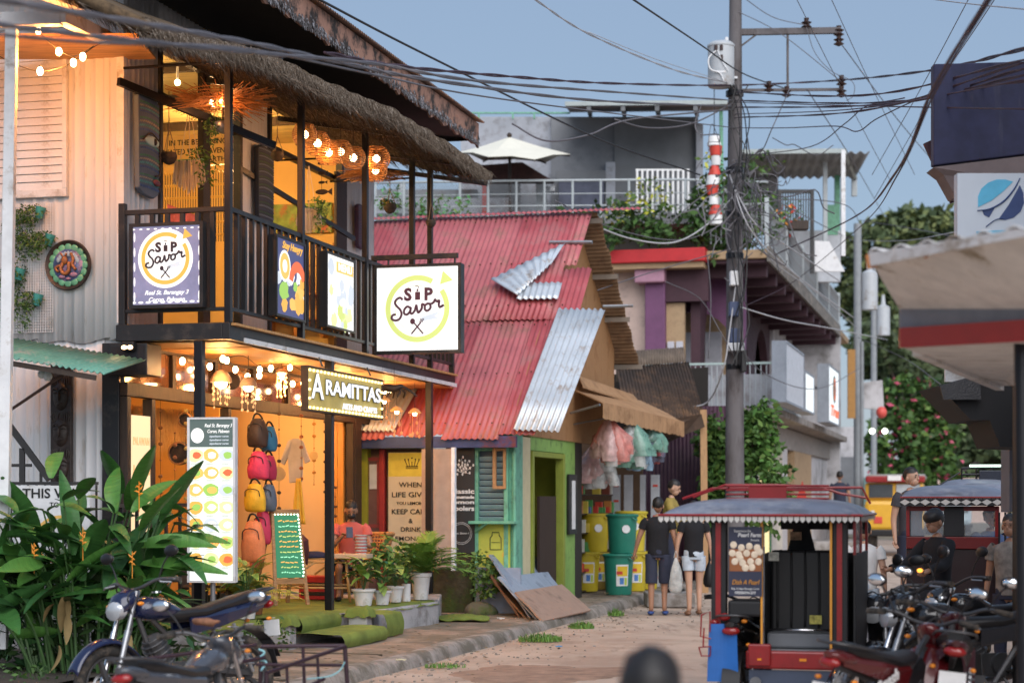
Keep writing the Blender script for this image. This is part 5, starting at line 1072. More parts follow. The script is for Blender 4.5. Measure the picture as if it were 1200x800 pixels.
for s, z, sz in [('WHEN',.46,.1),('LIFE GIVES',.60,.1),('YOU LEMONS',.72,.06),('KEEP CALM',.84,.1),('&',.97,.09),('DRINK',1.09,.09),('LEMONADE',1.22,.085)]: text(s, sz, ink, t, (-.02, -.006, h-z), (1,0,0), (0,0,1), bold=.001, fit={'&':.06,'WHEN':.34,'DRINK':.3,'YOU LEMONS':.42}.get(s, .56))
g = MB(); ring(g, (.0, .12), .08, .09, -.006); disc(g, (0,.12), .07, -.006); g.build('lemon_print', ink, t)
kc = FB.Y(532, 524, -.1); kd = FB.Y(556, 648, -.1); m_w = mat('print_white', (.75,.75,.75), .6)
t, w, h = bn('black_banner', 'black banner with white lemon leaf drawing beside the serving window', kc.x-.12, kd.x, kd.z, kc.z, -.1, mat('banner_black', (.03,.03,.032), .6))
g = MB()
for k in range(22): a = k*2.4; r = .02+.006*k; g.ball((.05+r*cos(a), -.004, h-.27+r*sin(a)), (.014,.002,.02), 6, 4)
for k in range(7): a = k*.9; g.tube([(.05,-.004,h-.36),(.05+.12*cos(a),-.004,h-.27+.12*sin(a))], .003, 3)
g.build('leaf_print', m_w, t)
for s, z, sz in [('classic',.62,.09),('homemade',.70,.06),('lemon',.77,.07),('coolers',.86,.09)]: text(s, sz, m_w, t, (.04, -.004, h-z), (1,0,0), (0,0,1), bold=.003, fit=w*.8)
g = MB(); ring(g, (.02, .28), .13, .135, -.004, 40); ring(g, (.02,.28), .15, .155, -.004, 40); g.build('ring_print', m_w, t); text('Est. Better ?', .04, m_w, t, (.03,-.004,.28), (1,0,0), (0,0,1), fit=.2)
# open white edged panel by the far post
la = P(494, 666, 25.95); t = thing('tall_panel', 'tall pale double panel with white edges standing behind the far balcony post', 'panel', loc=la, rot=radians(-14))
w = .43; h = (666-526)/FPX*25.95; g = MB(); g.box(0, w, 0, .04, 0, h); g.build('panel_sheet', mat('beige_panel', (.42,.33,.28), .5, var=.12), t); g = MB(); g.box(w, w+.05, -.02, .07, -.02, h+.02); g.build('edge_trim', mat('bright_edge', (.78,.82,.9), .4), t); g = MB(); g.box(.10, .16, -.01, 0, .05, h*.5); g.build('dark_stripe', mat('stripe_grey', (.2,.18,.19), .6), t)
# store under the canopy
S = thing('corner_store', 'open fronted corner store under a tan canopy stuffed with goods', 'store', frame=FB)
g = MB(); g.box(-.1, 0, 4.06, 4.6, .1, 2.9); g.build('recess_shade', m_green if 0 else mat('dark_recess', (.03,.025,.02), .8), S)  # near-black box stands in for the shade of the store recess
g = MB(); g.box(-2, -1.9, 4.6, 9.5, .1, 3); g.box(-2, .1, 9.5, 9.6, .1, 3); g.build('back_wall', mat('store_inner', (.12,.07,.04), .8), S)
m_can = mat('tan_canopy', (.42,.24,.12), .8, var=.12, scale=4, wear=(.28,.15,.07), wamt=.3)
ca = [LP_(674,457,30.0), LP_(705,471,29.4), LP_(800,494,33.6), LP_(757,470,35.0)]
cv = [ca[0], ca[1], ca[2], ca[3]]
g = MB(); g.slab([cv[0], cv[1], cv[2], cv[3]], (0,0,-.02)); g.build('canopy_sheet', m_can, S)
fa_, fb_ = ca[1], ca[2]
for k in range(17):
    a = fa_.lerp(fb_, k/17); b = fa_.lerp(fb_, (k+.96)/17); d = Vector((.02,0,-.27+.02*R.random())); g = MB(); g.slab([a+Vector((.02,0,.0)), b+Vector((.02,0,.0)), b+d, a.lerp(b,.5)+d*1.06, a+d], (.012, 0, 0)); g.build('canopy_flap', m_can, S)
g = MB(); a, b, c, d = LP_(678,440,30.2), LP_(683,452,30.0), LP_(752,474,33.6), LP_(742,462,34.0); g.slab([a,b,c,d], (0,0,-.03)); g.build('upper_strip', m_can, S)
g = MB(); g.tube([LP_(668,484,29.6), LP_(703,474,29.3)], .02); g.build('canopy_strut', steel, S)
g = MB(); g.tube([LP_(672,497,30), LP_(760,480,33)], .012); g.build('hanging_rail', steel, S)
# plastic bag bundles
def bundle(label, px, py, D, w, h, cols, seed, n=26):
    t = thing('plastic_bag_bundle', label, 'bag bundle', loc=P(px, py, D), group='bundles of plastic bags under the tan canopy'); rr = random.Random(seed)
    for k in range(n):
        g = MB(); x = rr.gauss(0, w*.28); y = rr.uniform(-.12, .12); bw = rr.uniform(.08, .13)*w/.35; bh = h*rr.uniform(.55, 1); rg = []
        for j in range(7):
            q = j/6; rad = bw*(.16+1.0*sin(pi*(q*.72+.02))); rg.append([(x*(.25+.75*q)+rad*cos(a)*(1+.7*noise.noise(Vector((cos(a)*1.4, sin(a)*1.4+q*4, k+seed)))), y*(.2+.8*q)+rad*.7*sin(a), h*.5-bh*q+.02*noise.noise(Vector((a*2, k, q)))) for a in [2*pi*i/9 for i in range(9)]])
        g.loft(rg); g.build('plastic_bag', cols[k % len(cols)], t, smooth=60)
def plas(n, c): return mat('film_'+n, tuple(.75*x+.12 for x in c), .2, var=.3, scale=12, spec=.8, alpha=.6)
f_or, f_pk, f_gr, f_bl, f_cl, f_rd, f_nv = plas('orange',(.75,.16,.1)), plas('pink',(.8,.45,.42)), plas('green',(.12,.4,.28)), plas('blue',(.22,.42,.6)), plas('clear',(.6,.62,.6)), plas('red',(.7,.03,.04)), plas('navy',(.03,.05,.15))
bundle('orange and pink plastic bag bundle at the left under the canopy', 713, 520, 30.3, .42, .75, [f_or, f_pk, f_or, f_pk, f_cl], 1)
bundle('clear and white plastic bag bundle hanging low behind the orange one', 700, 548, 31, .42, .7, [f_cl, f_cl, f_pk], 2, 20); bundle('green and clear plastic bag bundle in the middle under the canopy', 741, 524, 31, .4, .75, [f_gr, f_cl, f_bl, f_gr], 3); bundle('blue plastic bag bundle low under the canopy', 750, 532, 31.6, .3, .6, [f_bl, f_cl, f_bl], 4, 18)
bundle('dark green plastic bag bundle at the right under the canopy', 762, 513, 32.3, .32, .5, [f_gr, f_gr, f_nv], 5, 18); bundle('navy and red plastic bag bundle at the right end of the canopy', 768, 528, 32.8, .26, .55, [f_nv, f_rd, f_nv], 6, 12)
# shelves of goods in the store
gr = random.Random(8); gc = [mat('goods_%d' % i, c, .5) for i, c in enumerate([(.6,.06,.04),(.1,.35,.1),(.65,.5,.08),(.6,.6,.55),(.1,.15,.4),(.5,.2,.05),(.2,.05,.03)])]
sh = thing('goods_shelf', 'store shelf crowded with small bright packets behind the bins', 'shelf', loc=FB.W((-.25, 5.4, .12)), rot=FB.rot+pi/2)
for j in range(6): g = MB(); g.box(-1.2, 3.2, 0, .3, j*.33, j*.33+.02); g.build('shelf_board', dwood, sh)
for k in range(90): g = MB(); j = gr.randrange(6); x = gr.uniform(-1.15, 3.1); w = gr.uniform(.03, .09); h = gr.uniform(.08, .24); g.box(x, x+w, .0-gr.random()*.05, .1, j*.33+.022, j*.33+.022+h); g.build('packet', gr.choice(gc), sh)
fr_ = thing('metal_shutter_posts', 'pale grey metal posts with red bands at the store front', 'posts', loc=P(745, 690, 34.5), rot=FB.rot)
for x in (-.35, -.12, .12, .38):
    g = MB(); g.box(x-.09 if x != .12 else x-.03, x+.06, -.05, .05, 0, 2.1); g.build('post', mat('pale_metal', (.5,.53,.58), .4, .2), fr_)
    if x in (-.35, .38):
        for k in range(7): g = MB(); g.box(x-.05, x+.04, -.056, -.051, .2+k*.28, .24+k*.28); g.build('red_band', gc[0], fr_)
t = thing('wall_notice', 'black framed narrow notice board on the green wall', 'notice', loc=FB.W((.02, 3.7, 1.15)), rot=FB.rot+pi/2); g = MB(); g.box(-.28,.28,-.04,0,0,.95); g.build('frame', black, t, bevel=.005); g = MB(); g.box(-.12,.12,-.046,-.041,.08,.85); g.build('notice_sheet', m_w, t)
# purple corrugated wall and dark lean-to roof behind
pu = thing('purple_fence_wall', 'dark purple corrugated iron wall behind the shopper in yellow', 'wall', loc=P(792, 690, 37), rot=FB.rot)
m_pur = mat('purple_iron', (.07,.028,.05), .6, var=.3, scale=3)
for i in range(5): g = MB(); corr(g, (-.85+i*.38, 0, 0), (.39, 0, 0), (0, 0, 3.6), (0,-1,0), .076, .012, rows=1); g.build('iron_sheet', m_pur, pu, smooth=180, solid=.003)
lt = thing('lean_to_roof', 'dark rusty lean-to roof between the red roofed house and the vine', 'roof', loc=P(780, 425, 37))
lo = lambda px, py, D: P(px, py, D)-P(780, 425, 37)
m_lt = mat('dark_rust', (.06,.035,.022), .8, var=.4, wear=(.15,.08,.04), wamt=.3)
a, b, c = lo(722,430,36), lo(806,424,37.5), lo(822,485,33.5)
for i in range(4): g = MB(); p0 = a.lerp(b, i/4); e1 = (b-a)*.26; corr(g, p0, e1, lo(735,500,33)-a, (0,-.6,1), .09, .015, rows=1); g.build('roof_sheet', m_lt, lt, smooth=180, solid=.004)
g = MB(); g.slab([lo(722,432,36.2), lo(806,425,37.7), lo(805,445,37.7), lo(722,447,36.2)], (0,.05,0)); g.build('lintel', mat('grey_lintel', (.2,.17,.14), .8), lt)
g = MB(); corr(g, lo(728,430,36), lo(803,424,37.4)-lo(728,430,36), (0,.3,.32), (0,-1,1), .08, .012, rows=1); g.build('upper_sheet', mat('grey_rust', (.16,.12,.09), .7, var=.3), lt, smooth=180, solid=.004)
g = MB(); g.slab([lo(730,500,33.2), lo(822,485,33.8), lo(826,500,33.8), lo(800,510,33.8), lo(745,520,33.2)], (0,.04,0)); g.build('eave_board', m_lt, lt)
g = MB(); g.beam(lo(824,480,34), lo(826,700,34), .12); g.build('post', ply, lt); g = MB(); g.beam(lo(775,520,34), lo(826,496,34), .06); g.build('brace', dwood, lt)
g = MB(); g.slab([lo(700,440,37.5), lo(830,430,38), lo(830,560,38), lo(700,560,37.5)], (0,.05,0)); g.build('dark_back', m_soff, lt)
# leaning boards
for i, (q, c, lab) in enumerate([
 ([(621,724,25.1),(664,703,28.6),(626,651,28.9),(573,650,26.1)],(.25,.30,.39),'large blue grey board leaning uppermost at the back of the stack'),
 ([(630,727,24.9),(668,706,28.0),(640,672,28.2),(583,676,25.6)],(.30,.36,.45),'lower blue grey board with a dented edge just behind the plywood'),
 ([(636,728,24.5),(692,715,26.7),(658,685,27.1),(603,694,25.0)],(.36,.24,.18),'brown plywood sheet lying frontmost on the leaning stack'),
 ([(609,724,25.1),(640,706,28.2),(600,668,28.4),(570,667,26.0)],(.16,.075,.04),'reddish brown board edge showing left of the blue boards'),
 ([(617,726,25.0),(645,708,28.0),(612,678,28.2),(577,680,25.9)],(.22,.12,.06),'narrow tan board edge sandwiched in the leaning stack')]):
    W4 = [P(*p) for p in q]; o = W4[0].copy(); a, b, c2, d = [w-o for w in W4]; t = thing('leaning_board', lab, 'board', loc=o, group='boards leaning against the green house'); nn = (b-a).cross(d-a).normalized()
    g = MB(); g.grid(lambda u, v: a.lerp(b, u).lerp(d.lerp(c2, u), v)+nn*(.012*noise.noise(Vector((u*3, v*3, i)))+(.03*u*v if i == 1 else 0)), 8, 8); g.build('board_sheet', mat('board_%d' % i, c, .65, var=.15, scale=3, wear=tuple(x*.6 for x in c), wamt=.25, wscale=3), t, solid=.025)
# bins
def binf(label, px, py, r, h, c, lid, D=None, z=.12, labl=True, grp='large plastic bins stacked by the store'):
    D = D or (CAMZ-z)*FPX/(py-HOR); o = P(px, py, D); t = thing('plastic_bin', label, 'bin', loc=(o.x, o.y, z), rot=radians(-20), group=grp)
    mm = mat('bin_'+c[0], c[1], .45, var=.08); g = MB()
    g.lathe([(0,0),(r*.82,0),(r*.84,.02),(r*.97,h*.9),(r*1.0,h*.9),(r*1.0,h*.93),(r*1.06,h*.93),(r*1.06,h*.97),(r*1.02,h*.99),(r*.9,h),(r*.9,h-.02),(0,h-.02)], (0,0,0), 36); g.build('tub', mm, t, smooth=35)
    for a in (2.7, 5.9): g = MB(); g.tube(bez([(r*1.0*cos(a-.2), r*1.0*sin(a-.2), h*.9),(r*1.2*cos(a), r*1.2*sin(a), h*.84),(r*1.0*cos(a+.2), r*1.0*sin(a+.2), h*.9)], 5), .014, 6); g.build('handle', mm, t)
    g = MB(); g.torus((0,0,h*.96), r*1.04, .014, 36, 6); g.build('lid_rim', mat('bin_'+lid[0], lid[1], .45), t, smooth=180)
    if labl:
        def patch(a0, a1, z0, z1, rr_, m_, nm):
            g = MB(); g.grid(lambda u, v: (lambda a, z: ((r*(.84+.13*z/h)+rr_)*cos(a), (r*(.84+.13*z/h)+rr_)*sin(a), z))(a0+(a1-a0)*u, z0+(z1-z0)*v), 8, 2); g.build(nm, m_, t)
        patch(-1.45, -.55, h*.22, h*.74, .004, m_w, 'label'); patch(-1.38,-.62,h*.46,h*.70,.006, mat('label_yellow', (.75,.5,.03), .5), 'label_print'); patch(-1.42,-1.0,h*.5,h*.58,.008, gc[0], 'label_print'); patch(-1.2,-.9,h*.26,h*.42,.006, mat('label_blue', (.08,.22,.55), .5), 'label_print'); patch(-.85,-.65,h*.24,h*.42,.006, mat('label_lime', (.5,.6,.1), .5), 'label_print')
    else:
        g = MB(); a = -1.0; g.lathe([(0,0),(.07,0),(.07,-.004)], (0,0,0), 20, 'y'); g.xform(Matrix.Translation((r*.94*cos(a), r*.94*sin(a), h*.62)) @ Matrix.Rotation(a+pi/2, 4, 'Z')); g.build('round_label', m_w, t)
    return t
yel = ('yellow', (.52,.40,.02)); grn = ('green', (.02,.20,.14)); yl2 = ('bright_yellow', (.62,.50,.04))
binf('yellow bin with a big label on the ground left of the green bins', 686, 692, .255, .68, yel, yel); binf('green bin with a yellow and red label standing on the ground', 725, 696, .255, .68, grn, grn); binf('yellow bin on the ground between the front green bin and the man', 742, 693, .25, .68, yel, yel, 32.6); binf('yellow bin standing on the pavement right behind the man in black', 756, 690, .25, .66, yel, yel, 33.3); binf('yellow bin coloured darker as if in shadow behind the front yellow bin', 700, 690, .24, .66, ('shaded_yellow',(.25,.17,.03)), yel, 33.2)  # last tub is a darker yellow, with shade put into its colour
binf('tall plain yellow bin stacked on top of the left yellow bin', 697, 645, .26, .66, yel, yel, 32.6, .80, False); binf('green bin with a round sticker stacked on the lower green bin', 729, 648, .26, .66, grn, grn, 31.6, .80, False); binf('yellow bin stacked behind the upper green bin', 740, 648, .27, .70, yl2, yl2, 33, .80, False)
# stones, mossy rubble beside platform
t = thing('rock', 'mossy grey boulder at the foot of the lemonade stall', 'rock', loc=P(562, 712, 26)); t.location.z = .1; g = MB(); g.ball((0,0,.05), (.24,.2,.15), 18, 12); g.v = [tuple(Vector(p)*(1+.35*noise.noise(Vector(p)*3))) for p in g.v]; g.build('rock_body', mat('mossy_rock', (.13,.12,.09), .95, var=.4, bump=.8, bscale=20, wear=(.07,.1,.03), wamt=.4), t, smooth=60)
t = thing('turf_offcut', 'rolled scrap of green turf lying on the pavement beyond the platform', 'turf scrap', loc=P(540, 722, 24.6)); t.location.z = .12; g = MB(); g.grid(lambda u, v: ((u-.5)*.75, (v-.5)*.5, .05*sin(u*3)*abs(sin(v*3))+.03*noise.noise(Vector((u*5,v*5,0)))+.02), 16, 10); g.build('turf', m_turf, t, smooth=180, solid=.02)
# ================================================================== PURPLE AND CREAM BUILDING WITH BALCONIES
FC = Fr(*P(900, 290, 42)[:2])
C = thing('balcony_building', 'cream and purple two storey building with arches and street balconies', 'building', frame=FC)
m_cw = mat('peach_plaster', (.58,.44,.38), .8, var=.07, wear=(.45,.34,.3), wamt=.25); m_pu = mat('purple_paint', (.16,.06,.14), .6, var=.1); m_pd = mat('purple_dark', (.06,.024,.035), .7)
m_tan = mat('tan_plaster', (.42,.29,.17), .8, var=.12, wear=(.3,.2,.12), wamt=.25); m_gw = mat('grey_plaster', (.52,.51,.53), .85, var=.15, wear=(.25,.24,.24), wamt=.35, wscale=1.5)
zr = 7.35; z1 = 3.75
pc_ = lambda px, py, y: FC.Y(px, py, y)
xa, xb, xc = pc_(700,300,.4).x, pc_(758,300,.4).x, pc_(780,300,.2).x
xd = pc_(826,300,-.3).x
g = MB(); g.box(xa, xd, -.3, 3, 7.05, 7.35); g.build('red_fascia', mat('red_fascia', (.50,.02,.025), .55, var=.1), C, bevel=.02)
g = MB(); g.box(xa, xd-.05, -.2, 3, 6.92, 7.05); g.build('fascia_underside', m_tan, C)
g = MB(); g.box(xa, xb, .4, .6, 0, 6.92); g.build('front_wall', m_cw, C)
g = MB(); g.box(xb+.01, xc, .1, .5, 0, 6.75); g.build('purple_column', m_pu, C, bevel=.02); g = MB(); g.box(xb-.2, xc+.02, -.1, .52, 6.62, 6.95); g.build('column_capital', mat('mauve_paint', (.42,.22,.3), .6), C, bevel=.03)
g = MB(); g.box(xc, xd, .2, .4, 6.2, 6.92); g.build('purple_lintel', m_pd, C)
g = MB(); g.box(xc, xc+.42, .3, .45, 0, 6.18); g.build('tan_pilaster', m_tan, C); 
for k in range(2): g = MB(); g.box(xc+.03+k*.2, xc+.19+k*.2, .24, .29, 3.9, 5.3); g.build('shutter', mat('pale_shutter', (.5,.5,.55), .6), C, bevel=.01)
g = MB(); g.box(xa, 0, 0, 24, 7.1, 7.3); g.build('terrace_slab', m_tan, C, bevel=.02)
g = MB(); g.box(-.02, .04, -.04, 20, 7.02, 7.36); g.build('slab_edge', mat('mossy_concrete', (.16,.15,.14), .9, var=.4, wear=(.3,.26,.22), wamt=.35), C)
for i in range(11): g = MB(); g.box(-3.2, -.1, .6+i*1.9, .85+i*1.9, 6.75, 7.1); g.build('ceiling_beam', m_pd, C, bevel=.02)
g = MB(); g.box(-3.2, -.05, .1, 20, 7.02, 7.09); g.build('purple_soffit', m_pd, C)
g = MB(); g.box(xa, .25, -.2, 20, z1-.18, z1); g.build('balcony_slab', mat('dirty_slab', (.3,.27,.25), .9, var=.3, wear=(.14,.12,.1), wamt=.4), C, bevel=.03)
# arcade wall with arches, x=-1.9
def arch_wall(par, x, y0, y1, z0, z1_, ay, aw, ah, m, t=.22, n=16, name='arch_wall'):
    cy = ay; g = MB(); pts = []
    for i in range(n+1): a = pi-pi*i/n; pts.append((cy+aw/2*cos(a), ah+aw/2*sin(a)))
    for xx in (x, x-t):
        L_ = [(xx, y0, z0), (xx, pts[0][0], z0), (xx, pts[0][0], ah), (xx, y0, ah)]; g.quad(*L_)
        g.quad((xx, y0, ah), (xx, pts[0][0], ah), (xx, pts[0][0], z1_), (xx, y0, z1_)) ; g.quad((xx, pts[-1][0], z0), (xx, y1, z0), (xx, y1, z1_), (xx, pts[-1][0], z1_))
        for i in range(n): g.quad((xx, pts[i][0], pts[i][1]), (xx, pts[i+1][0], pts[i+1][1]), (xx, pts[i+1][0], z1_), (xx, pts[i][0], z1_))
    ed = [(pts[0][0], z0)]+pts+[(pts[-1][0], z0)]
    for a, b in zip(ed, ed[1:]): g.quad((x, a[0], a[1]), (x-t, a[0], a[1]), (x-t, b[0], b[1]), (x, b[0], b[1]))
    g.quad((x, y0, z0), (x-t, y0, z0), (x-t, y0, z1_), (x, y0, z1_)); return g.build(name, m, par)
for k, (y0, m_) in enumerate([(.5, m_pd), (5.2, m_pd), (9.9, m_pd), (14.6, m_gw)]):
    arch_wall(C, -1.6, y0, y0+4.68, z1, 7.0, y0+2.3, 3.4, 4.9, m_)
g = MB(); g.box(-2.7, -2.5, .5, 20, 0, 7.0); g.build('inner_wall', m_tan, C)
for i in range(6): g = MB(); g.box(-2.49, -2.43, 1.1+i*3, 2.3+i*3, 3.9, 6.1); g.build('window', mat('dusk_window', (.18,.2,.22), .2), C); g = MB(); g.box(-2.43, -2.4, 1.0+i*3, 1.09+i*3, 3.9, 6.2); g.box(-2.43,-2.4, 2.31+i*3, 2.4+i*3, 3.9, 6.2); g.build('window_frame', mat('pale_shutter', (.5,.5,.55), .6), C)
g = MB(); g.box(-2.6, .02, 20.0, 20.3, 0, 7.1); g.build('far_wall', m_gw, C)
# far end white wall facing the street beyond
g = MB(); g.box(-1.62, -1.5, 14.2, 20, 4.0, 7.0); g.build('plain_wall', m_gw, C)
# arch facing the camera inside the corner balcony
g = MB(); g.box(-3.2, -.9, 2.6, 2.75, z1, 6.8); g.build('tan_wall', m_tan, C)
for k in range(2): g = MB(); g.box(-2.3+k*.5, -1.9+k*.5, 2.52, 2.59, z1+.2, 5.7); g.build('shutter', mat('pale_shutter', (.5,.5,.55), .6), C, bevel=.01)
g = MB(); n = 14; c_ = [(-1.95+1.0*cos(pi-pi*i/n), 5.1+1.0*sin(pi*i/n)) for i in range(n+1)]
for y in (1.5, 1.7):
    for a, b in zip(c_, c_[1:]): g.quad((a[0],y,a[1]),(b[0],y,b[1]),(b[0],y,6.95),(a[0],y,6.95))
for a, b in zip(c_, c_[1:]): g.quad((a[0],1.5,a[1]),(b[0],1.5,b[1]),(b[0],1.7,b[1]),(a[0],1.7,a[1]))
g.box(-3.3,-2.95,1.5,1.7,z1,6.95); g.box(-.95,-.7,1.5,1.7,z1,6.95); g.build('purple_arch', m_pu, C)
# terrace railing
m_rl = mat('rail_grey', (.22,.24,.26), .6, .2, wear=(.12,.08,.06), wamt=.3); m_lr = mat('light_rail', (.42,.46,.48), .5)
g = MB(); g.box(-.04,.0, 0, 20, 8.3, 8.34); g.box(-.04, .0, 0, 20, 7.42, 7.45); g.box(xd, 0, -.02,.02, 8.3, 8.34); g.build('terrace_rail', m_lr, C)
g = MB(); g.box(-.035,-.005,-.015,.015,0,.85); b0 = g.build('baluster', m_rl, C, loc=(0,.0,7.45))
for i in range(1, 95): inst(b0, (0, i*.21, 7.45))
for i in range(1, 12): inst(b0, (xd+(-xd)*i/12, 0, 7.45))
for i in range(6): g = MB(); g.box(-.07, .02, i*4-.04, i*4+.04, 7.36, 8.45); g.build('rail_post', m_lr, C)
# first floor balcony rail
g = MB(); g.box(.16,.2, 0, 14, 4.72, 4.77); g.box(xc-.4, .2, -.14,-.1, 4.72, 4.77); g.build('balcony_rail', mat('mint_rail', (.4,.5,.48), .5), C)
g = MB(); g.box(.165,.185,-.01,.01,0,.95); b1 = g.build('baluster', m_lr, C, loc=(0,.1,z1))
for i in range(1, 28): inst(b1, (0, .1+i*.2, z1))
for i in range(1, 24): inst(b1, (xc-.5+(.6-xc)*i/24-.17, -.12, z1))
g = MB(); g.grid(lambda u, v: (xc-.3+u*(.4-xc), -.08+.02*sin(u*9), z1+.05+.7*v+.05*noise.noise(Vector((u*5,0,1)))), 20, 4); g.build('tarpaulin', mat('grey_tarp', (.4,.42,.46), .7, var=.25, wear=(.25,.24,.25), wamt=.4), C, smooth=180)
# ground floor shops
g = MB(); g.box(-.7, -.5, 1.2, 2.5, 0, 3.0); g.build('shop_wall', m_gw, C)
g = MB(); g.box(-.9, -.3, 0, 20, 3.0, z1-.2); g.build('shop_fascia', mat('dull_fascia', (.28,.25,.23), .8, var=.2), C, bevel=.02)
m_shopw = emat('shop_glow', (1,.78,.38), .95)
for k, (y0, y1) in enumerate([(2.6, 3.9), (4.05, 5.4)]): g = MB(); g.box(-.65,-.6, y0, y1, .3, 2.75); g.build('lit_window', m_shopw, C); g = MB(); g.box(-.6,-.55, y1, y1+.13, .1, 2.95); g.build('green_mullion', mat('green_metal', (.02,.1,.06), .5), C)
g = MB(); g.box(-.6,-.55, 2.5, 2.59, .1, 2.95); g.box(-.6, -.55, 2.6, 5.5, 2.77, 2.95); g.build('green_frame', mat('green_metal', (.02,.1,.06), .5), C)
g = MB(); g.box(-.75,-.3, 5.7, 6.9, 0, 3.0); g.build('white_pier', mat('pier_white', (.5,.48,.48), .7), C); g = MB(); g.box(-.75,-.6, 6.95, 8.6, 0, 2.9); g.build('doorway', dwood, C)
g = MB(); g.box(-.7,-.3, 8.7, 13.5, 0, 3.0); g.build('tan_pier', m_tan, C); g = MB(); g.box(-.72,-.4, 13.6, 20, 0, 3.0); g.build('shop_wall', m_gw, C)
t = thing('red_flag_banner', 'red and white feather banner at the far shop doorway', 'banner', loc=FC.W((-.1, 8.3, 0)), rot=FC.rot); g = MB(); g.slab([(-.2,0,.4),(.1,0,.4),(.2,0,1.6),(.05,0,2.2),(-.15,0,1.6)], (0,.02,0)); g.build('cloth', gc[0], t); g = MB(); g.box(.0,.12,-.01,-.005,1.0,1.7); g.build('white_patch', m_w, t)
# sign boxes on the balcony
for k, (pa, pb, h, zb, m_, lab) in enumerate([(921, 942, 1.3, 3.75, mat('pale_sign', (.6,.62,.68), .4), 'large blank pale sign box on the first floor balcony'), (943.5, 954, .95, 3.75, emat('lit_sign_white', (.9,.97,1), .85), 'smaller glowing white sign box right of the blank one'), (971, 983, 1.55, 3.75, emat('lit_sign_white', (.9,.97,1), .85), 'tall glowing sign with dark figure and red writing at the far balcony end')]):
    y = FC.X(pa, 450, .65).y; w = FC.X(pb, 450, .65).y-y
    t = sbox('shop_sign', lab, 'sign', FC.W((.5, y+w/2, zb)), FC.rot+pi/2, w, h, .3, m_, fr=.05, m=mat('sign_case', (.25,.28,.33), .5), group='sign boxes on the cream building')
    if k == 2:
        g = MB(); g.ball((.1,-.16,h*.62), (w*.16,.01,h*.25)); g.build('figure_print', emat('lit_bottle', (.08,.12,.08), .4), t); text('Tres', .4, lit_red, t, (0,-.17,h*.22), (1,0,0), (0,0,1), shear=.3, bold=.02, fit=w*.8); g = MB(); ring(g, (.1,h*.62), h*.12, h*.2, -.17); g.build('ring_print', lit_red, t)
t = thing('brown_board', 'narrow tall brown board hanging past the glowing figure sign', 'board', loc=P(998, 490, 60)); g = MB(); g.box(-.12,.12,0,.1,0,2.2); g.build('board', mat('ochre_board', (.4,.2,.05), .6), t)
# ================================================================== ROOF TERRACE AND PENTHOUSE BEHIND
def wthing(name, label, cat, px, py, D, **k):
    t = thing(name, label, cat, loc=P(px, py, D), **k); o = P(px, py, D)
    t['_']=0; del t['_']
    def bx(nm, m, x0, x1, y0, y1, D0=D, dep=.3, bevel=0):
        a, b = P(x0, y1, D0)-o, P(x1, y0, D0)-o; g = MB(); g.box(a.x, b.x, a.y, a.y+dep, a.z, b.z); return g.build(nm, m, t, bevel=bevel)
    return t, bx, (lambda x, y, D0=D: P(x, y, D0)-o)
m_gc = mat('grey_concrete', (.24,.25,.27), .9, var=.15, scale=.8, wear=(.15,.16,.18), wamt=.35, wscale=.6); m_dc = mat('dark_cement', (.20,.21,.225), .9, var=.2, scale=1); m_lc = mat('pale_cement', (.42,.44,.49), .85, var=.15, scale=1, wear=(.28,.28,.3), wamt=.3)
K, bx, lp = wthing('penthouse', 'bare grey concrete penthouse with a sheet metal roof above the red house', 'building', 700, 250, 47)
bx('pale_wall', m_lc, 540, 647, 137, 250, 47.3, 5); bx('grey_wall', m_gc, 646, 722, 137, 250, 47.1, 5); bx('dark_wall', m_dc, 720, 818, 137, 250, 47, 5); bx('pale_pier', m_lc, 816, 824, 145, 250, 46.8, .5); bx('pier', m_lc, 710, 721, 190, 250, 46.8, .3)
bx('roller_door', mat('blue_grey_door', (.10,.11,.16), .7, var=.2), 655, 708, 210, 248, 46.7, .1); bx('door_head', m_dc, 652, 710, 200, 210, 46.6, .2)
bx('pale_doorframe', m_lr, 628, 641, 212, 250, 46.6, .2); bx('dark_opening', m_dc, 570, 610, 200, 250, 46.9, .1)
for (a, b, c, d) in [(560,560,133,139),(600,600,133,139),(625,625,133,139)]: bx('parapet_post', m_gs, a, a+2, c, d, 47, .1)
bx('parapet_rail', m_gs, 548, 668, 131.5, 133, 47, .08)
g = MB(); g.slab([lp(662,124,44), lp(852,120,44), lp(856,130,50), lp(668,132,50)], (0,0,.06)); g.build('metal_roof', mat('rust_grey_roof', (.16,.13,.12), .7, var=.4, wear=(.35,.17,.12), wamt=.4), K)
g = MB(); g.beam(lp(662,122,44), lp(852,120,44), .08, .1); g.build('gutter', mat('pale_gutter', (.35,.4,.4), .5), K)
for x in (690, 730, 770, 815): g = MB(); g.beam(lp(x,126,44), lp(x+2,134,50), .1, .15); g.build('rafter', m_dc, K)
g = MB(); g.beam(lp(845,128,45), lp(846,250,45), .08); g.build('roof_post', m_gs, K)
ac, bx, lp = wthing('air_conditioner', 'white box air conditioner on the penthouse terrace wall', 'air conditioner', 642, 226, 46); bx('ac_case', white_p, 637, 650, 218, 224, 46, .35, .02); bx('ac_grille', m_gc, 639, 645, 219, 223, 45.97, .02)
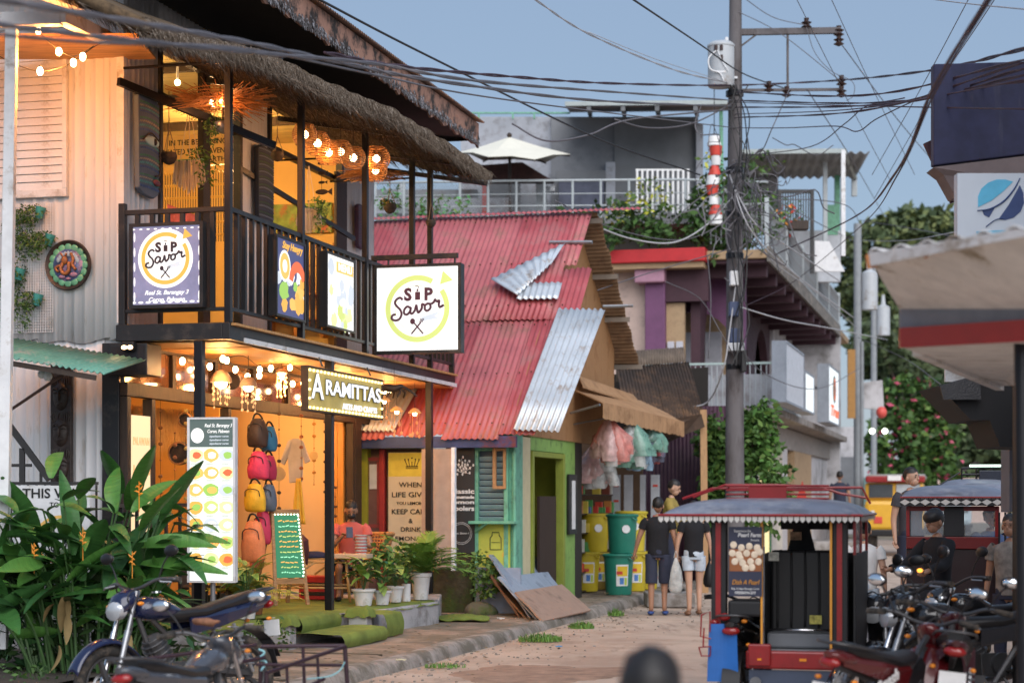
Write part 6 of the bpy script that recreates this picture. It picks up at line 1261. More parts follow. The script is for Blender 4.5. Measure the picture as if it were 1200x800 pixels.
# white lattice gate
gt, bx, lp = wthing('lattice_gate', 'white barred gate on the roof terrace in front of the dark cement wall', 'gate', 778, 252, 44.5)
for i in range(11): bx('bar', m_w, 745.5+i*6, 748+i*6, 199, 252, 44.5, .05)
bx('gate_rail', m_w, 745, 808, 198, 200, 44.55, .05)
tr, bx, lp = wthing('terrace_railing', 'long pale pipe railing along the roof terrace above the red roof', 'railing', 640, 250, 43.5)
for (y, h_) in [(210.5, 2.5), (240, 1.5), (226, 1)]: 
    g = MB(); g.tube([lp(438, y+4), lp(600, y+1.5), lp(800, y), lp(900, y+3, 44)], h_/FPX*43.5/1.6, 6); g.build('rail', m_lr, tr, smooth=180)
for x in list(range(440, 900, 33)): g = MB(); g.tube([lp(x, 212), lp(x, 255)], .03, 6); g.build('post', m_lr, tr)
g = MB()
for i in range(58): x0 = 438+i*3.3; g.tube([lp(x0, 216), lp(x0+26, 248)], .006, 3); g.tube([lp(x0+26, 216), lp(x0, 248)], .006, 3)
tag(g.build('chain_mesh', m_rl, tr), kind='stuff')
bx('low_wall', m_lc, 440, 600, 232, 262, 44, .3); bx('back_wall', m_dc, 440, 560, 222, 262, 46, .3); bx('terrace_floor', m_dc, 440, 900, 250, 262, 43.6, 5); bx('red_pole', gc[0], 565, 570, 212, 250, 43.9, .1); bx('pale_block', m_lr, 467, 475, 214, 250, 43.9, .1)
# parasol
pz, bx, lp = wthing('parasol', 'open cream patio parasol above the roof terrace', 'parasol', 598, 250, 44)
rim = [lp(x, y, D) for x, y, D in [(537,179,44),(572,184,42.7),(627,187,42.7),(668,181,44),(640,190,45.4),(566,188,45.4)]]; tp_ = lp(597,161,44)
for i in range(6):
    a, b = rim[i], rim[(i+1) % 6]; g = MB(); m = (a+b)/2; q = tp_.lerp(m, .55)+Vector((0,0,.06)); g.add([tp_, a, m+Vector((0,0,.05)), b, tp_.lerp(a,.5)+Vector((0,0,-.02)), tp_.lerp(b,.5)+Vector((0,0,-.02))], [(0,4,5),(4,1,2),(4,2,5),(5,2,3)]); g.build('canvas_panel', mat('cream_canvas', (.72,.70,.6), .8, var=.04), pz, solid=.01)
    g = MB(); g.tube([tp_-Vector((0,0,.3)), a-Vector((0,0,.03))], .02, 4); g.build('rib', dwood, pz)
g = MB(); g.tube([tp_-Vector((0,0,.05)), lp(598,250)], .035, 8); g.build('pole', dwood, pz); g = MB(); g.ball(tp_+Vector((0,0,.05)), .06); g.build('finial', dwood, pz)
rf, bx, lp = wthing('dark_hip_roof', 'small dark red hip roof under the parasol on the terrace', 'roof', 575, 212, 45); g = MB(); g.slab([lp(530,196), lp(612,190), lp(650,213), lp(540,213)], (0,1.5,.2)); g.build('roof_slope', mat('dark_red_roof', (.07,.025,.02), .7, var=.4), rf)
# windsock
ws, bx, lp = wthing('striped_windsock', 'red and white striped twisted windsock hanging beside the power pole', 'windsock', 837, 160, 42); 
for k in range(9): g = MB(); z0 = -.22*k; g.lathe([(.12+.03*sin(k*1.7), z0), (.13+.03*sin(k*1.7+1.7), z0-.21)], (.04*sin(k), 0, 0), 12); g.build('stripe', gc[0] if k % 2 else m_w, ws, smooth=180)
g = MB(); g.tube([(0,0,0),(0,0,1.1)], .01, 4); g.build('cord', wire_m, ws)
# right canopy + black gate + terrace house with white wall
rc, bx, lp = wthing('terrace_canopy', 'grey corrugated terrace canopy on slim posts right of the power pole', 'canopy', 940, 210, 52)
g = MB(); p0 = lp(868,178,50); corr(g, lp(868,208,56), lp(1003,208,56)-lp(868,208,56), lp(868,179,50)-lp(868,208,56), (0,0,-1), .25, .04, rows=1); g.build('canopy_sheet', m_dc, rc, smooth=180, solid=.02)
g = MB(); g.beam(lp(866,178,50), lp(990,177,50), .08, .12); g.beam(lp(990,177,50), lp(1003,208,56), .08, .12); g.build('canopy_edge', mat('pale_gutter', (.35,.4,.4), .5), rc)
for (x, y0, y1, D, m_) in [(967,190,300,51,m_lr),(988,176,300,50,white_p),(981,206,300,55,m_gs),(1001,208,230,56,m_lr)]: g = MB(); g.beam(lp(x,y0,D), lp(x,y1,D), .11 if D < 52 else .15); g.build('canopy_post', m_, rc)
bx('terrace_wall', mat('hazy_white_wall', (.55,.58,.63), .8), 905, 985, 270, 330, 54, .3); bx('back_wall', m_lc, 820, 912, 205, 262, 56, .3); bx('green_gate', m_gs, 967, 982, 240, 275, 53, .1)
g = MB(); g.slab([lp(955,282,49), lp(972,283,49), lp(990,318,49), lp(955,318,49)], (0,.1,0)); g.build('white_slope', white_p, rc)
bg_, bx, lp = wthing('black_terrace_gate', 'black barred terrace gate holding flower pots', 'gate', 932, 300, 46)
for x in [912,950]: bx('gate_post', black, x, x+4, 222, 320, 46, .12)
for i in range(11): bx('bar', black, 917+i*3, 918.2+i*3, 226, 262, 46.05, .04)
bx('gate_rail', black, 916, 950, 222, 226, 46.02, .1); bx('planter_box', dwood, 918, 948, 258, 268, 45.8, .4)
leafy('flowers', [gold, g_mid, gc[0]], bg_, [((lp(925,256)), (.3,.25,.35))], 160, .12, seed=5, kind='stuff')
tp2, bx, lp = wthing('terrace_plants', 'trailing green and yellow plants along the terrace edge above the red fascia', 'plants', 760, 270, 42.5)
leafy('foliage', [g_dark, g_mid], tp2, [(lp(720,262), (1.4,.5,.45)), (lp(640,262), (.9,.4,.2)), (lp(850,245), (.9,.5,1.0)), (lp(790,262), (1.2,.5,.4))], 2600, .2, seed=3)
leafy('flowers', [mat('yellow_flower', (.5,.5,.05), .6), g_lite], tp2, [(lp(748,244), (.9,.3,.35)), (lp(765,228,42.3), (.5,.3,.4)), (lp(835,215,42.2), (.35,.3,.8))], 420, .14, seed=4, kind='stuff')
tl, bx, lp = wthing('orchid_pots', 'plants standing along the left end of the roof terrace', 'plants', 455, 250, 43)
leafy('foliage', [g_mid, g_lite, gc[1]], tl, [(lp(456,238), (.35,.3,.4)), (lp(520,240), (.8,.3,.25)), (lp(500,245), (.6,.3,.2))], 500, .12, seed=6)
tx, bx, lp = wthing('rooftop_foliage', 'small green tree top rising behind the power pole', 'plant', 890, 192, 50); leafy('foliage', [g_mid, g_lite], tx, [(lp(893,190), (.5,.5,.3)), (lp(915,250,48), (.6,.5,.5)), (lp(888,262,42.2), (.6,.4,.7))], 500, .16, seed=7)
# ================================================================== VINE ON THE POLE
vt, bx, lp = wthing('vine_tree', 'leafy green vine wrapped round the foot of the power pole', 'vine', 865, 700, 36)
leafy('foliage', [g_mid, g_lite, fol('vine_green', (.10,.22,.05)), g_mid], vt, [(lp(888,500), (.4,.45,.42)), (lp(850,520), (.5,.5,.45)), (lp(836,508), (.35,.4,.4)), (lp(872,520), (.6,.5,.5)), (lp(872,555), (.75,.6,.6)), (lp(845,575), (.4,.5,.5)), (lp(905,590), (.4,.4,.5)), (lp(850,620), (.5,.5,.6)), (lp(900,480), (.2,.25,.25))], 7000, .16, seed=11, aspect=1.8)
g = MB()
for k in range(9): g.tube(bez([lp(850+k*5,700), lp(845+k*6,620), lp(856+R.uniform(-15,25),560), lp(850+R.uniform(-10,50),500)], 5), [.05-.0018*q for q in range(16)], 5)
g.build('stems', mat('vine_stem', (.14,.1,.07), .9), vt)
# ================================================================== POWER POLES AND CABLES
m_pole = mat('pole_concrete', (.13,.12,.125), .85, var=.2, wear=(.07,.06,.06), wamt=.35, stretch=(1,1,.3))
pp = thing('power_pole', 'tall dark utility pole with tangled cables at the street corner', 'utility pole', loc=(*P(861,700,34.5)[:2], 0))
o_ = Vector((*P(861,700,34.5)[:2], 0)); lo = lambda px, py, D=34.5: P(px, py, D)-o_
g = MB(); g.tube([lo(861,705), lo(861,300), lo(862,-30)], [.19,.15,.11], 12); g.build('pole', m_pole, pp, smooth=60)
m_box = mat('box_blue', (.03,.05,.12), .5)
for (x0, x1, y0, y1, m_, nm) in [(855,866,318,335,white_p,'meter_box'),(854,866,354,371,m_box,'junction_box'),(854,866,385,402,m_box,'junction_box'),(868,874,410,436,blk_plastic,'junction_box'),(852,872,402,412,steel,'clamp_band')]: a, b = lo(x0,y1,34.25), lo(x1,y0,34.25); g = MB(); g.box(a.x,b.x,a.y-.12,a.y+.1,a.z,b.z); g.build(nm, m_, pp, bevel=.015)
for y in (110, 200, 250, 300, 430, 460): g = MB(); g.cyl(lo(861,y)-Vector((0,0,.05)), lo(861,y)+Vector((0,0,.05)), .165, n=12); g.build('band', blk_metal, pp)
g = MB(); g.beam(lo(866,38), lo(985,36,34.5), .09, .11); g.build('crossarm', m_pole, pp); g = MB(); g.beam(lo(866,106), lo(988,105), .04, .05); g.build('crossarm', m_pole, pp); g = MB(); g.beam(lo(923,40), lo(923,104), .04); g.build('arm_strut', m_pole, pp); g = MB(); g.beam(lo(866,56), lo(890,38), .03); g.build('arm_strut', m_pole, pp)
m_ins = mat('insulator_brown', (.06,.035,.03), .25)
for (x, y) in [(945,28),(983,37),(983,48),(986,95),(986,108),(922,108),(901,102)]:
    g = MB(); c = lo(x, y); g.lathe([(.02,-.1),(.1,-.06),(.04,-.02),(.1,.02),(.04,.05),(.05,.1),(0,.1)], c, 12); g.build('insulator', m_ins, pp, smooth=40)
tf = thing('transformer', 'grey cylindrical transformer hung on the tall corner pole', 'transformer', loc=P(845,102,34.3)); 
g = MB(); r = 15.5/FPX*34.3; h = 50/FPX*34.3; g.lathe([(0,0),(r*.95,0),(r,.03),(r,h*.92),(r*1.05,h*.93),(r*1.05,h*.97),(r*.8,h*1.04),(0,h*1.05)], (0,0,0), 28); g.build('tank', mat('transformer_grey', (.46,.49,.52), .45, var=.06, wear=(.3,.27,.25), wamt=.2), tf, smooth=40)
for (x, z) in [(-.12,h*.85),(-.02,h*.85),(-.02,h*.62),(.1,h*1.1)]: g = MB(); g.lathe([(0,-.06),(.035,-.05),(.035,.04),(0,.06)], (x,-r*.95 if z < h else 0,z), 8); g.build('bushing', m_ins if z < h else white_p, tf)
g = MB(); g.tube(bez([(-.1,-.24,h*.8),(-.25,-.25,h*.6),(-.22,-.25,h*.35),(-.05,-.26,h*.25),(.02,-.27,.05)], 5), .014, 5); g.tube(bez([(-.1,-.24,h*.8),(0,-.26,h*.5),(.1,-.27,h*.3)],5), .01, 5); g.build('lead', white_p, tf); g = MB(); g.box(-.12,.06,-r-.01,-r,h*.26,h*.31); g.build('plate', steel, tf); g = MB(); g.box(-.02,.3,0,.15,h*.2,h*.25); g.build('hanger', steel, tf)
for (px, pt, py, D, r0, lab, tr_) in [(1005,262,640,62,.13,'slender grey pole with a small transformer further down the street',(1019,320,355)),(1024,290,650,75,.12,'thin far pole beside the green tree with a small transformer',(1035,360,385)),(1010,400,640,58,.06,'thin dark cable conduit pole at the far end of the cream building',None)]:
    t = thing('street_pole', lab, 'utility pole', loc=(*P(px,600,D)[:2], 0), group='poles further down the street'); b = Vector((*P(px,600,D)[:2], 0)); g = MB(); g.tube([(0,0,-.1), P(px,pt,D)-b], r0, 8); g.build('pole', mat('far_pole', (.26,.28,.3), .8), t, smooth=60)
    if tr_: g = MB(); a, c = P(tr_[0],tr_[2]+8,D)-b, P(tr_[0],tr_[1],D)-b; g.lathe([(0,0),(.27,0),(.27,(c-a).z),(.1,(c-a).z+.1),(.05,(c-a).z+.5),(0,(c-a).z+.5)], a, 14); g.build('transformer_can', mat('transformer_grey', (.46,.49,.52), .45), t, smooth=40)
far_l, bx, lp = wthing('street_lamps', 'pair of small lit lamps and a red lantern on the far pole', 'lamps', 1030, 505, 60)
for x in (1022, 1037): g = MB(); g.ball(lp(x,505), .09); g.build('globe', emat('far_lamp', (.9,1,.8), 5), far_l)
g = MB(); g.ball(lp(1033,483,58), (.17,.17,.18)); g.build('lantern', mat('red_lantern', (.7,.1,.08), .5), far_l, smooth=180); g = MB(); g.slab([lp(1012,448), lp(1034,445), lp(1036,480), lp(1010,478)], (0,.2,0)); g.build('dish_panel', m_gw, far_l)
# cables
CN = 0
def cable(label, pts, r, n=8, m=wire_m, twist=0., grp='cables strung from the corner pole'):
    global CN
    w = [P(*q) for q in pts]; t = thing('cable', label, 'cable', loc=w[0], group=grp); c = bez(w, n); o = w[0]; g = MB()
    if twist:
        c2 = []
        for k in range(len(c)-1): c2 += [c[k].lerp(c[k+1], j/4) for j in range(4)]
        for s in (0, pi): g.tube([q-o+Vector((0, twist*.6*cos(k*.35+s), twist*.6*sin(k*.35+s))) for k, q in enumerate(c2)], r, 4)
    else: g.tube([q-o for q in c], r, 5)
    g.build('strand', m, t, smooth=180); CN += 1
m_cg = mat('cable_grey', (.12,.115,.13), .6); m_cl = mat('cable_pale', (.4,.4,.42), .6); m_cm = mat('cable_maroon', (.05,.022,.035), .6)
B_ = 8.5
cable('thick blurred bundle of cables sagging close in front of the thatch', [(-30,-5,B_),(150,25,B_+1),(300,52,B_+3),(420,78,B_+6),(520,96,16),(700,118,24),(861,125,34.4)], .011, m=m_cg, twist=.012)
cable('second blurred cable running just below the thick bundle', [(-30,25,B_),(130,45,B_+1),(300,62,B_+3),(440,75,B_+6),(560,95,16),(720,108,25),(861,118,34.4)], .010, m=m_cg, twist=.01)
cable('blurred cable crossing the eave of the shop house', [(-30,38,B_),(110,50,9.5),(290,58,B_+3),(440,88,15),(600,118,20),(861,150,34.4)], .009, m=m_cg)
cable('twisted cable passing just above the parasol', [(380,62,14),(470,78,16),(600,90,20),(720,98,26),(861,100,34.4),(987,94,34.4),(1095,82,22),(1210,55,14)], .009, m=m_cm, twist=.016)
cable('long cable falling from the top left towards the red gable', [(365,-5,20),(500,65,24),(700,162,31),(820,205,34.4)], .015, m=wire_m)
cable('pair of thin pale cables from the top of the frame to the transformer', [(620,-5,22),(690,40,26),(790,82,31),(858,98,34.4)], .008, m=m_cl, twist=.015)
cable('pale thin cable just above the transformer pair', [(690,38,26),(770,70,30),(850,96,34.3)], .006, m=m_cl)
cable('dark cable crossing in front of the transformer', [(735,-5,20),(820,52,27),(870,86,32),(920,104,36)], .012)
cable('slack loop hanging over the grey penthouse wall', [(600,145,30),(640,165,30),(690,158,31),(740,140,32),(861,128,34.4)], .016, m=m_cg)
cable('double sagging loop beneath the sheet metal roof', [(720,140,32),(760,150,33),(810,145,34),(861,120,34.4)], .014, m=m_cg)
cable('pale slack cable drooping over the red fascia', [(690,262,31),(740,280,32),(790,284,33),(830,262,34),(861,228,34.4)], .016, m=m_cl)
cable('dark slack cable across the red fascia', [(650,235,30.5),(720,268,32),(800,281,33.5),(861,255,34.4)], .010, m=m_cg)
for k, (a, b, c, tw) in enumerate([((861,118),(1040,120),(1210,78),.012),((861,126),(1030,123),(1210,86),.012),((861,134),(1000,128),(1210,92),0),((861,138),(1010,130),(1210,70),.01),((861,108),(1010,112),(1210,68),.012),((861,120),(1000,124),(1210,128),0)]):
    cable(['cable fanning right from the pole to the dark blue sign, topmost','cable fanning right second from the top','cable fanning right in the middle of the fan','cable fanning right just under the middle one','twisted cable fanning right under the lower crossarm','straight cable fanning right lowest across the dark blue sign'][k], [(a[0],a[1],34.4),(b[0],b[1],22),(c[0],c[1],14)], .007, tw and 8 or 8, m_cm, tw)
cable('wavy cable looping low between the pole and the right sign', [(861,150,34.4),(920,150,30),(980,148,26),(1005,154,25),(1030,138,24),(1100,108,20),(1210,95,14)], .008, m=m_cm)
cable('arched cable rising from the terrace canopy to the bundle', [(880,182,34),(950,172,30),(990,145,26),(1015,125,25),(1060,115,22)], .008, m=m_cm)
cable('thick dark maroon cable crossing the top right corner', [(1182,-40,9),(1093,105,12),(1050,202,16),(1000,255,30),(905,300,40)], .011, m=m_cm, twist=.006)
cable('second maroon cable beside the thick one', [(1186,-40,9),(1096,108,12),(1053,203,16),(1012,262,30),(930,330,40),(870,360,36)], .007, m=m_cm)
for k, (x0, x1, y1, D, lab) in enumerate([(1140,1022,205,22,'thin diagonal wire left of the maroon cable'),(1160,1025,232,24,'thin diagonal wire crossing the tree'),(1172,1088,110,20,'short thin diagonal wire near the top right'),(970,1072,205,28,'thin wire descending right from the upper crossarm'),(929,1045,215,28,'thin wire descending right past the lower insulators')]):
    cable(lab, [(x0,-10,D),((x0+x1)/2,(y1-10)/2+3,D+4),(x1,y1,D+10)], .006, m=m_cg)
cable('long thin wire from the crossarm end down to the tree', [(983,48,34.4),(1060,150,40),(1140,240,50)], .010, m=m_cg)
cable('long thin wire from the lower crossarm to the far pole', [(946,105,34.4),(1000,190,44),(1040,260,75)], .010, m=m_cg)
cable('thin wire from the pole top rising to the upper edge', [(861,12,34.4),(915,40,34.4),(986,96,34.4)], .008, m=m_cg); cable('thin wire crossing the upper right sky', [(1060,-5,20),(1130,4,18),(1210,12,14)], .006, m=m_cl); cable('thin jumper wire over the upper crossarm', [(868,-5,34),(905,20,34.3),(945,30,34.4)], .008, m=m_cg)
cable('hanging jumper between the crossarms', [(945,32,34.4),(955,62,34.4),(975,84,34.4),(999,96,34.4),(1000,112,34.4),(992,118,34.4)], .007, m=m_cg)
for k, pts in enumerate([[(855,205,34.2),(880,270,34),(930,320,36),(1000,372,46)],[(858,215,34.2),(885,262,34),(925,290,36),(985,330,46)],[(868,230,34.2),(900,300,35),(960,345,42),(1005,385,55)],[(862,335,34.2),(856,380,34.1),(848,430,34),(830,470,35),(800,478,35)],[(868,360,34.2),(920,375,36),(975,385,42),(1040,398,60)],[(780,330,33),(820,350,34),(845,390,34),(862,420,34.2)],[(700,340,31),(760,320,33),(861,290,34.4)],[(861,400,34.2),(900,440,36),(960,455,44),(1010,430,56)],[(829,300,34),(833,350,34),(830,420,34)],[(861,255,34.4),(910,235,34),(990,240,40),(1008,262,60)],[(1008,258,60),(1070,268,45),(1140,282,30)],[(1008,282,60),(1060,282,45),(1120,272,30)],[(1005,395,60),(1060,420,50),(1102,450,35)],[(861,205,34.4),(905,232,36),(960,262,42),(1000,282,55)],[(861,195,34.4),(890,180,34),(905,150,33),(925,105,34)]]):
    cable(['pale cable sweeping down right from the pole tangle','second pale cable sweeping down right from the tangle','low pale cable sweeping right across the terrace slab','white conduit curling down the left of the pole','long sagging cable from the pole to the far pole','dark slack cable left of the junction boxes','thin cable crossing the cream wall','low sagging cable across the balcony signs','vertical drop cable beside the purple column','high cable from the tangle to the far pole','cable from the far pole to the right hand sign','pale cable below the one from the far pole','cable from the far pole to the dark structure','short cable into the terrace railing','curved cable rising from the tangle to the crossarm'][k], pts, .014 if k in (0,1,3,4) else .010, m=m_cl if k in (0,1,2,3,4,11) else m_cg, grp='cables hanging round the corner pole')
# tangle of loops round the pole
tg = thing('cable_tangle', 'dense tangle of looped cables round the corner pole', 'cable tangle', loc=P(865,230,34.3)); g = MB(); rr = random.Random(31)
for k in range(60):
    x, y = rr.gauss(0, .28)+.15, rr.uniform(-.3, .1); z = rr.gauss(.1, .5); pts = [Vector((x, y, z))]
    for j in range(4): pts.append(pts[-1]+Vector((rr.gauss(.02,.2), rr.gauss(0,.06), rr.gauss(-.08,.2))))
    g.tube(bez(pts, 4), rr.choice([.007,.01,.014]), 3)
g.build('loops', m_cg, tg)['kind'] = 'stuff'
g = MB()
for k in range(6):
    x = rr.uniform(-.2,.25); pts = [Vector((x, -.2, 2.0))]
    for j in range(7): pts.append(Vector((rr.gauss(0,.1), -.22+rr.uniform(-.05,.05), 1.4-j*.75)))
    g.tube(bez(pts, 4), .012, 3)
g.build('drop_cables', wire_m, tg)['kind'] = 'stuff'
# ================================================================== TREES, FAR STREET
def tree(label, px, D, blobs, n, size, mats, trunk=None, seed=1, nm='broadleaf_tree'):
    b = Vector((*P(px, 600, D)[:2], 0)); t = thing(nm, label, 'tree', loc=b, group='trees at the end of the street')
    bl = [(P(x, y, D+dy)-b, (rx/FPX*D, rx/FPX*D*.8, rz_/FPX*D)) for x, y, rx, rz_, dy in blobs]
    leafy('crown', mats, t, bl, n, size, seed=seed, aspect=1.6)
    g = MB(); tz = min(q[0].z for q in bl); g.tube([(0,0,-.2),(.1,0,tz*.6),(0,0,tz+.5)], [.45,.35,.25], 8); g.build('trunk', m_carve, t)
    for q in bl: g = MB(); g.tube([(0,0,tz*.7), (Vector((0,0,tz))+q[0])/2, q[0]], [.2,.14,.05], 6); g.build('limb', m_carve, t)
far_g = [fol('far_leaf_a', (.085,.12,.055)), fol('far_leaf_b', (.11,.145,.065)), fol('far_leaf_c', (.05,.075,.035)), fol('far_leaf_d', (.17,.2,.075))]
tree('large dark green tree rising above the end of the street', 1075, 105, [(1075,270,42,28,0),(1110,285,45,35,2),(1030,285,30,28,-2),(1000,300,25,25,0),(1065,320,55,40,1),(1030,350,45,40,0),(1090,360,50,40,0),(1130,330,40,50,3),(1050,400,50,30,2),(1000,345,20,30,0)], 15000, .62, far_g, seed=2)
tree('shadowy green tree lower down behind the flowering bush', 1095, 95, [(1060,430,45,30,0),(1110,440,50,40,4),(1030,400,30,30,-2),(1150,470,50,40,3),(1150,520,50,45,2),(1120,560,40,30,1),(1185,530,40,60,0),(1090,480,40,40,6)], 9000, .55, [far_g[0], far_g[2], far_g[1]], seed=3)
m_bg = mat('bougainvillea', (.62,.10,.18), .5, var=.2)
tree('flowering bush tree dotted with pink blossom behind the yellow jeepney', 1070, 78, [(1065,470,38,32,0),(1085,500,38,38,0),(1050,520,35,38,-1),(1080,545,42,32,0),(1045,560,22,20,0)], 8000, .32, [g_mid, g_mid, g_dark, g_lite, g_mid, g_dark, g_mid, g_lite, g_mid, g_mid, g_mid, g_dark, m_bg], seed=5, nm='flowering_tree')
hz, bx, lp = wthing('far_house', 'low far house with a grey roof between the trees', 'house', 1125, 540, 100); bx('wall', m_tan, 1090, 1150, 512, 600, 100, 4); g = MB(); g.slab([lp(1085,512,99), lp(1150,510,99), lp(1145,495,104), lp(1095,497,104)], (0,0,.2)); g.build('roof', m_gc, hz)
hz, bx, lp = wthing('far_shop_row', 'hazy far shopfronts with white awnings at the end of the street', 'shops', 990, 600, 85); bx('wall', m_gw, 930, 1012, 500, 625, 85, 4); bx('awning', white_p, 980, 1062, 600, 606, 70, 2); bx('shutter', m_dc, 984, 1008, 535, 600, 84, .5); bx('shop_front', mat('teal_far', (.1,.2,.2), .6), 1004, 1018, 560, 640, 70, .6)
hz, bx, lp = wthing('far_wall', 'long low pale wall closing the end of the street', 'wall', 1060, 620, 92); bx('wall_body', m_cw, 1010, 1180, 560, 612, 92, .5)
hz, bx, lp = wthing('far_van', 'pale blue van parked far down the street', 'van', 1110, 612, 72)
bx('body', mat('van_blue', (.4,.5,.55), .4), 1095, 1140, 588, 616, 72, 3, .2); bx('windscreen', mat('dusk_window', (.18,.2,.22), .2), 1099, 1136, 591, 600, 71.9, .1, .05); bx('bumper', blk_plastic, 1095, 1140, 614, 618, 71.8, .3)
for x in (1099, 1132): bx('wheel', rubber, x, x+6, 616, 624, 72.2, .3)
# ================================================================== RIGHT SIDE: awning, navy sign, logo sign
E, bx, lp = wthing('right_awning', 'blurred white corrugated awning with dark red fascia at the right edge', 'awning', 1200, 400, 9.5)
m_aw = mat('awning_white', (.72,.70,.69), .7, var=.1, wear=(.35,.28,.22), wamt=.25); m_au = mat('awning_under', (.72,.69,.65), .8, var=.15, wear=(.3,.25,.18), wamt=.2)
g = MB(); a, b, c, d = lp(1018,296,9.6), lp(1230,262,8.2), lp(1235,420,14), lp(1120,440,17)
g.slab([a, b, lp(1230,272,8.2), lp(1020,312,9.6)], (0,.03,0)); g.build('awning_edge', m_aw, E, bevel=.01)
g = MB(); g.grid(lambda u, v: a.lerp(b, u).lerp(lp(1060,300,12).lerp(lp(1240,300,12), u), v)+Vector((0,0,.015*sin(u*40))), 60, 2); g.build('awning_sheet', m_aw, E, smooth=180, solid=.01)
g = MB(); g.slab([lp(1018,300,9.65), lp(1230,275,8.25), lp(1235,362,9.2), lp(1055,362,10.4)], (0,.02,0)); g.build('underside', m_au, E)
g = MB(); g.slab([lp(1055,362,10.4), lp(1235,352,9.2), lp(1235,372,9.2), lp(1055,384,10.4)], (0,.03,0)); g.build('grey_fascia', mat('fascia_grey', (.2,.21,.24), .6), E)
g = MB(); g.slab([lp(1055,384,10.35), lp(1235,372,9.15), lp(1235,398,9.15), lp(1055,407,10.35)], (0,.04,0)); g.build('red_fascia', mat('red_fascia2', (.36,.015,.012), .5), E)
g = MB(); g.slab([lp(1058,407,10.5), lp(1235,398,9.4), lp(1235,450,12), lp(1170,452,14.5), lp(1110,415,13.5)], (0,.02,0)); g.build('inner_ceiling', m_au, E)
g = MB(); g.beam(lp(1075,407,11), lp(1172,450,14.5), .06, .1); g.build('ceiling_beam', m_au, E); g = MB(); g.beam(lp(1168,446,14.4), lp(1240,440,14.4), .05, .08); g.build('ceiling_beam', m_au, E)
g = MB(); g.beam(lp(1020,298,9.62), lp(1022,314,9.62), .03, .05); g.build('rust_corner', mat('rust_orange', (.45,.18,.06), .8), E); g = MB(); g.ball(lp(1085,300,9.2), .012); g.build('rust_spot', mat('rust_orange', (.45,.18,.06), .8), E)
t = thing('dark_post', 'dark steel post along the right edge of the street', 'post', loc=(*P(1196,600,9.8)[:2], 0)); g = MB(); b = Vector((*P(1196,600,9.8)[:2], 0)); g.tube([P(1200,840,9.8)-b, P(1196,390,9.8)-b], .036, 10); g.build('post', blk_metal, t, smooth=60)
t, bx, lp = wthing('navy_sign', 'large blank navy signboard high at the right edge', 'sign', 1150, 190, 17); m_nv = mat('navy_sheet', (.022,.024,.07), .6, var=.25, w2=((.05,.05,.09), 1.6, .55, (3,3,.4)))
g = MB(); g.slab([lp(1094,75), lp(1240,71,16.5), lp(1240,176,16.5), lp(1094,194)], (0,.12,0)); g.build('board', m_nv, t, bevel=.01)
g = MB(); g.slab([lp(1094,196), lp(1240,178,16.5), lp(1240,220,16.5), lp(1120,230,17), lp(1106,205,17)], (0,.3,0)); g.build('under_panel', mat('taupe_panel', (.2,.16,.16), .8), t)
g = MB(); g.beam(lp(1088,166,17.3), lp(1120,236,17.3), .05, .1); g.build('eave_strip', m_pd, t)
t, bx, lp = wthing('logo_sign', 'white signboard with a round two blue sail logo', 'sign', 1160, 280, 15.5); bx('board', mat('sign_pale', (.56,.62,.70), .5, var=.03), 1122, 1215, 203, 290, 15.5, .12)
m_sb, m_dn = mat('sky_blue_print', (.10,.45,.68), .5), mat('navy_print', (.03,.06,.18), .5)
def lpoly(pts, m, nm, off=.005): g = MB(); g.slab([lp(x, y, 15.5)+Vector((0,-off,0)) for x, y in pts], (0,.004,0)); g.build(nm, m, t)
lpoly([(1146,243),(1146,230),(1150,221),(1158,214),(1168,210.5),(1178,210.5),(1187,213),(1176,224),(1162,235)], m_sb, 'logo_part')
lpoly([(1151,247),(1166,243),(1159,255),(1153,252)], m_dn, 'logo_part'); lpoly([(1195,217),(1199,226),(1200,238),(1196,248),(1188,255),(1178,258),(1170,257),(1182,240),(1190,226)], m_dn, 'logo_part')
g = MB(); g.tube([q+Vector((0,-.01,0)) for q in bez([lp(1145,247),lp(1160,245),lp(1176,236),(lp(1188,222)),lp(1195,209)], 6)], [.004+.003*sin(k/25*pi) for k in range(25)], 4); g.tube([q+Vector((0,-.01,0)) for q in bez([lp(1155,266),lp(1166,258),lp(1176,256)], 6)], .004, 4); g.build('logo_swoosh', m_dn, t)
lpoly([(1144,271),(1215,268),(1215,280),(1144,283)], m_sb, 'logo_band')
t, bx, lp = wthing('dark_kiosk', 'dark overhanging canopy and counter in shadow at the right', 'kiosk', 1160, 520, 16)
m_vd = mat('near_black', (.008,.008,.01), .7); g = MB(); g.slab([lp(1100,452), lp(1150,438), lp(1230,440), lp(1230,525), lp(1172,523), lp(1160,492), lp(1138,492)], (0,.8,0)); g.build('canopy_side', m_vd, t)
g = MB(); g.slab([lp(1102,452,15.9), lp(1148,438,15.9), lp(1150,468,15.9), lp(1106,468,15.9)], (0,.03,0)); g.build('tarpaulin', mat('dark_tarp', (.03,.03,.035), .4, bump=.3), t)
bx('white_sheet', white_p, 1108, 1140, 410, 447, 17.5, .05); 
bx('side_wall', mat('grey_side', (.16,.17,.2), .7), 1183, 1195, 525, 600, 17, .3); bx('dark_side', m_vd, 1198, 1240, 440, 820, 15, .3)

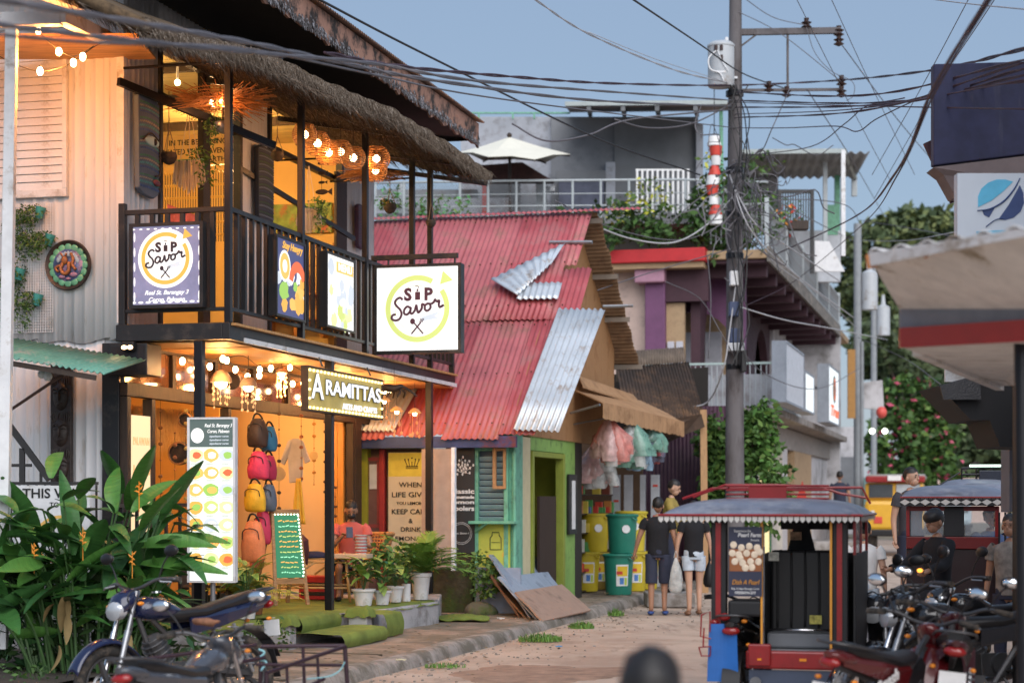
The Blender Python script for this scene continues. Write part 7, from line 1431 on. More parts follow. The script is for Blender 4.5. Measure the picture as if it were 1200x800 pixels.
RB = thing('roadside_building', 'plain grey rendered building carrying the signs at the right edge', 'building', loc=(5.0, 12.5, 0))
g = MB(); g.box(-.1, 3.0, -4.5, 3.9, 0, 6.6); g.build('wall', m_gw, RB, bevel=.03); g = MB(); g.box(-.25, 3.1, -4.6, 3.95, 6.6, 6.8); g.build('roof_slab', m_gc, RB)
for y in (-3, -.5, 2): g = MB(); g.box(-.14, -.08, y, y+1.1, 3.6, 4.9); g.build('window', mat('dusk_window', (.18,.2,.22), .2), RB)
# ================================================================== PLANTS
def leafmesh(l, w, bend, fold=.25, tip=.0, n=10):
    g = MB(); rg = []
    for i in range(n+1):
        t = i/n; x = l*t*(1-.12*bend*t); z = -bend*l*t*t*.55; ww = w*.5*(sin(pi*min(1, t*.93+.05))**.75)*(1-.25*t); rg.append([(x, -ww, z+ww*fold), (x, -ww*.5, z+ww*fold*.35), (x, 0, z-.003), (x, ww*.5, z+ww*fold*.35), (x, ww, z+ww*fold)])
    g.loft(rg, cap=False, closed=False); return g
m_hel = [mat('heliconia_'+n, c, .4, var=.3, scale=2.2, stretch=(14,1.5,1), bump=.25, bscale=8, spec=.4, wear=w, wamt=.1, wscale=1.5) for n, c, w in (('a', (.045,.14,.035), (.10,.20,.04)), ('b', (.075,.20,.04), (.22,.26,.05)), ('c', (.03,.095,.03), (.07,.13,.03)))]
for m_ in m_hel: m_.node_tree.nodes['Principled BSDF'].inputs['Roughness'].default_value = .38
hb = P(105, 790, 17.3); hb.z = .12
H = thing('heliconia_bush', 'big glossy broad leaved heliconia bush with small orange flowers', 'bush', loc=hb)
prot = []
for k, (l, w, b) in enumerate([(.66,.21,.5),(.58,.19,.9),(.74,.2,.25),(.5,.17,1.2)]):
    for m_ in m_hel[:2] if k else m_hel: prot.append((l, leafmesh(l, w, b).mesh('leaf'), m_))
for _, me, m_ in prot: me.materials.append(m_); me.polygons.foreach_set('use_smooth', [True]*len(me.polygons))
rr = random.Random(21); st_ = MB(); hl = lambda px, py, D=17.3: P(px, py, D)-hb
def addleaf(par, p, az, el, roll, s=1., k=None):
    l, me, m_ = prot[k if k is not None else rr.randrange(len(prot))]; o = bpy.data.objects.new('leaf', me); COL.objects.link(o); o.parent = par; o.location = p
    o.matrix_basis = Matrix.Translation(p) @ Matrix.Rotation(az, 4, 'Z') @ Matrix.Rotation(-el, 4, 'Y') @ Matrix.Rotation(roll, 4, 'X') @ Matrix.Scale(s, 4)
for k in range(72):
    x = rr.uniform(-.85, .75); y = rr.uniform(-.5, .4); h = rr.uniform(.75, 1.75)*(1-.25*abs(x)); lean = Vector((x*.45+rr.gauss(0,.08), rr.uniform(-.4,.1), 0))
    top = Vector((x, y, 0))+lean*h*.5+Vector((0,0,h)); st_.tube(bez([(x*.6, y*.6, 0), Vector((x*.8,y*.8,h*.5)), top], 4), [.016-.001*q for q in range(9)], 5)
    for j in range(4):
        t = 1-.16*j; p = Vector((x*.6,y*.6,0)).lerp(top, t); az = rr.uniform(0, 2*pi) if j else atan2(lean.y-.3, lean.x+rr.gauss(0,.4)); addleaf(H, p, az, radians(rr.uniform(-5, 62)), rr.gauss(0,.5), rr.uniform(.7,1.12)*(.8 if h < 1 else 1))
for (px, py, D, az, el, s) in [(100,640,16.9,170,25,1.2),(85,650,16.9,115,75,1.15),(125,690,16.8,62,60,1.35),(160,610,16.9,20,35,.95),(160,640,16.8,0,12,1.1),(165,660,16.9,-8,0,1.1),(155,600,17,40,45,.9),(40,690,16.8,180,5,1.2),(60,560,17,95,65,1.0),(20,600,17,160,50,1.1),(30,650,16.9,200,20,1.2),(135,600,17.1,130,70,1),(60,640,17,150,40,1.1),(170,690,16.8,-20,-10,1.1)]: addleaf(H, hl(px,py,D), radians(az), radians(el), rr.gauss(0,.3), s)
st_.build('stems', mat('stem_green', (.06,.13,.04), .5), H)
for k in range(9): # dead and yellow leaves low down
    l, me, _ = prot[4+rr.randrange(4)]; me2 = me.copy(); me2.materials.clear(); me2.materials.append(mat('dry_leaf', (.24,.17,.07), .8)); o = bpy.data.objects.new('dry_leaf', me2); COL.objects.link(o); o.parent = H
    p = Vector((rr.uniform(-.5,.6), -.55, rr.uniform(.1,.9))); o.matrix_basis = Matrix.Translation(p) @ Matrix.Rotation(rr.uniform(0,6), 4, 'Z') @ Matrix.Rotation(radians(rr.uniform(20,80)), 4, 'Y') @ Matrix.Scale(rr.uniform(.25,.5), 4)
for k, (px, py) in enumerate([(163,573),(97,630),(40,645),(155,655)]):
    g = MB(); c = hl(px, py, 16.6)
    for j in range(5): a = rr.uniform(-1, 1); z = .022*j-.05; sg = .05+.03*rr.random(); sg *= .6; g.tube([c+Vector((0,0,z)), c+Vector((sg*.5*cos(j*pi+a),-.01,z+.012)), c+Vector((sg*cos(j*pi+a),-.01,z+.02+.03*a))], [.009,.008,.001], 5)
    g.tube([c+Vector((0,0,-.2)), c+Vector((0,0,.07))], .004, 4); g.build('flower', gold if k else mat('bright_orange', (.9,.3,.02), .5), H)
leafy('undergrowth', [g_dark, m_hel[2], g_dark], H, [((-.2,.2,.5), (.9,.4,.5)), ((.0,.1,.25), (1.1,.4,.25))], 900, .2, seed=8, aspect=3)
def pot_plant(label, px, py, r, h, kind, s=1., pm=None, z=PZ, grp='potted plants on the shop platform', cyl=False, D=None):
    D = D or (CAMZ-z)*FPX/(py-HOR); o = P(px, py, D); t = thing('potted_plant', label, 'potted plant', loc=(o.x, o.y, z), group=grp); g = MB()
    if cyl: g.lathe([(0,0),(r,0),(r,h),(r*.9,h),(r*.9,h-.03),(0,h-.03)], (0,0,0), 24)
    else: g.lathe([(0,0),(r*.68,0),(r*.78,h*.4),(r*.92,h*.85),(r*1.05,h*.87),(r*1.07,h),(r*.97,h),(r*.9,h-.04),(0,h-.04)], (0,0,0), 28)
    g.build('pot', pm or mat('pot_white', (.66,.66,.68), .45, wear=(.35,.32,.28), wamt=.15), t, smooth=40); g = MB(); g.lathe([(0,h-.035),(r*.9,h-.035)], (0,0,0), 20); g.build('soil', m_soil, t); q = random.Random(int(px*7))
    if kind == 'broad':
        for k in range(26):
            az = q.uniform(0, 2*pi); hh = h+s*q.uniform(.05, .34); p = Vector((cos(az)*.1*s*q.random(), sin(az)*.1*s*q.random(), hh)); l, me, m_ = prot[q.randrange(len(prot))]
            me2 = MC.setdefault('pl%d' % q.randrange(4), None); nm = ['pp_a','pp_b','pp_c'][q.randrange(3)]
            if nm not in bpy.data.meshes: b = leafmesh(.17, .085, .7).mesh(nm); b.materials.append([mat('pl_a', (.16,.30,.06), .45, var=.3), mat('pl_b', (.07,.19,.06), .45, var=.3), mat('pl_c', (.24,.33,.08), .45, var=.35)]['abc'.index(nm[-1])]); b.polygons.foreach_set('use_smooth', [True]*len(b.polygons))
            ob = bpy.data.objects.new('leaf', bpy.data.meshes[nm]); COL.objects.link(ob); ob.parent = t
            ob.matrix_basis = Matrix.Translation(p) @ Matrix.Rotation(az, 4, 'Z') @ Matrix.Rotation(-radians(q.uniform(-10, 60)), 4, 'Y') @ Matrix.Scale(s*q.uniform(.8, 1.25), 4)
        g = MB()
        for k in range(12): a = q.uniform(0, 6.28); g.tube([(0,0,h-.04), (.05*cos(a),.05*sin(a),h+.12*s), (.1*s*cos(a),.1*s*sin(a),h+.28*s)], .004, 4)
        g.build('stems', mat('stem_green', (.06,.13,.04), .5), t)
    else: palm(t, (0,0,h), s, 22, q, kind)
    return t
def palm(t, o, s, n, q, kind='palm'):
    for k in range(n):
        az = q.uniform(0, 2*pi); el = q.uniform(.35, 1.35); L = s*q.uniform(.45, .85); pts = []
        for j in range(9): u = j/8; r = L*(cos(el)*u+.25*u*u*cos(el)); z = L*(sin(el)*u-.45*u*u); pts.append(Vector(o)+Vector((r*cos(az), r*sin(az), z)))
        g = MB(); g.tube(pts, .004*s, 4)
        for j in range(2, 34):
            u = j/34*8; i = min(7, int(u)); p = pts[i].lerp(pts[i+1], u-i); d = (pts[i+1]-pts[i]).normalized(); sd_ = d.cross(Vector((0,0,1))).normalized(); l = s*.17*sin(pi*min(1, j/34*.85+.15))
            for sg in (-1, 1): e = p+(sd_*sg*.8+d*.7+Vector((0,0,-.1+q.gauss(0,.15)))).normalized()*l; w = d*.008*s; g.add([p-w, p+w, (p+e)/2+w, e, (p+e)/2-w], [(0,1,2,3,4)])
        g.build('frond', mat('palm_leaf' if kind == 'palm' else 'palm_yellow', (.16,.30,.05) if kind == 'palm' else (.36,.33,.05), .5, var=.35, scale=3), t)
pot_plant('white bowl pot of pale broad leaves at the left of the platform row', 426, 709, .14, .2, 'broad', 1.2); pot_plant('white bowl pot tucked second in the platform row', 448, 708, .11, .17, 'broad', 1.15); pot_plant('white pot of upright yellow green leaves third in the platform row', 463, 705, .11, .2, 'broad', 1.3)
pot_plant('slim white cylinder pot with small leaves beside the big pot', 476, 704, .055, .22, 'broad', .8, cyl=True); pot_plant('large white pot holding a feathery palm at the platform end', 493, 702, .135, .34, 'palm', 1.25)
pot_plant('white pot with light green leaves left beside the menu easel', 289, 724, .13, .24, 'broad', 1.1, z=.42, D=20.2)
pot_plant('yellowish feathery palm behind the menu board beside the bags', 287, 712, .12, .2, 'yel', .95, D=20.9); pot_plant('terracotta pot with orange green foliage by the bags', 300, 712, .1, .15, 'broad', .9, mat('terracotta', (.3,.12,.05), .7), D=21.0)
t = thing('table_plant', 'small leafy green plant in a pot on the bamboo table', 'potted plant', loc=P(487, 640, 22.9)); t.location = P(455, 655, 23.4); leafy('leaves', [g_mid, g_lite], t, [((.05,0,.1),(.25,.15,.14)), ((.0,0,.02),(.2,.12,.1))], 200, .08, seed=3, aspect=1.5); g = MB(); g.lathe([(0,-.14),(.06,-.14),(.08,-.02),(.07,-.02)], (0,0,0), 14); g.build('pot', m_gs, t, smooth=40)
t = thing('wall_shrub', 'small bright green shrub growing beside the lime counter', 'shrub', loc=P(566, 690, 26)); leafy('foliage', [g_mid, g_lite], t, [((-.02,0,.28), (.2,.16,.2)), ((.1,0,.1), (.16,.15,.2)), ((-.02,0,-.05), (.12,.1,.1)), ((-.05,0,.45), (.08,.08,.1))], 520, .075, seed=5, aspect=1.7)
t = thing('low_weeds', 'low green weeds by the pier behind the blue motorcycle', 'weeds', loc=FA.W((1.35,.6,.12))); leafy('foliage', [g_mid, g_lite, g_dark], t, [((0,0,.15),(.25,.2,.2)), ((-.3,-.4,.1),(.25,.3,.12))], 500, .06, seed=9, aspect=2)
t = thing('ground_creeper', 'green creeper at the bottom left corner under the bush', 'plants', loc=P(10, 800, 16)); leafy('foliage', [g_mid, g_dark], t, [((0,0,.05),(.4,.3,.1))], 250, .06, seed=2)
# ================================================================== PEOPLE
m_skin = mat('skin_tan', (.36,.19,.12), .5, var=.06, sub=.1); m_skl = mat('skin_light', (.50,.30,.21), .5, var=.05, sub=.1); m_hair = mat('hair_black', (.012,.01,.01), .5, var=.3, scale=30, stretch=(1,1,.2)); m_eye = mat('eye_dark', (.02,.015,.012), .2)
m_blkt = mat('black_cotton', (.008,.008,.011), .9, bump=.5, bscale=9); m_denim = mat('light_denim', (.45,.52,.6), .8, var=.15, scale=12); m_navyc = mat('navy_cotton', (.025,.03,.055), .9, bump=.4, bscale=9)
def person(label, loc, rot, skin_m, top_m, leg_m, pose=None, hair=1, legl=.47, sleeve=.45, fem=0, s=1., sit=False, shoe=None, face=True, lean=0., headturn=0., bow=0., group=None):
    """faces local -y"""
    t = thing('person', label, 'person', loc=loc, rot=rot, scale=s, group=group); p = pose or {}
    hz_ = p.get('hip', .92); sw = .185-.02*fem
    hip = Vector((0,0,hz_)); ch = hip+Vector((0,-lean*.4,.36)); nk = hip+Vector((0,-lean*.6,.52)); hd = nk+Vector((0,-.01-bow*.09,.12-bow*.03))
    J = {'hip':hip,'wa':hip+Vector((0,-lean*.15,.16)),'ch':ch,'nk':nk,'hb':nk+Vector((0,-.005-bow*.03,.06))}
    for sd_, sg in (('L',-1),('R',1)):
        J['sh'+sd_] = ch+Vector((sg*sw,0,.10)); J['el'+sd_] = J['sh'+sd_]+Vector(p.get('el'+sd_, (sg*.05,.03,-.28))); J['wr'+sd_] = J['el'+sd_]+Vector(p.get('wr'+sd_, (sg*.02,-.06,-.24))); J['pa'+sd_] = J['wr'+sd_]+(J['wr'+sd_]-J['el'+sd_]).normalized()*.08
        J['th'+sd_] = hip+Vector((sg*.095,0,-.05)); J['kn'+sd_] = J['th'+sd_]+Vector(p.get('kn'+sd_, (sg*.005,-.02,-.40))); J['an'+sd_] = J['kn'+sd_]+Vector(p.get('an'+sd_, (0,.03,-.39))); J['to'+sd_] = J['an'+sd_]+Vector((sg*.02,-.15,-.05))
    rad = {'hip':.115+.01*fem,'wa':.105-.012*fem,'ch':.125-.012*fem,'nk':.05,'hb':.052,'sh':.06,'el':.04,'wr':.026,'pa':(.034,.02),'th':.085,'kn':.056,'an':.036,'to':.032}
    ed = [('hip','wa'),('wa','ch'),('ch','nk'),('nk','hb')]
    for q in 'LR': ed += [('ch','sh'+q),('sh'+q,'el'+q),('el'+q,'wr'+q),('wr'+q,'pa'+q),('hip','th'+q),('th'+q,'kn'+q),('kn'+q,'an'+q),('an'+q,'to'+q)]
    def mk(keys, ex=0., sc=1.):
        ks = [k for k in keys]; ii = {k: i for i, k in enumerate(ks)}; es = [(ii[a], ii[b]) for a, b in ed if a in ii and b in ii]; rs = []
        for k in ks: r = rad[k if k in rad else k[:-1]]; rs.append(tuple(q+ex for q in r) if isinstance(r, tuple) else r*sc+ex)
        return skin([tuple(J[k]) for k in ks], es, rs, 1)
    body = mk(['hip']+[k for k in J if k != 'hip']); b = bmesh.new(); b.from_mesh(body)
    hm = MB(); c = J['hb']+Vector((0,-.02-bow*.03,.105-bow*.02)); RT = Matrix.Translation(c) @ Matrix.Rotation(headturn, 4, 'Z') @ Matrix.Rotation(-bow*.7, 4, 'X').inverted()
    hm.ball((0,.01,.02), (.076,.095,.105), 18, 14); hm.ball((0,-.03,-.045), (.052,.06,.06), 14, 10); hm.ball((0,-.092,-.012), (.012,.018,.022), 8, 6)
    for sg in (-1, 1): hm.ball((sg*.078,.01,-.01), (.012,.02,.03), 8, 6)
    hm.ball((0,-.084,-.052), (.022,.008,.008), 8, 4); hm.xform(RT)
    for q in 'LR':   # five fingers per hand
        d = (J['pa'+q]-J['wr'+q]).normalized(); sx = d.cross(Vector((0,1,.2))).normalized(); n_ = sx.cross(d)
        for k in range(4): r0 = J['pa'+q]+sx*(-.024+.016*k)-d*.01; L = [.062,.07,.066,.052][k]; hm.tube([r0, r0+d*L*.5-n_*.008, r0+d*L*.85-n_*.03], [.0085,.008,.006], 6)
        r0 = J['wr'+q]+d*.03-sx*.025; hm.tube([r0, r0-sx*.02+d*.03-n_*.01, r0-sx*.02+d*.055-n_*.025], [.011,.0095,.007], 6)
    n0 = len(b.verts); vs = [b.verts.new(v) for v in hm.v]
    for f in hm.f:
        try: b.faces.new([vs[i] for i in f if True]).smooth = True
        except ValueError: pass
    b.to_mesh(body); b.free(); mesh_obj(body, 'body', skin_m, t)
    def el_ring(c, rx, ry, z=0, n=18, d=None):
        c = Vector(c)+Vector((0,0,z)); return [c+Vector((rx*cos(a), ry*sin(a), 0))+Vector((1,1,.5))*.007*noise.noise(c*9+Vector((a*2,0,0))) for a in [2*pi*i/n for i in range(n)]]
    f_ = 1-.07*fem; ext = p.get('hem', -.04); g = MB()
    g.loft([el_ring(J['hip'], .158*f_, .122, ext), el_ring(J['hip'], .155*f_, .118, .05), el_ring(J['wa'], .150*f_, .112), el_ring(J['wa'].lerp(J['ch'],.5), .160*f_, .118), el_ring(J['ch'], .180*f_, .120), el_ring(J['ch'], .192*f_, .108, .07), el_ring(J['ch'], .180*f_, .088, .115), el_ring(J['nk'], .120*f_, .072, -.02), el_ring(J['nk'], .066, .060, .012)], cap=False)
    for q, sg in (('L',-1),('R',1)):
        a = J['sh'+q]-Vector((sg*.035,0,-.005)); b = J['sh'+q].lerp(J['el'+q], sleeve if sleeve < 1 else 1)
        pts = [a, J['sh'+q].lerp(b, .3), b]; rs = [.070,.068,.066]
        if sleeve >= 1.5: pts += [J['el'+q].lerp(J['wr'+q], .5), J['wr'+q]]; rs = [.070,.066,.056,.048,.040]
        g.tube(bez(pts, 4), [rs[min(len(rs)-1, k//4)]+(rs[min(len(rs)-1, k//4+1)]-rs[min(len(rs)-1, k//4)])*(k%4)/4 for k in range((len(pts)-1)*4+1)], 12, cap=False)
    g.v = [tuple(Vector(v)+Vector((noise.noise(Vector(v)*14), noise.noise(Vector(v)*14+Vector((5,0,0))), 0))*.008) for v in g.v]
    g.build('shirt', top_m, t, smooth=180, solid=.006, sub=1)
    g = MB(); g.loft([el_ring(J['hip'], .150*f_+.01*fem, .115, .07), el_ring(J['hip'], .158*f_+.012*fem, .122, -.02), el_ring(J['hip'].lerp((J['thL']+J['thR'])/2, .9), .15, .115, -.035)], cap=False)
    for q in 'LR':
        e = J['th'+q].lerp(J['kn'+q], min(1, legl*1.9)); pts = [J['th'+q]+Vector((0,0,.03)), J['th'+q].lerp(e, .5), e]; rs = [.092,.090,.086]
        if legl >= 1: pts += [J['kn'+q].lerp(J['an'+q], .5), J['an'+q]]; rs = [.092,.086,.070,.062,.056]
        g.tube(bez(pts, 4), [rs[min(len(rs)-1, k//4)]+(rs[min(len(rs)-1, k//4+1)]-rs[min(len(rs)-1, k//4)])*(k%4)/4 for k in range((len(pts)-1)*4+1)], 14, cap=False)
    g.v = [tuple(Vector(v)+Vector((noise.noise(Vector(v)*11), noise.noise(Vector(v)*11+Vector((5,0,0))), 0))*.009) for v in g.v]
    g.build('trousers' if legl >= 1 else 'shorts', leg_m, t, smooth=180, solid=.006, sub=1)
    for q in 'LR': g = MB(); c_ = J['to'+q].lerp(J['an'+q], .45); g.ball((c_.x, c_.y, c_.z-.02), (.05,.13,.035), 12, 8); g.build('shoe', shoe or blk_plastic, t, smooth=180)
    if hair:
        g = MB(); g.ball((0,.018,.035), (.083,.1,.103), 20, 14); g.v = [p_ for p_ in g.v]; 
        kp = [f for f in g.f if all((g.v[i][2] > .052 or (g.v[i][1] > .01 and g.v[i][2] > (-.05 if hair == 1 else -.2))) for i in f)]; g.f = kp; g.m = [0]*len(kp); g.v = [tuple(Vector(v)*(1+.10*noise.noise(Vector(v)*45)+.03*noise.noise(Vector(v)*120))) for v in g.v]
        if hair == 2: g.ball((0,.06,-.1), (.075,.05,.16), 14, 10)
        if hair == 3: g.ball((0,.0,.055), (.095,.11,.07), 18, 8)
        g.xform(RT); g.build('hair', m_hair, t, smooth=180)
    if face:
        for sg in (-1, 1): g = MB(); g.ball((sg*.03,-.078,.012), (.012,.006,.006), 8, 6); g.xform(RT); g.build('eye', m_eye, t); g = MB(); g.tube([(sg*.045,-.08,.03),(sg*.015,-.087,.034)], .004, 4); g.xform(RT); g.build('eyebrow', m_hair, t)
    t['k'] = 1; del t['k']; return t, J, RT
gp = lambda px, D, z=0.: Vector((*P(px, 600, D)[:2], z))
m_blue_sl = mat('slipper_blue', (.03,.07,.25), .6)
pm, Jm, _ = person('man in black T-shirt and dark shorts walking away on the road', gp(771, 27.7), radians(180-8), m_skin, m_blkt, m_navyc, {'elL':(-.07,.02,-.27),'wrL':(-.03,-.05,-.23),'elR':(.10,.0,-.26),'wrR':(.06,-.06,-.21),'knL':(0,-.05,-.4),'anL':(0,.06,-.39),'knR':(0,.03,-.41),'anR':(0,.03,-.38)}, legl=.6, shoe=m_blue_sl)
pw, Jw, _ = person('woman in black top and pale denim shorts walking beside him', gp(813, 27.6), radians(180+5), m_skl, m_blkt, m_denim, {'elL':(-.08,.0,-.26),'wrL':(-.03,.0,-.23),'elR':(.08,.0,-.27),'wrR':(.02,-.04,-.23),'knL':(0,-.06,-.4),'anL':(.01,.06,-.38),'knR':(-.02,.02,-.41),'anR':(0,.03,-.38)}, hair=2, legl=.25, fem=1, s=.97, shoe=mat('sandal', (.2,.1,.06), .7))
def carrier(label, c, w, h, m):
    t = thing('plastic_carrier_bag', label, 'bag', loc=c); rg = []
    for j in range(9): q = j/8; r = w*(.15+.85*sin(min(1, q*1.5)*pi/2))*(1 if q < .9 else .75); rg.append([(r*cos(a)*(1+.2*noise.noise(Vector((a,q*4,h)))), r*.6*sin(a), -h*q) for a in [2*pi*i/14 for i in range(14)]])
    g = MB(); g.loft(rg); g.build('bag_film', m, t, smooth=180); g = MB(); g.tube(bez([(-.03,0,0),(0,0,.1),(.03,0,0)],4), .006, 4); g.build('handle', m, t)
carrier('white plastic carrier bag hanging between the walking couple', gp(792, 27.5, .92-.07), .10, .52, f_cl); carrier('black plastic bag carried on the right of the walking woman', gp(833, 27.9, .82), .11, .42, blk_plastic)
m_must = mat('mustard_jacket', (.30,.22,.05), .8, var=.25, scale=8)
person('young man in mustard patterned jacket standing by the store looking down', gp(786, 30, .22), radians(75), m_skl, m_must, m_navyc, {'elL':(-.05,-.1,-.24),'wrL':(.05,-.2,-.02),'elR':(.05,-.1,-.24),'wrR':(-.05,-.2,-.02)}, sleeve=1.5, legl=1, s=1.04, bow=.5)
t = thing('store_step', 'low concrete step before the purple iron wall', 'step', loc=gp(786, 30, 0)); g = MB(); g.box(-.4,.35,-.4,.5,.0,.22); g.build('step_block', concrete, t, bevel=.02)
m_coral = mat('coral_shirt', (.55,.12,.10), .85, var=.1, bump=.3, bscale=10)
ps = gp(411, 24.3, .42); pe, Js, RTs = person('seated person in coral T-shirt and black face mask looking at a phone', ps, radians(8), m_skin, m_coral, m_navyc, {'hip':.46,'elL':(-.06,-.12,-.25),'wrL':(.10,-.14,.12),'elR':(.07,-.1,-.26),'wrR':(-.17,-.18,.10),'knL':(-.08,-.38,.02),'anL':(0,.0,-.36),'knR':(.08,-.38,.02),'anR':(0,0,-.36)}, legl=.6, bow=.55, lean=.1)
g = MB(); g.ball((0,-.07,-.045), (.058,.045,.045), 14, 10); g.xform(RTs); g.build('face_mask', blk_plastic, pe, smooth=180)
t = thing('smartphone', 'dark blue phone held up by the seated person', 'phone', loc=ps); t.rotation_euler = (0,0,radians(8)); g = MB(); c = (Js['paL']+Js['paR'])/2+Vector((0,-.04,.05)); g.obox(c, (.085,.012,.15), (radians(-25),0,0)); g.build('phone_body', mat('phone_blue', (.02,.04,.1), .3), t, bevel=.004)
t = thing('stool', 'small wooden stool under the seated person', 'stool', loc=ps+Vector((0,.05,0))); g = MB(); g.box(-.18,.18,-.16,.16,.30,.34); g.build('seat', wood, t)
for x in (-.15,.13):
    for y in (-.13,.11): g = MB(); g.box(x,x+.03,y,y+.03,0,.3); g.build('leg', wood, t)
person('far man in navy T-shirt standing by the lit shop windows', gp(984, 50, .62), radians(170), m_skin, m_navyc, m_navyc, s=1.06, face=False)
t = thing('shop_step', 'long raised concrete step along the far lit shops', 'step', loc=gp(984, 50, 0)); g = MB(); g.box(-.8,.6,-.5,1.4,-.05,.6); g.build('step_block', concrete, t, bevel=.03)
person('man in glasses resting his face on his hand behind the second tricycle', gp(1067, 23, .36), radians(25), m_skl, mat('dark_shirt', (.05,.05,.06), .9), m_navyc, {'elR':(.12,-.12,-.2),'wrR':(-.12,-.06,.22)}, headturn=.3)
t = thing('loading_step', 'low concrete block behind the parked tricycles', 'step', loc=gp(1064, 23, 0)); g = MB(); g.box(-.4,.4,-.4,.4,-.02,.38); g.build('step_block', concrete, t, bevel=.02)
pd, Jd, RTd = person('tricycle driver in black jacket and cap sitting in front of the second tricycle', gp(1099, 18.6, .30), radians(-62), m_skin, m_blkt, m_blkt, {'hip':.50,'elL':(-.08,-.16,-.2),'wrL':(-.02,-.2,-.05),'elR':(.08,-.16,-.2),'wrR':(.02,-.2,-.05),'knL':(-.12,-.36,-.02),'anL':(0,.05,-.36),'knR':(.12,-.36,-.02),'anR':(0,.05,-.36)}, hair=3, sleeve=1.5, legl=1, bow=.35)
m_bt = mat('blue_tee', (.06,.10,.22), .8)
pq, Jq, RTq = person('passenger in blue printed T-shirt raising a hand inside the second tricycle', gp(1160, 20.8, .32), radians(15), m_skin, m_bt, m_navyc, {'hip':.5,'elL':(-.12,-.12,-.18),'wrL':(-.14,-.06,.2),'knL':(-.08,-.38,.02),'anL':(0,.0,-.36),'knR':(.08,-.38,.02),'anR':(0,0,-.36)}, bow=.2)
text('NE', .11, m_w, pq, (0,-.165,.86), (1,0,0), (0,0,1), bold=.004)
person('person in white T-shirt glimpsed right behind the first tricycle', gp(1013, 21, -.1), radians(170), m_skl, m_w, m_denim, legl=1, face=False, s=.9)
person('person in patterned shirt standing by the right edge behind the motorcycles', gp(1184, 19.3, -.15), radians(-30), m_skin, mat('grey_shirt', (.22,.2,.18), .8, var=.4, scale=12), m_navyc, legl=1, s=.98)
person('blurred dark haired head of someone standing close to the camera', gp(762, 5.0, -.43), radians(180), m_skin, m_blkt, m_blkt, hair=1, face=False, s=1.0)
# ================================================================== MOTORCYCLES
m_dkp = mat('engine_grey', (.09,.09,.095), .45, .6, var=.2); m_redl = mat('tail_red', (.28,.008,.008), .2, spec=.8); m_clr = mat('lamp_clear', (.5,.52,.55), .12, .3); m_amb = mat('amber_lens', (.8,.25,.02), .2); m_mir = mat('mirror_glass', (.8,.84,.9), .05, 1.)
WH = {}
def wheel(par, x, r=.285, w=.085, z=None, rim=None, y=0):
    z = r if z is None else z; o = bpy.data.objects.new('wheel', None)
    g = MB(); g.torus((x,y,z), r-w*.45, w*.5, 32, 10, 'y'); tw = g.build('wheel', rubber, par, smooth=180); bpy.data.objects.remove(o)
    g = MB(); g.torus((x,y,z), r-w*.95, .012, 28, 6, 'y'); g.torus((x,y-.02,z), r-w*.95, .008, 28, 5, 'y'); g.torus((x,y+.02,z), r-w*.95, .008, 28, 5, 'y')
    for k in range(5): a = 2*pi*k/5; g.beam((x,y,z), (x+(r-w)*cos(a),y,z+(r-w)*sin(a)), .03, .03, (0,1,0))
    g.build('rim', rim or m_dkp, tw, smooth=40); g = MB(); g.cyl((x,y-.05,z), (x,y+.05,z), .045, n=14); g.build('hub', m_dkp, tw, smooth=40); g = MB(); g.torus((x,y-.055,z), .085, .012, 20, 4, 'y'); g.build('brake_disc', steel, tw)
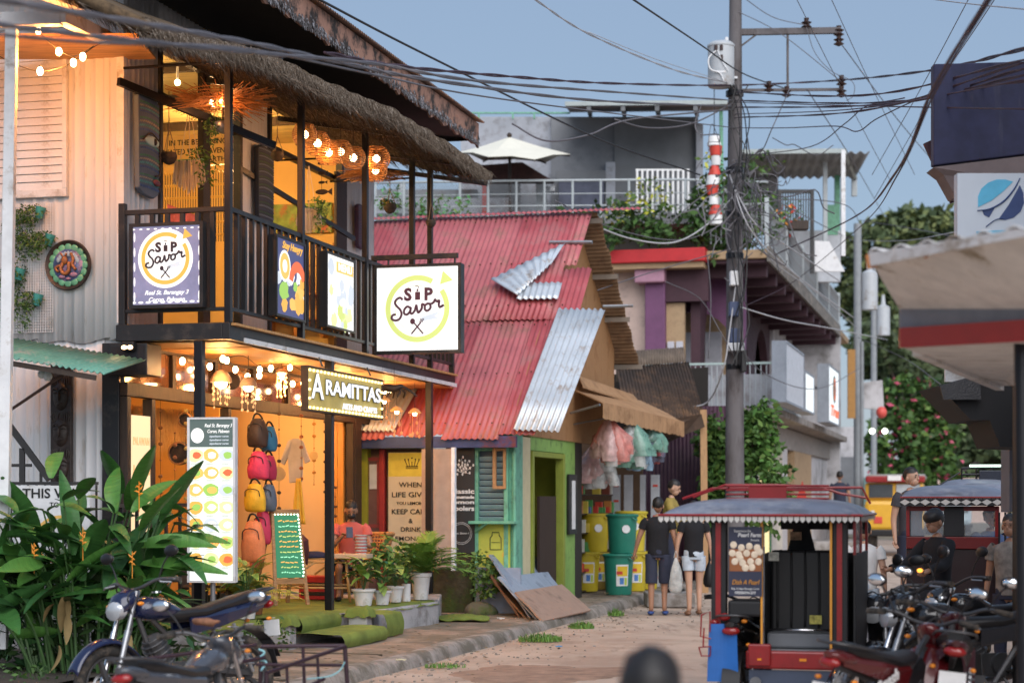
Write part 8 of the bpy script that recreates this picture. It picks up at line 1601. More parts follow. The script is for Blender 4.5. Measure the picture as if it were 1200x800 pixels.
def moto(label, loc, rot, body, seat=blk_plastic, kind='naked', s=1., lean=6, accent=None, word=None):
    """local +x is forward"""
    t = thing('motorcycle', label, 'motorcycle', loc=loc, rot=(radians(lean), 0, rot), group='parked motorcycles', scale=s)
    pt_ = mat('moto_'+body[0], body[1], .22, .1, var=.05, coat=.8, wear=tuple(c*.5+.03 for c in body[1]), wamt=.1); ac = accent or m_dkp
    wheel(t, .64); wheel(t, -.62)
    for y in (-.075, .075):
        g = MB(); g.tube([(.64,y,.29),(.50,y,.66)], .022, 8); g.tube([(.50,y,.66),(.40,y,.93)], .016, 8); g.build('fork_leg', chrome if y < 0 else steel, t, smooth=60)
        g = MB(); g.tube([(-.60,y*1.6,.3),(-.44,y*1.6,.66)], .014, 6)
        for k in range(9): g.torus((-.58+.016*k, y*1.6, .36+.034*k), .027, .006, 12, 4)
        g.build('shock_absorber', steel, t, smooth=60)
        g = MB(); g.beam((-.62,y,.29), (-.1,y*.8,.36), .03, .04); g.build('swingarm', m_dkp, t)
    g = MB(); g.grid(lambda u, v: (.64+.33*cos(pi*(.12+.75*u)), (v-.5)*.13, .29+.33*sin(pi*(.12+.75*u))-.02*abs(2*v-1)**2*2), 18, 6); g.build('front_fender', pt_, t, smooth=180, solid=.006)
    g = MB(); g.grid(lambda u, v: (-.62+.335*cos(pi*(.35+.55*u)), (v-.5)*.14, .29+.335*sin(pi*(.35+.55*u))), 14, 4); g.slab([(-.86,-.07,.52),(-.86,.07,.52),(-.93,.07,.24),(-.93,-.07,.24)], (.008,0,0)); g.build('rear_mudguard', blk_plastic, t, smooth=40)
    g = MB(); g.loft([[(x, w*cos(a), zc+h*sin(a)) for a in [2*pi*i/12 for i in range(12)]] for x, w, zc, h in [(.55,.04,.82,.05),(.53,.09,.83,.085),(.46,.105,.86,.09),(.38,.08,.91,.05),(.32,.03,.93,.02)]]); g.build('headlight_cowl', pt_, t, smooth=60)
    g = MB(); g.loft([[(x, w*cos(a), zc+h*sin(a)) for a in [2*pi*i/12 for i in range(12)]] for x, w, zc, h in [(.50,.085,.81,.07),(.56,.08,.80,.065),(.575,.03,.80,.03)]]); g.build('headlight', m_clr, t, smooth=60)
    g = MB(); g.tube(bez([(.28,-.36,.99),(.33,-.22,1.0),(.38,-.08,.95),(.38,.08,.95),(.33,.22,1.0),(.28,.36,.99)], 5), .013, 7); g.build('handlebar', m_dkp, t, smooth=180)
    for y in (-1, 1):
        g = MB(); g.cyl((.285,y*.26,.995),(.262,y*.38,.985), .02, n=10); g.build('grip', rubber, t, smooth=60); g = MB(); g.tube([(.33,y*.24,.99),(.37,y*.3,.98),(.33,y*.37,.97)], .007, 5); g.build('brake_lever', steel, t)
        g = MB(); g.tube(bez([(.32,y*.22,1.0),(.31,y*.27,1.10),(.30,y*.33,1.17)], 5), .006, 5); mo = g.build('mirror', blk_plastic, t, smooth=180); g = MB(); g.ball((.30,y*.35,1.19), (.022,.07,.042), 16, 8); g.build('mirror_shell', blk_plastic, mo, smooth=180); g = MB(); g.ball((.286,y*.35,1.19), (.013,.06,.034), 16, 8); g.build('mirror_glass', m_mir, mo, smooth=180)
        g = MB(); g.ball((.45,y*.17,.84), (.028,.02,.015)); g.build('indicator', m_amb, t, smooth=180); g = MB(); g.ball((-.80,y*.12,.68), (.024,.02,.015)); g.build('indicator', m_amb, t, smooth=180)
        g = MB(); g.loft([[(-.05,y*.10,.60),(-.05,y*.12,.70),(-.05,y*.09,.74)],[(-.40,y*.10,.66),(-.40,y*.12,.74),(-.40,y*.09,.79)],[(-.82,y*.05,.77),(-.82,y*.06,.80),(-.82,y*.04,.84)]], cap=True); g.build('side_panel', pt_, t, fix=True, solid=.004)
    g = MB(); g.loft([[(x, w*cos(a), zc+(.02 if sin(a) > 0 else h)*sin(a)*2) for a in [2*pi*i/12 for i in range(12)]] for x, w, zc, h in [(.12,.07,.76,.03),(0,.12,.755,.03),(-.2,.135,.76,.03),(-.4,.12,.80,.03),(-.65,.10,.85,.03),(-.78,.05,.87,.02)]]); g.build('seat', seat, t, smooth=60)
    g = MB(); g.loft([[(x, w*cos(a), zc+h*sin(a)) for a in [2*pi*i/10 for i in range(10)]] for x, w, zc, h in [(-.72,.09,.80,.045),(-.84,.08,.82,.045),(-.93,.03,.84,.02)]]); g.build('tail_cowl', pt_, t, smooth=60); g = MB(); g.ball((-.90,0,.79), (.035,.07,.032), 14, 8); g.build('tail_lamp', m_redl, t, smooth=180)
    g = MB(); g.tube(bez([(-.6,-.13,.86),(-.86,-.11,.90),(-.92,0,.91),(-.86,.11,.90),(-.6,.13,.86)], 5), .01, 6); g.build('grab_rail', m_dkp, t, smooth=180)
    g = MB(); g.box(-.94,-.935,-.08,.08,.55,.67); g.build('number_plate', m_w, t)
    if kind == 'naked':
        g = MB(); g.loft([[(x, w*cos(a), zc+h*sin(a)) for a in [2*pi*i/14 for i in range(14)]] for x, w, zc, h in [(.37,.05,.80,.05),(.30,.11,.81,.085),(.15,.12,.80,.085),(.02,.085,.775,.045),(-.04,.05,.765,.025)]]); g.build('fuel_tank', pt_, t, smooth=60); g = MB(); g.lathe([(0,0),(.035,0),(.035,.012),(0,.014)], (.16,0,.915), 16); g.build('fuel_cap', chrome, t, smooth=40)
    else:
        g = MB(); g.loft([[(.42,-.05,.82),(.42,.05,.82),(.36,.17,.72),(.30,.19,.45),(.24,.15,.32),(.22,-.15,.32),(.30,-.19,.45),(.36,-.17,.72)],[(.36,-.04,.80),(.36,.04,.80),(.29,.12,.70),(.22,.13,.45),(.16,.1,.34),(.16,-.1,.34),(.22,-.13,.45),(.29,-.12,.70)]]); g.build('leg_shield', pt_, t, smooth=50, fix=True); g = MB(); g.loft([[(x, w*cos(a), zc+h*sin(a)) for a in [2*pi*i/10 for i in range(10)]] for x, w, zc, h in [(.30,.06,.62,.12),(.1,.07,.56,.09),(-.15,.09,.62,.12)]]); g.build('centre_cover', blk_plastic, t, smooth=60)
    g = MB(); g.box(-.06,.2,-.13,.13,.24,.42); g.cyl((.12,0,.4),(.24,0,.6), .075, n=12)
    for k in range(5): g.cyl((.13+.022*k,0,.42+.035*k),(.137+.022*k,0,.432+.035*k), .095, n=14)
    g.build('engine', m_dkp, t, bevel=.012); g = MB(); g.cyl((.02,-.16,.33),(.02,.16,.33), .09, n=20); g.build('crank_cover', ac, t, smooth=40)
    g = MB(); g.tube(bez([(.24,-.1,.42),(.3,-.13,.25),(.1,-.15,.2),(-.25,-.16,.24),(-.5,-.17,.3),(-.85,-.18,.4)], 5), [.018]*13+[.03]+[.045]*12, 10); g.build('exhaust', m_dkp if kind != 'naked' else steel, t, smooth=60)
    g = MB(); g.tube([(.38,0,.88),(.1,0,.62),(-.4,0,.66),(-.8,0,.76)], .022, 6); g.tube([(.36,0,.8),(.18,0,.3),(-.1,0,.26),(-.35,0,.6)], .02, 6); g.build('frame', m_dkp, t); g = MB(); g.tube([(0,.1,.26),(-.08,.25,.02)], .012, 6); g.build('kickstand', m_dkp, t); g = MB(); g.tube([(-.02,-.22,.28),(-.02,.22,.28)], .014, 6); g.build('footpeg', rubber, t)
    g = MB(); g.tube(bez([(.4,.05,.93),(.5,.0,.98),(.42,-.1,.9),(.36,-.05,.7)],5), .006, 4); g.tube(bez([(.36,.1,.96),(.5,.1,.9),(.46,.08,.7),(.6,.08,.4)],5), .005, 4); g.build('brake_hose', wire_m, t)
    if word: text(word, .11, m_w, t, (-.42,-.145,.66), (1,0,.3), (-.3,0,1), shear=.2, bold=.002); text(word, .11, m_w, t, (-.42,.145,.66), (-1,0,-.3), (-.3,0,1), shear=.2, bold=.002)
    return t
def gm(px, D): return gp(px, D, 0)
m1 = moto('blue motorcycle with silver engine parked in front of the heliconia bush', gm(214, 14.5), radians(231), ('blue', (.008,.014,.055)), kind='naked', s=1.08)
g = MB(); g.box(-.30,-.1,-.2,.2,.78,.80); 
t = thing('loose_rags', 'brown rag and black cloth lying on the blue motorcycle seat', 'rag', loc=P(242, 728, 13.2)); g = MB(); g.ball((0,0,0), (.1,.05,.03), 14, 8); g.v = [tuple(Vector(p)*(1+.5*noise.noise(Vector(p)*20))) for p in g.v]; g.build('rag', mat('rag_brown', (.2,.09,.05), .9, var=.4, scale=20), t, smooth=180)
t = thing('second_motorcycle', 'old grey motorcycle with worn seat close behind the bottom metal frame', 'motorcycle', loc=(0,0,0)); bpy.data.objects.remove(t)
moto('grey and black motorcycle with bare handlebars in front of the blue one', gm(240, 11.0), radians(72), ('gunmetal', (.06,.065,.08)), kind='naked', s=.92, lean=-6)
moto('red and black small motorcycle with white side lettering nearest the first tricycle', gm(1040, 11.5), radians(52), ('red', (.11,.008,.01)), kind='under', word='Smash', s=.98)
moto('black motorcycle with large red tail lamp right behind the red one', gm(1100, 12.2), radians(78), ('black_red', (.05,.006,.01)), kind='under')
moto('black scooter with lime green stripes beside the first tricycle', gm(1048, 15.2), radians(250), ('black', (.015,.015,.018)), kind='under', accent=mat('lime_stripe', (.3,.6,.03), .4))
moto('large black motorcycle with chrome bars at the right of the group', gm(1138, 13.2), radians(192), ('black', (.015,.015,.018)), kind='naked', s=1.1)
moto('matt black motorcycle at the far right by the dark post', gm(1165, 15.4), radians(205), ('black', (.015,.015,.018)), kind='naked', s=1.05)
for lp_, lab in ((P(1078,668,13), 'small glowing orange indicator among the parked motorcycles'),): t = thing('indicator_lamp', lab, 'lamp', loc=lp_); g = MB(); g.ball((0,0,0), (.02,.02,.014)); g.build('lens', emat('amber_glow', (1,.35,.04), 3), t)
# bottom left metal frame of a cargo sidecar
cf = thing('cargo_frame', 'dark red steel tube frame of a cargo sidecar at the bottom left', 'frame', loc=P(280, 800, 12.2)); lo = lambda px, py, D: P(px, py, D)-P(280, 800, 12.2); mt_ = mat('maroon_tube', (.04,.02,.03), .4, .3)
for p, r in [([lo(306,757,12.6),lo(404,756,12.6)],.014),([lo(404,756,12.6),lo(408,815,12.6)],.015),([lo(404,757,12.6),lo(312,788,11.8)],.014),([lo(312,788,11.8),lo(314,830,11.8)],.015),([lo(300,778,12.3),lo(404,779,12.6)],.011),([lo(355,757,12.6),lo(357,810,12.6)],.011),([lo(372,768,12.4),lo(374,810,12.4)],.010),([lo(336,781,12),lo(338,820,12)],.010),([lo(145,775,12),lo(300,755,12.6)],.013),([lo(148,800,11.6),lo(310,770,12.5)],.013),([lo(380,795,12.3),lo(300,830,11.8)],.012),([lo(306,757,12.6),lo(304,830,12.6)],.013)]: g = MB(); g.tube(p, r, 8); g.build('tube', mt_, cf, smooth=60)
g = MB(); g.tube(bez([lo(303,760,12.5),lo(310,764,12.5),lo(303,772,12.5),lo(312,775,12.5),lo(306,785,12.4)], 5), .007, 5); g.tube(bez([lo(404,775,12.5),lo(398,785,12.5),(lo(385,792,12.4)),lo(360,795,12.2)],5), .005, 5); g.build('blue_cord', mat('cord_blue', (.25,.5,.55), .7), cf)
bkt = thing('red_reflector', 'dark red square reflector lamp at the end of the cargo frame', 'lamp', loc=P(153, 791, 12)); g = MB(); g.box(-.06,.06,-.02,.02,-.05,.05); g.build('case', blk_plastic, bkt, bevel=.01); g = MB(); g.box(-.05,.05,-.026,-.02,-.04,.04); g.build('lens', m_redl, bkt, bevel=.006)
# ================================================================== TRICYCLES
m_vinyl = mat('grey_vinyl', (.17,.19,.25), .38, var=.25, scale=3, wear=(.3,.31,.35), wamt=.3, wscale=2, w2=((.10,.11,.14), 3, .56, (.5,3,1))); m_redp = mat('red_gloss', (.27,.008,.010), .35, coat=.3, var=.25, scale=9, w2=((.07,.03,.02), 9, .60, (1,1,1))); m_in = mat('dark_interior', (.012,.012,.014), .6); m_wht = mat('fringe_white', (.6,.58,.55), .6); m_yst = mat('amber_strip', (.7,.3,.03), .5)
def roof(t, x0, x1, y0, y1, z0, h, m=m_vinyl, fr=m_in, fh=.05):
    g = MB()
    def f(u, v):
        a, b = 2*u-1, 2*v-1; return (x0+(x1-x0)*u, y0+(y1-y0)*v, z0+h*(1-abs(a)**3.5)**.6*(1-abs(b)**4)**.6)
    g.grid(f, 28, 28); g.build('roof_cover', m, t, smooth=180); g = MB(); g.box(x0+.01, x1-.01, y0+.01, y1-.01, z0-.03, z0-.005); g.build('roof_frame', m_in, t)
    n = int((x1-x0)/.042)
    g = MB()
    for k in range(n): x = x0+(x1-x0)*k/n; g.add([(x,y0-.004,z0),(x+.036,y0-.004,z0),(x+.036,y0-.004,z0-fh*.6),(x+.018,y0-.004,z0-fh),(x,y0-.004,z0-fh*.6)], [(0,1,2,3,4)])
    for k in range(int((y1-y0)/.05)): y = y0+.05*k; g.add([(x1+.004,y,z0),(x1+.004,y+.04,z0),(x1+.004,y+.04,z0-fh*.6),(x1+.004,y+.02,z0-fh),(x1+.004,y,z0-fh*.6)], [(0,1,2,3,4)]); g.add([(x0-.004,y,z0),(x0-.004,y+.04,z0),(x0-.004,y+.04,z0-fh*.6),(x0-.004,y+.02,z0-fh),(x0-.004,y,z0-fh*.6)], [(0,1,2,3,4)])
    g.build('fringe', m_wht, t)['kind'] = 'stuff'
    g = MB()
    for (a, b) in [((x0,y0-.008,z0+.005),(x1,y0-.008,z0+.005)),((x1+.006,y0,z0+.005),(x1+.006,y1,z0+.005))]: g.tube([a, b], .01, 5)
    g.build('trim', m_redp, t)
F1 = Fr(*P(905, 600, 13.6)[:2], -TH); T1 = thing('tricycle', 'dark red motor tricycle with grey roof seen from behind with pearl farm poster', 'tricycle', frame=F1, group='passenger tricycles')
q1 = lambda px, py, y=0.: F1.Y(px, py, y)
XL, XR = q1(775,600).x, q1(1010,600).x; zr_ = q1(900,604).z; zt_ = q1(900,578).z
roof(T1, XL, XR, -.12, 1.55, zr_, .13)
for x in (q1(842,640).x, q1(984,640).x): 
    g = MB(); g.box(x-.055, x+.055, 0, .09, .5, zr_-.03); g.build('rear_column', m_in, T1, bevel=.01); g = MB(); g.box(x-.02, x+.018, -.012, -.001, .58, zr_-.05); g.build('red_stripe', m_redp, T1)
for x in (q1(893,640).x, q1(974,640).x): g = MB(); g.box(x-.008, x+.008, -.02, -.003, .6, zr_-.04); g.build('amber_strip', m_yst, T1)
a, b = q1(875,782), q1(985,763); g = MB(); g.box(a.x, b.x+.08, -.06, .02, a.z, b.z); g.build('bumper', m_redp, T1, bevel=.015); g = MB(); g.box(a.x+.02, b.x+.05, -.03, .0, .2, a.z-.01); g.build('tail_panel', mat('slate_panel', (.06,.08,.13), .5), T1)
for px in (895, 942): q = q1(px, 772); g = MB(); g.box(q.x-.025, q.x+.025, -.067, -.061, q.z-.01, q.z+.01); g.build('reflector', m_amb, T1)
xl, xr = q1(893,700).x, q1(977,700).x
for k in range(5): x = xl+(xr-xl)*(k+.5)/5; g = MB(); g.tube(bez([(x,.545,.74),(x+.004,.535,1.0),(x,.55,1.31)], 4), .009, 5); g.build('seat_piping', m_in, T1, smooth=180)
g = MB(); g.tube([(xl,.28,.74),(xr,.28,.74)], .012, 6); g.build('grab_bar', chrome, T1, smooth=180); g = MB(); g.box(xl+.02, xr-.02, .25, .28, .54, .60); g.build('kick_plate', steel, T1)
for (px, py, c) in [(932,628,(.5,.32,.2)),(905,652,(.5,.5,.45)),(955,726,(.5,.45,.1))]: q = q1(px, py, .5 if py > 640 else 1.38); g = MB(); g.box(q.x-.04, q.x+.05, q.y-.004, q.y, q.z-.03, q.z+.035); g.build('sticker', mat('sticker_%d' % px, c, .6, var=.5, scale=30), T1)
g = MB(); g.box(xl, xr, .02, 1.3, .50, .53); g.build('floor', mat('worn_plate', (.13,.13,.14), .4, .5, wear=(.25,.2,.17), wamt=.3), T1); g = MB(); g.box(xl, xr, .55, .62, .53, 1.32); g.build('seat_back', mat('black_vinyl', (.013,.013,.015), .4), T1, bevel=.02); g = MB(); g.box(xl, xr, .30, .54, .60, .72); g.build('rear_bench', mat('grey_vinyl2', (.16,.17,.19), .45), T1, bevel=.02)
for x in (xl-.02, xr+.14): g = MB(); g.box(x-.01, x+.01, .1, 1.45, .45, 1.30); g.build('side_panel', m_in, T1, bevel=.005)
g = MB(); g.box(xr+.13, xr+.15, .1, .14, 1.3, zr_-.03); g.box(xr+.13, xr+.15, .72, .76, 1.3, zr_-.03); g.box(xr+.13,xr+.15,1.4,1.45,1.3,zr_-.03); g.build('side_pillar', m_redp, T1)
g = MB(); g.box(xr+.138, xr+.142, .15, .71, 1.0, zr_-.05); g.build('side_curtain', mat('clear_vinyl', (.2,.22,.25), .15, alpha=.5), T1)
g = MB(); xm = q1(939,640,1.4).x; g.hexa([(xm-.12,1.4,1.25),(xm+.12,1.4,1.25),(xm+.12,1.43,1.25),(xm-.12,1.43,1.25),(xm-.04,1.4,zr_-.02),(xm+.04,1.4,zr_-.02),(xm+.04,1.43,zr_-.02),(xm-.04,1.43,zr_-.02)]); g.build('front_pillar', m_in, T1); g = MB(); g.box(xl-.02, xr+.14, 1.4, 1.46, .5, 1.28); g.build('front_panel', m_in, T1); g = MB(); g.box(xl-.02, xr+.14, 1.42, 1.45, zr_-.12, zr_-.02); g.build('front_header', m_in, T1)
# poster
a, b = q1(854,698,-.03), q1(893,617,-.03); g = MB(); g.box(a.x, b.x, -.03, -.015, a.z, b.z); po = g.build('pearl_poster', mat('poster_navy', (.03,.035,.07), .4), T1); pw_ = b.x-a.x; pcx = (a.x+b.x)/2; ph = b.z-a.z
m_prl = mat('pearl_print', (.80,.66,.50), .35, var=.15, scale=25); g = MB(); rr = random.Random(5)
for k, (x, z) in enumerate([(-.09,.74),(-.03,.70),(.03,.72),(.09,.70),(-.10,.62),(-.05,.60),(.01,.62),(.07,.60),(.11,.64),(-.08,.50),(-.02,.48),(.04,.50),(.10,.50),(-.04,.55),(.0,.41),(.05,.42)]): g.ball((pcx+x*.95, -.033, a.z+z*ph), (.026,.003,.026), 12, 8)
g.build('pearl', m_prl, po, smooth=180); g = MB(); g.box(a.x+.005,b.x-.005,-.0325,-.031,a.z+ph*.36,a.z+ph*.68); g.build('print_band', mat('poster_rust', (.3,.10,.03), .5), po)
text('Experience the', .025, m_w, po, (pcx-.02,-.034,a.z+ph*.94), (1,0,0), (0,0,1), fit=.12); text('Pearl Farm', .04, m_w, po, (pcx+.03,-.034,a.z+ph*.88), (1,0,0), (0,0,1), shear=.2, bold=.001, fit=.17); text('Romania', .022, m_w, po, (pcx+.07,-.034,a.z+ph*.81), (1,0,0), (0,0,1), fit=.06)
text('Dish A Pearl', .05, m_yst, po, (pcx,-.034,a.z+ph*.2), (1,0,0), (0,0,1), shear=.3, fit=.2); text('Brgy. 3, Upper Barangay, Coron', .02, m_w, po, (pcx,-.034,a.z+ph*.11), (1,0,0), (0,0,1), fit=.2); text('09088096309', .03, m_w, po, (pcx,-.034,a.z+ph*.05), (1,0,0), (0,0,1), fit=.15)
a, b = q1(865,714), q1(852,735)
g = MB(); g.box(q1(853,700).x, q1(893,700).x, -.01, .3, q1(860,722).z, q1(860,703).z); g.build('lamp_box', m_in, T1, bevel=.02)
for (px, py, m_, r) in [(850,722,m_redl,.028),(838,728,m_redl,.02),(873,727,m_amb,.015)]: q = q1(px, py); g = MB(); g.ball((q.x,-.04,q.z), (r*1.5,.02,r)); g.build('tail_lamp', m_, T1, smooth=180)
a, b = q1(831,798,-.1), q1(863,731,-.1); g = MB(); g.grid(lambda u, v: (a.x+(b.x-a.x)*u+.015*(1-v)*(2*u-1), -.1+.02*sin(u*3), a.z+(b.z-a.z)*v), 8, 8); g.build('blue_mudflap', mat('mudflap_blue', (.015,.13,.45), .5), T1, solid=.008)
g = MB(); a, b = q1(877,762,-.08), q1(900,780,-.08); g.box(a.x,b.x+.02,-.1,-.03,b.z,a.z+.05); g.build('red_lamp_box', m_redp, T1, bevel=.01); q = q1(890,772,-.1); g = MB(); g.box(q.x-.015,q.x+.015,-.106,-.101,q.z-.008,q.z+.008); g.build('reflector', m_amb, T1)
for pts in [[(822,720),(832,716),(832,740)],[(822,720),(821,745),(833,748)],[(819,758),(833,757),(832,768),(822,768),(819,758)],[(825,735),(824,758)]]: g = MB(); g.tube([q1(x, y, -.12) for x, y in pts], .006, 6); g.build('guard_rail', m_redp, T1)
g = MB(); g.tube([q1(895,640,-.02), q1(895,775,-.02)], .006, 6); g.build('steel_rod', chrome, T1)
# roof rack
for pts in [[(800,584),(835,572),(1010,571),(1020,590)],[(812,582),(850,568),(908,568),(960,570),(985,578),(1015,583)]]: g = MB(); g.tube([q1(x, y, .5) for x, y in pts], .011, 6); g.build('rack_tube', m_redp, T1)
a, b = q1(852,584,.4), q1(908,569,.4)
for k in range(4): z = a.z+(b.z-a.z)*k/3; g = MB(); g.tube([(a.x,.4,z),(q1(972,575,.4).x,.4,z)], .008, 5); g.tube([(a.x,.4,z),(a.x,.9,z)], .008, 5); g.build('rack_tube', m_redp, T1)
a, b = q1(878,584,.39), q1(922,570,.39); g = MB(); g.box(a.x, b.x, .36, .38, a.z, b.z); g.build('rack_panel', mat('rack_red', (.25,.01,.012), .5), T1)
wheel(T1, 0, .26, .09); 
for o in list(T1.children):
    if o.name.startswith('wheel'): o.location = ((xl+xr)/2+.45, .6, 0); o.rotation_euler = (0,0,pi/2)
moto('motorcycle coupled to the left side of the first tricycle', F1.W((q1(862,700).x-.02, .75, 0)), F1.rot+pi/2, ('black', (.015,.015,.018)), kind='under', lean=0, s=.95)
for o in [o for o in SC.objects if o.parent and 'coupled' in str(o.parent.get('label')) and o.name.split('.')[0] in ('mirror','number_plate')]:
    for c in list(o.children): bpy.data.objects.remove(c)
    bpy.data.objects.remove(o)
# second tricycle
F2 = Fr(*P(1118, 600, 20.2)[:2], -radians(12.5)); T2 = thing('tricycle', 'dark red tricycle with grey roof and white diamond fringe behind the motorcycles', 'tricycle', frame=F2, group='passenger tricycles'); q2 = lambda px, py, y=0.: F2.Y(px, py, y)
xa2, xb2 = q2(1055,590).x, q2(1186,590).x; z2 = q2(1100,583).z; roof(T2, xa2, xb2, -.1, 1.5, z2, .14, fh=.02)
g = MB(); g.box(xa2, xb2, -.112, -.106, z2-.085, z2-.01); g.build('fringe_band', m_in, T2)
g = MB(); n = 11
for k in range(n): x = xa2+.05+(xb2-xa2-.1)*k/(n-1); g.add([(x-.055,-.116,z2-.045),(x,-.116,z2-.08),(x+.055,-.116,z2-.045),(x,-.116,z2-.015)], [(0,1,2,3)])
g.build('diamonds', m_wht, T2)['kind'] = 'stuff'
w0, w1 = q2(1062,600).x, q2(1170,600).x
for (a, b) in [(1062,1066),(1106,1130),(1166,1171)]: g = MB(); g.box(q2(a,600).x, q2(b,600).x, -.02, .04, 1.3, z2-.09); g.build('window_post', m_redp if a != 1106 else m_in, T2, bevel=.008)
g = MB(); g.box(w0, w1, -.03, .03, 1.17, 1.30); g.box(w0,w1,-.02,.03,z2-.14,z2-.09); g.build('window_rail', mat('dull_red', (.14,.008,.008), .4), T2, bevel=.008); g = MB(); g.box(w0, w1, -.01, .05, .35, 1.169); g.build('rear_panel', mat('maroon_body', (.02,.008,.009), .4, coat=.2), T2, bevel=.01)
for (a, b) in [(1067,1105),(1131,1165)]: g = MB(); g.box(q2(a,600).x, q2(b,600).x, 0, .008, 1.31, z2-.14); g.build('window_pane', mat('clear_pane', (.5,.55,.6), .05, alpha=.22), T2)
for (x, y) in [(w0,1.4),(w1-.04,1.4)]: g = MB(); g.box(x, x+.04, y, y+.04, .35, z2-.03); g.build('front_post', m_in, T2)
g = MB(); g.box(w1-.03, w1, .1, 1.4, .35, 1.1); g.build('side_panel', m_in, T2); 
for px in (1171, 1178, 1184): g = MB(); g.tube([q2(px,600,-.05), q2(px,700,-.05)], .012, 6); g.build('grille_bar', blk_metal, T2)
g = MB(); g.slab([q2(1178,680,-.1), q2(1188,680,-.1), q2(1185,700,-.1), q2(1179,702,-.1)], (0,.01,0)); g.build('pink_mudflap', mat('mudflap_pink', (.5,.12,.12), .6), T2)
wheel(T2, 0, .27, .09)
for o in list(T2.children):
    if o.name.startswith('wheel'): o.location = (w1-.1, .7, 0); o.rotation_euler = (0,0,pi/2)
# third tricycle behind
F3 = Fr(*P(1145, 600, 24)[:2], -radians(13)); T3 = thing('tricycle', 'grey roofed tricycle with black rack and bright roof light behind the second', 'tricycle', frame=F3, group='passenger tricycles'); q3 = lambda px, py, y=0.: F3.Y(px, py, y)
xa3, xb3 = q3(1088,580).x, q3(1204,580).x; z3 = q3(1100,584).z; roof(T3, xa3, xb3, -.1, 1.6, z3, .26, fh=.04)
g = MB(); g.box(xa3+.1, xb3-.05, 0, .05, .3, 1.25); g.box(xa3+.1,xa3+.16,0,.05,1.25,z3-.03); g.box(xb3-.1,xb3-.05,0,.05,1.25,z3-.03); g.build('rear_panel', m_in, T3, bevel=.01); a, b = q3(1183,600), q3(1196,588); g = MB(); g.box(a.x,b.x,-.03,-.01,a.z,b.z); g.build('yellow_plate', mat('plate_yellow', (.6,.5,.03), .5), T3)
a, b = q3(1127,563,.4), q3(1196,548,.4)
for z in (a.z, (a.z+b.z)/2, b.z): g = MB(); g.tube([(a.x,.4,z),(b.x,.4,z)], .016, 6); g.build('rack_tube', blk_metal, T3)
for k in range(5): x = a.x+(b.x-a.x)*k/4; g = MB(); g.tube([(x,.4,a.z-.1),(x,.4,b.z)], .014, 6); g.build('rack_tube', blk_metal, T3)
g = MB(); g.box(a.x+.22,a.x+.52,.36,.6,a.z,b.z-.03); g.build('equipment_box', mat('box_black', (.02,.025,.04), .4), T3, bevel=.01); a, b = q3(1136,547,.4), q3(1182,544,.4); g = MB(); g.box(a.x,b.x,.36,.42,a.z,b.z); g.build('light_bar', emat('bar_glow', (.75,1,.85), 1.6), T3)
g = MB(); g.tube([q3(1090,575,0), q3(1125,553,.4)], .01, 5); g.build('cable', wire_m, T3)
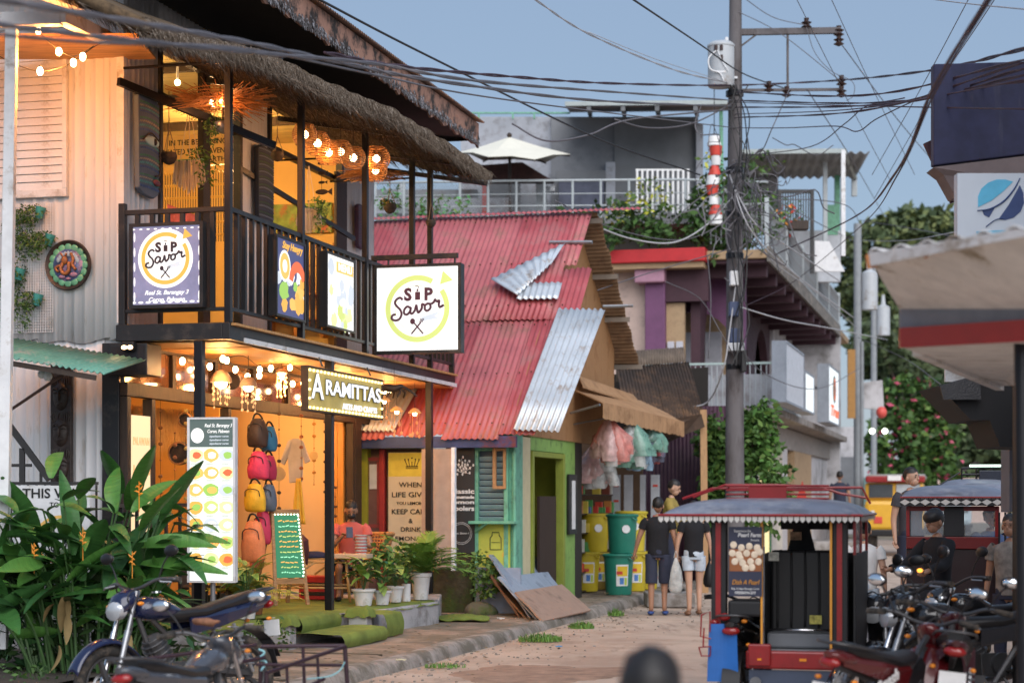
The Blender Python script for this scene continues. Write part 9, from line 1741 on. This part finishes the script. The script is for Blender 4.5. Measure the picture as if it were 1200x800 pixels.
# yellow jeepney far away
F4 = Fr(*P(1047, 600, 56)[:2], radians(-13)); J4 = thing('jeepney', 'yellow jeepney with red roof board parked facing the camera down the street', 'jeepney', frame=F4); q4 = lambda px, py, y=0.: F4.Y(px, py, y)
m_yj = mat('jeep_yellow', (.72,.40,.03), .35, var=.06, coat=.4)
def jb(nm, x0, x1, y0, y1, m, d0=0, d1=.3, bv=.04): a, b = q4(x0,y1), q4(x1,y0); g = MB(); g.box(a.x,b.x,d0,d1,a.z,b.z); return g.build(nm, m, J4, bevel=bv)
jb('body', 1013, 1082, 586, 622, m_yj, 0, 5, .12); jb('cab', 1013, 1082, 565, 586, m_yj, .3, 5, .08); jb('roof_board', 1014, 1084, 557, 565, m_redp, .1, .3); jb('roof', 1016, 1084, 555, 560, mat('jeep_roof', (.3,.3,.28), .5), .3, 5)
jb('windscreen', 1018, 1046, 567, 583, mat('dusk_glass', (.06,.07,.08), .1), .24, .31, .01); jb('windscreen', 1050, 1078, 567, 583, mat('pale_glass', (.4,.44,.47), .1), .24, .31, .01); jb('bumper', 1012, 1083, 620, 628, blk_plastic, -.15, 0); jb('white_emblem', 1040, 1056, 557, 563, m_w, .05, .1, .01); jb('red_mark', 1024, 1034, 605, 613, gc[0], -.02, 0, .01); jb('dark_grille', 1046, 1056, 596, 622, m_in, -.03, 0, .01)
for x in (1020, 1070): jb('headlight', x, x+5, 598, 604, m_clr, -.05, 0, .03); g = MB(); c = q4(x+2, 632, .5); g.cyl((c.x-.15,.5,.38),(c.x+.15,.5,.38), .38, n=18); g.build('wheel', rubber, J4, smooth=40)
J4.location.z = q4(1047,630).z*0

# litter and fallen leaves
for k, (px, py, w, c, lab) in enumerate([(587,726,.05,(.6,.6,.58),'white scrap of paper on the pavement before the leaning boards'),(655,760,.04,(.1,.25,.45),'small blue wrapper on the road right of the near kerb'),(470,775,.05,(.5,.45,.3),'crumpled tan scrap on the near pavement')]):
    D = (CAMZ-.12*(px < 640))*FPX/(py-HOR); o = P(px, py, D); g = MB(); g.grid(lambda u, v: ((u-.5)*w*2, (v-.5)*w*1.4, .012+w*.4*noise.noise(Vector((u*3,v*3,k)))), 6, 6); tag(g.build('litter', mat('litter_%d' % k, c, .7), loc=(o.x, o.y, .13 if px < 640 else .02), solid=.002), lab, 'litter')
g = MB()
for k in range(420):
    y = R.uniform(-3, 14); x = kx(y)+R.gauss(-.2, .6); w = FA.W((x, y, 0)); z = (.15 if x < kx(y)-.15 else .035); a = R.uniform(0, 6.3); l = R.uniform(.015, .04); u_, v_ = Vector((cos(a), sin(a), 0))*l, Vector((-sin(a), cos(a), .3))*l*.4; c = Vector((w.x, w.y, z)); g.add([c-u_, c-v_, c+u_, c+v_], [(0,1,2,3)])
g.build('fallen_leaves', mat('fallen_leaf', (.16,.11,.05), .8, var=.5, scale=3))['kind'] = 'stuff'
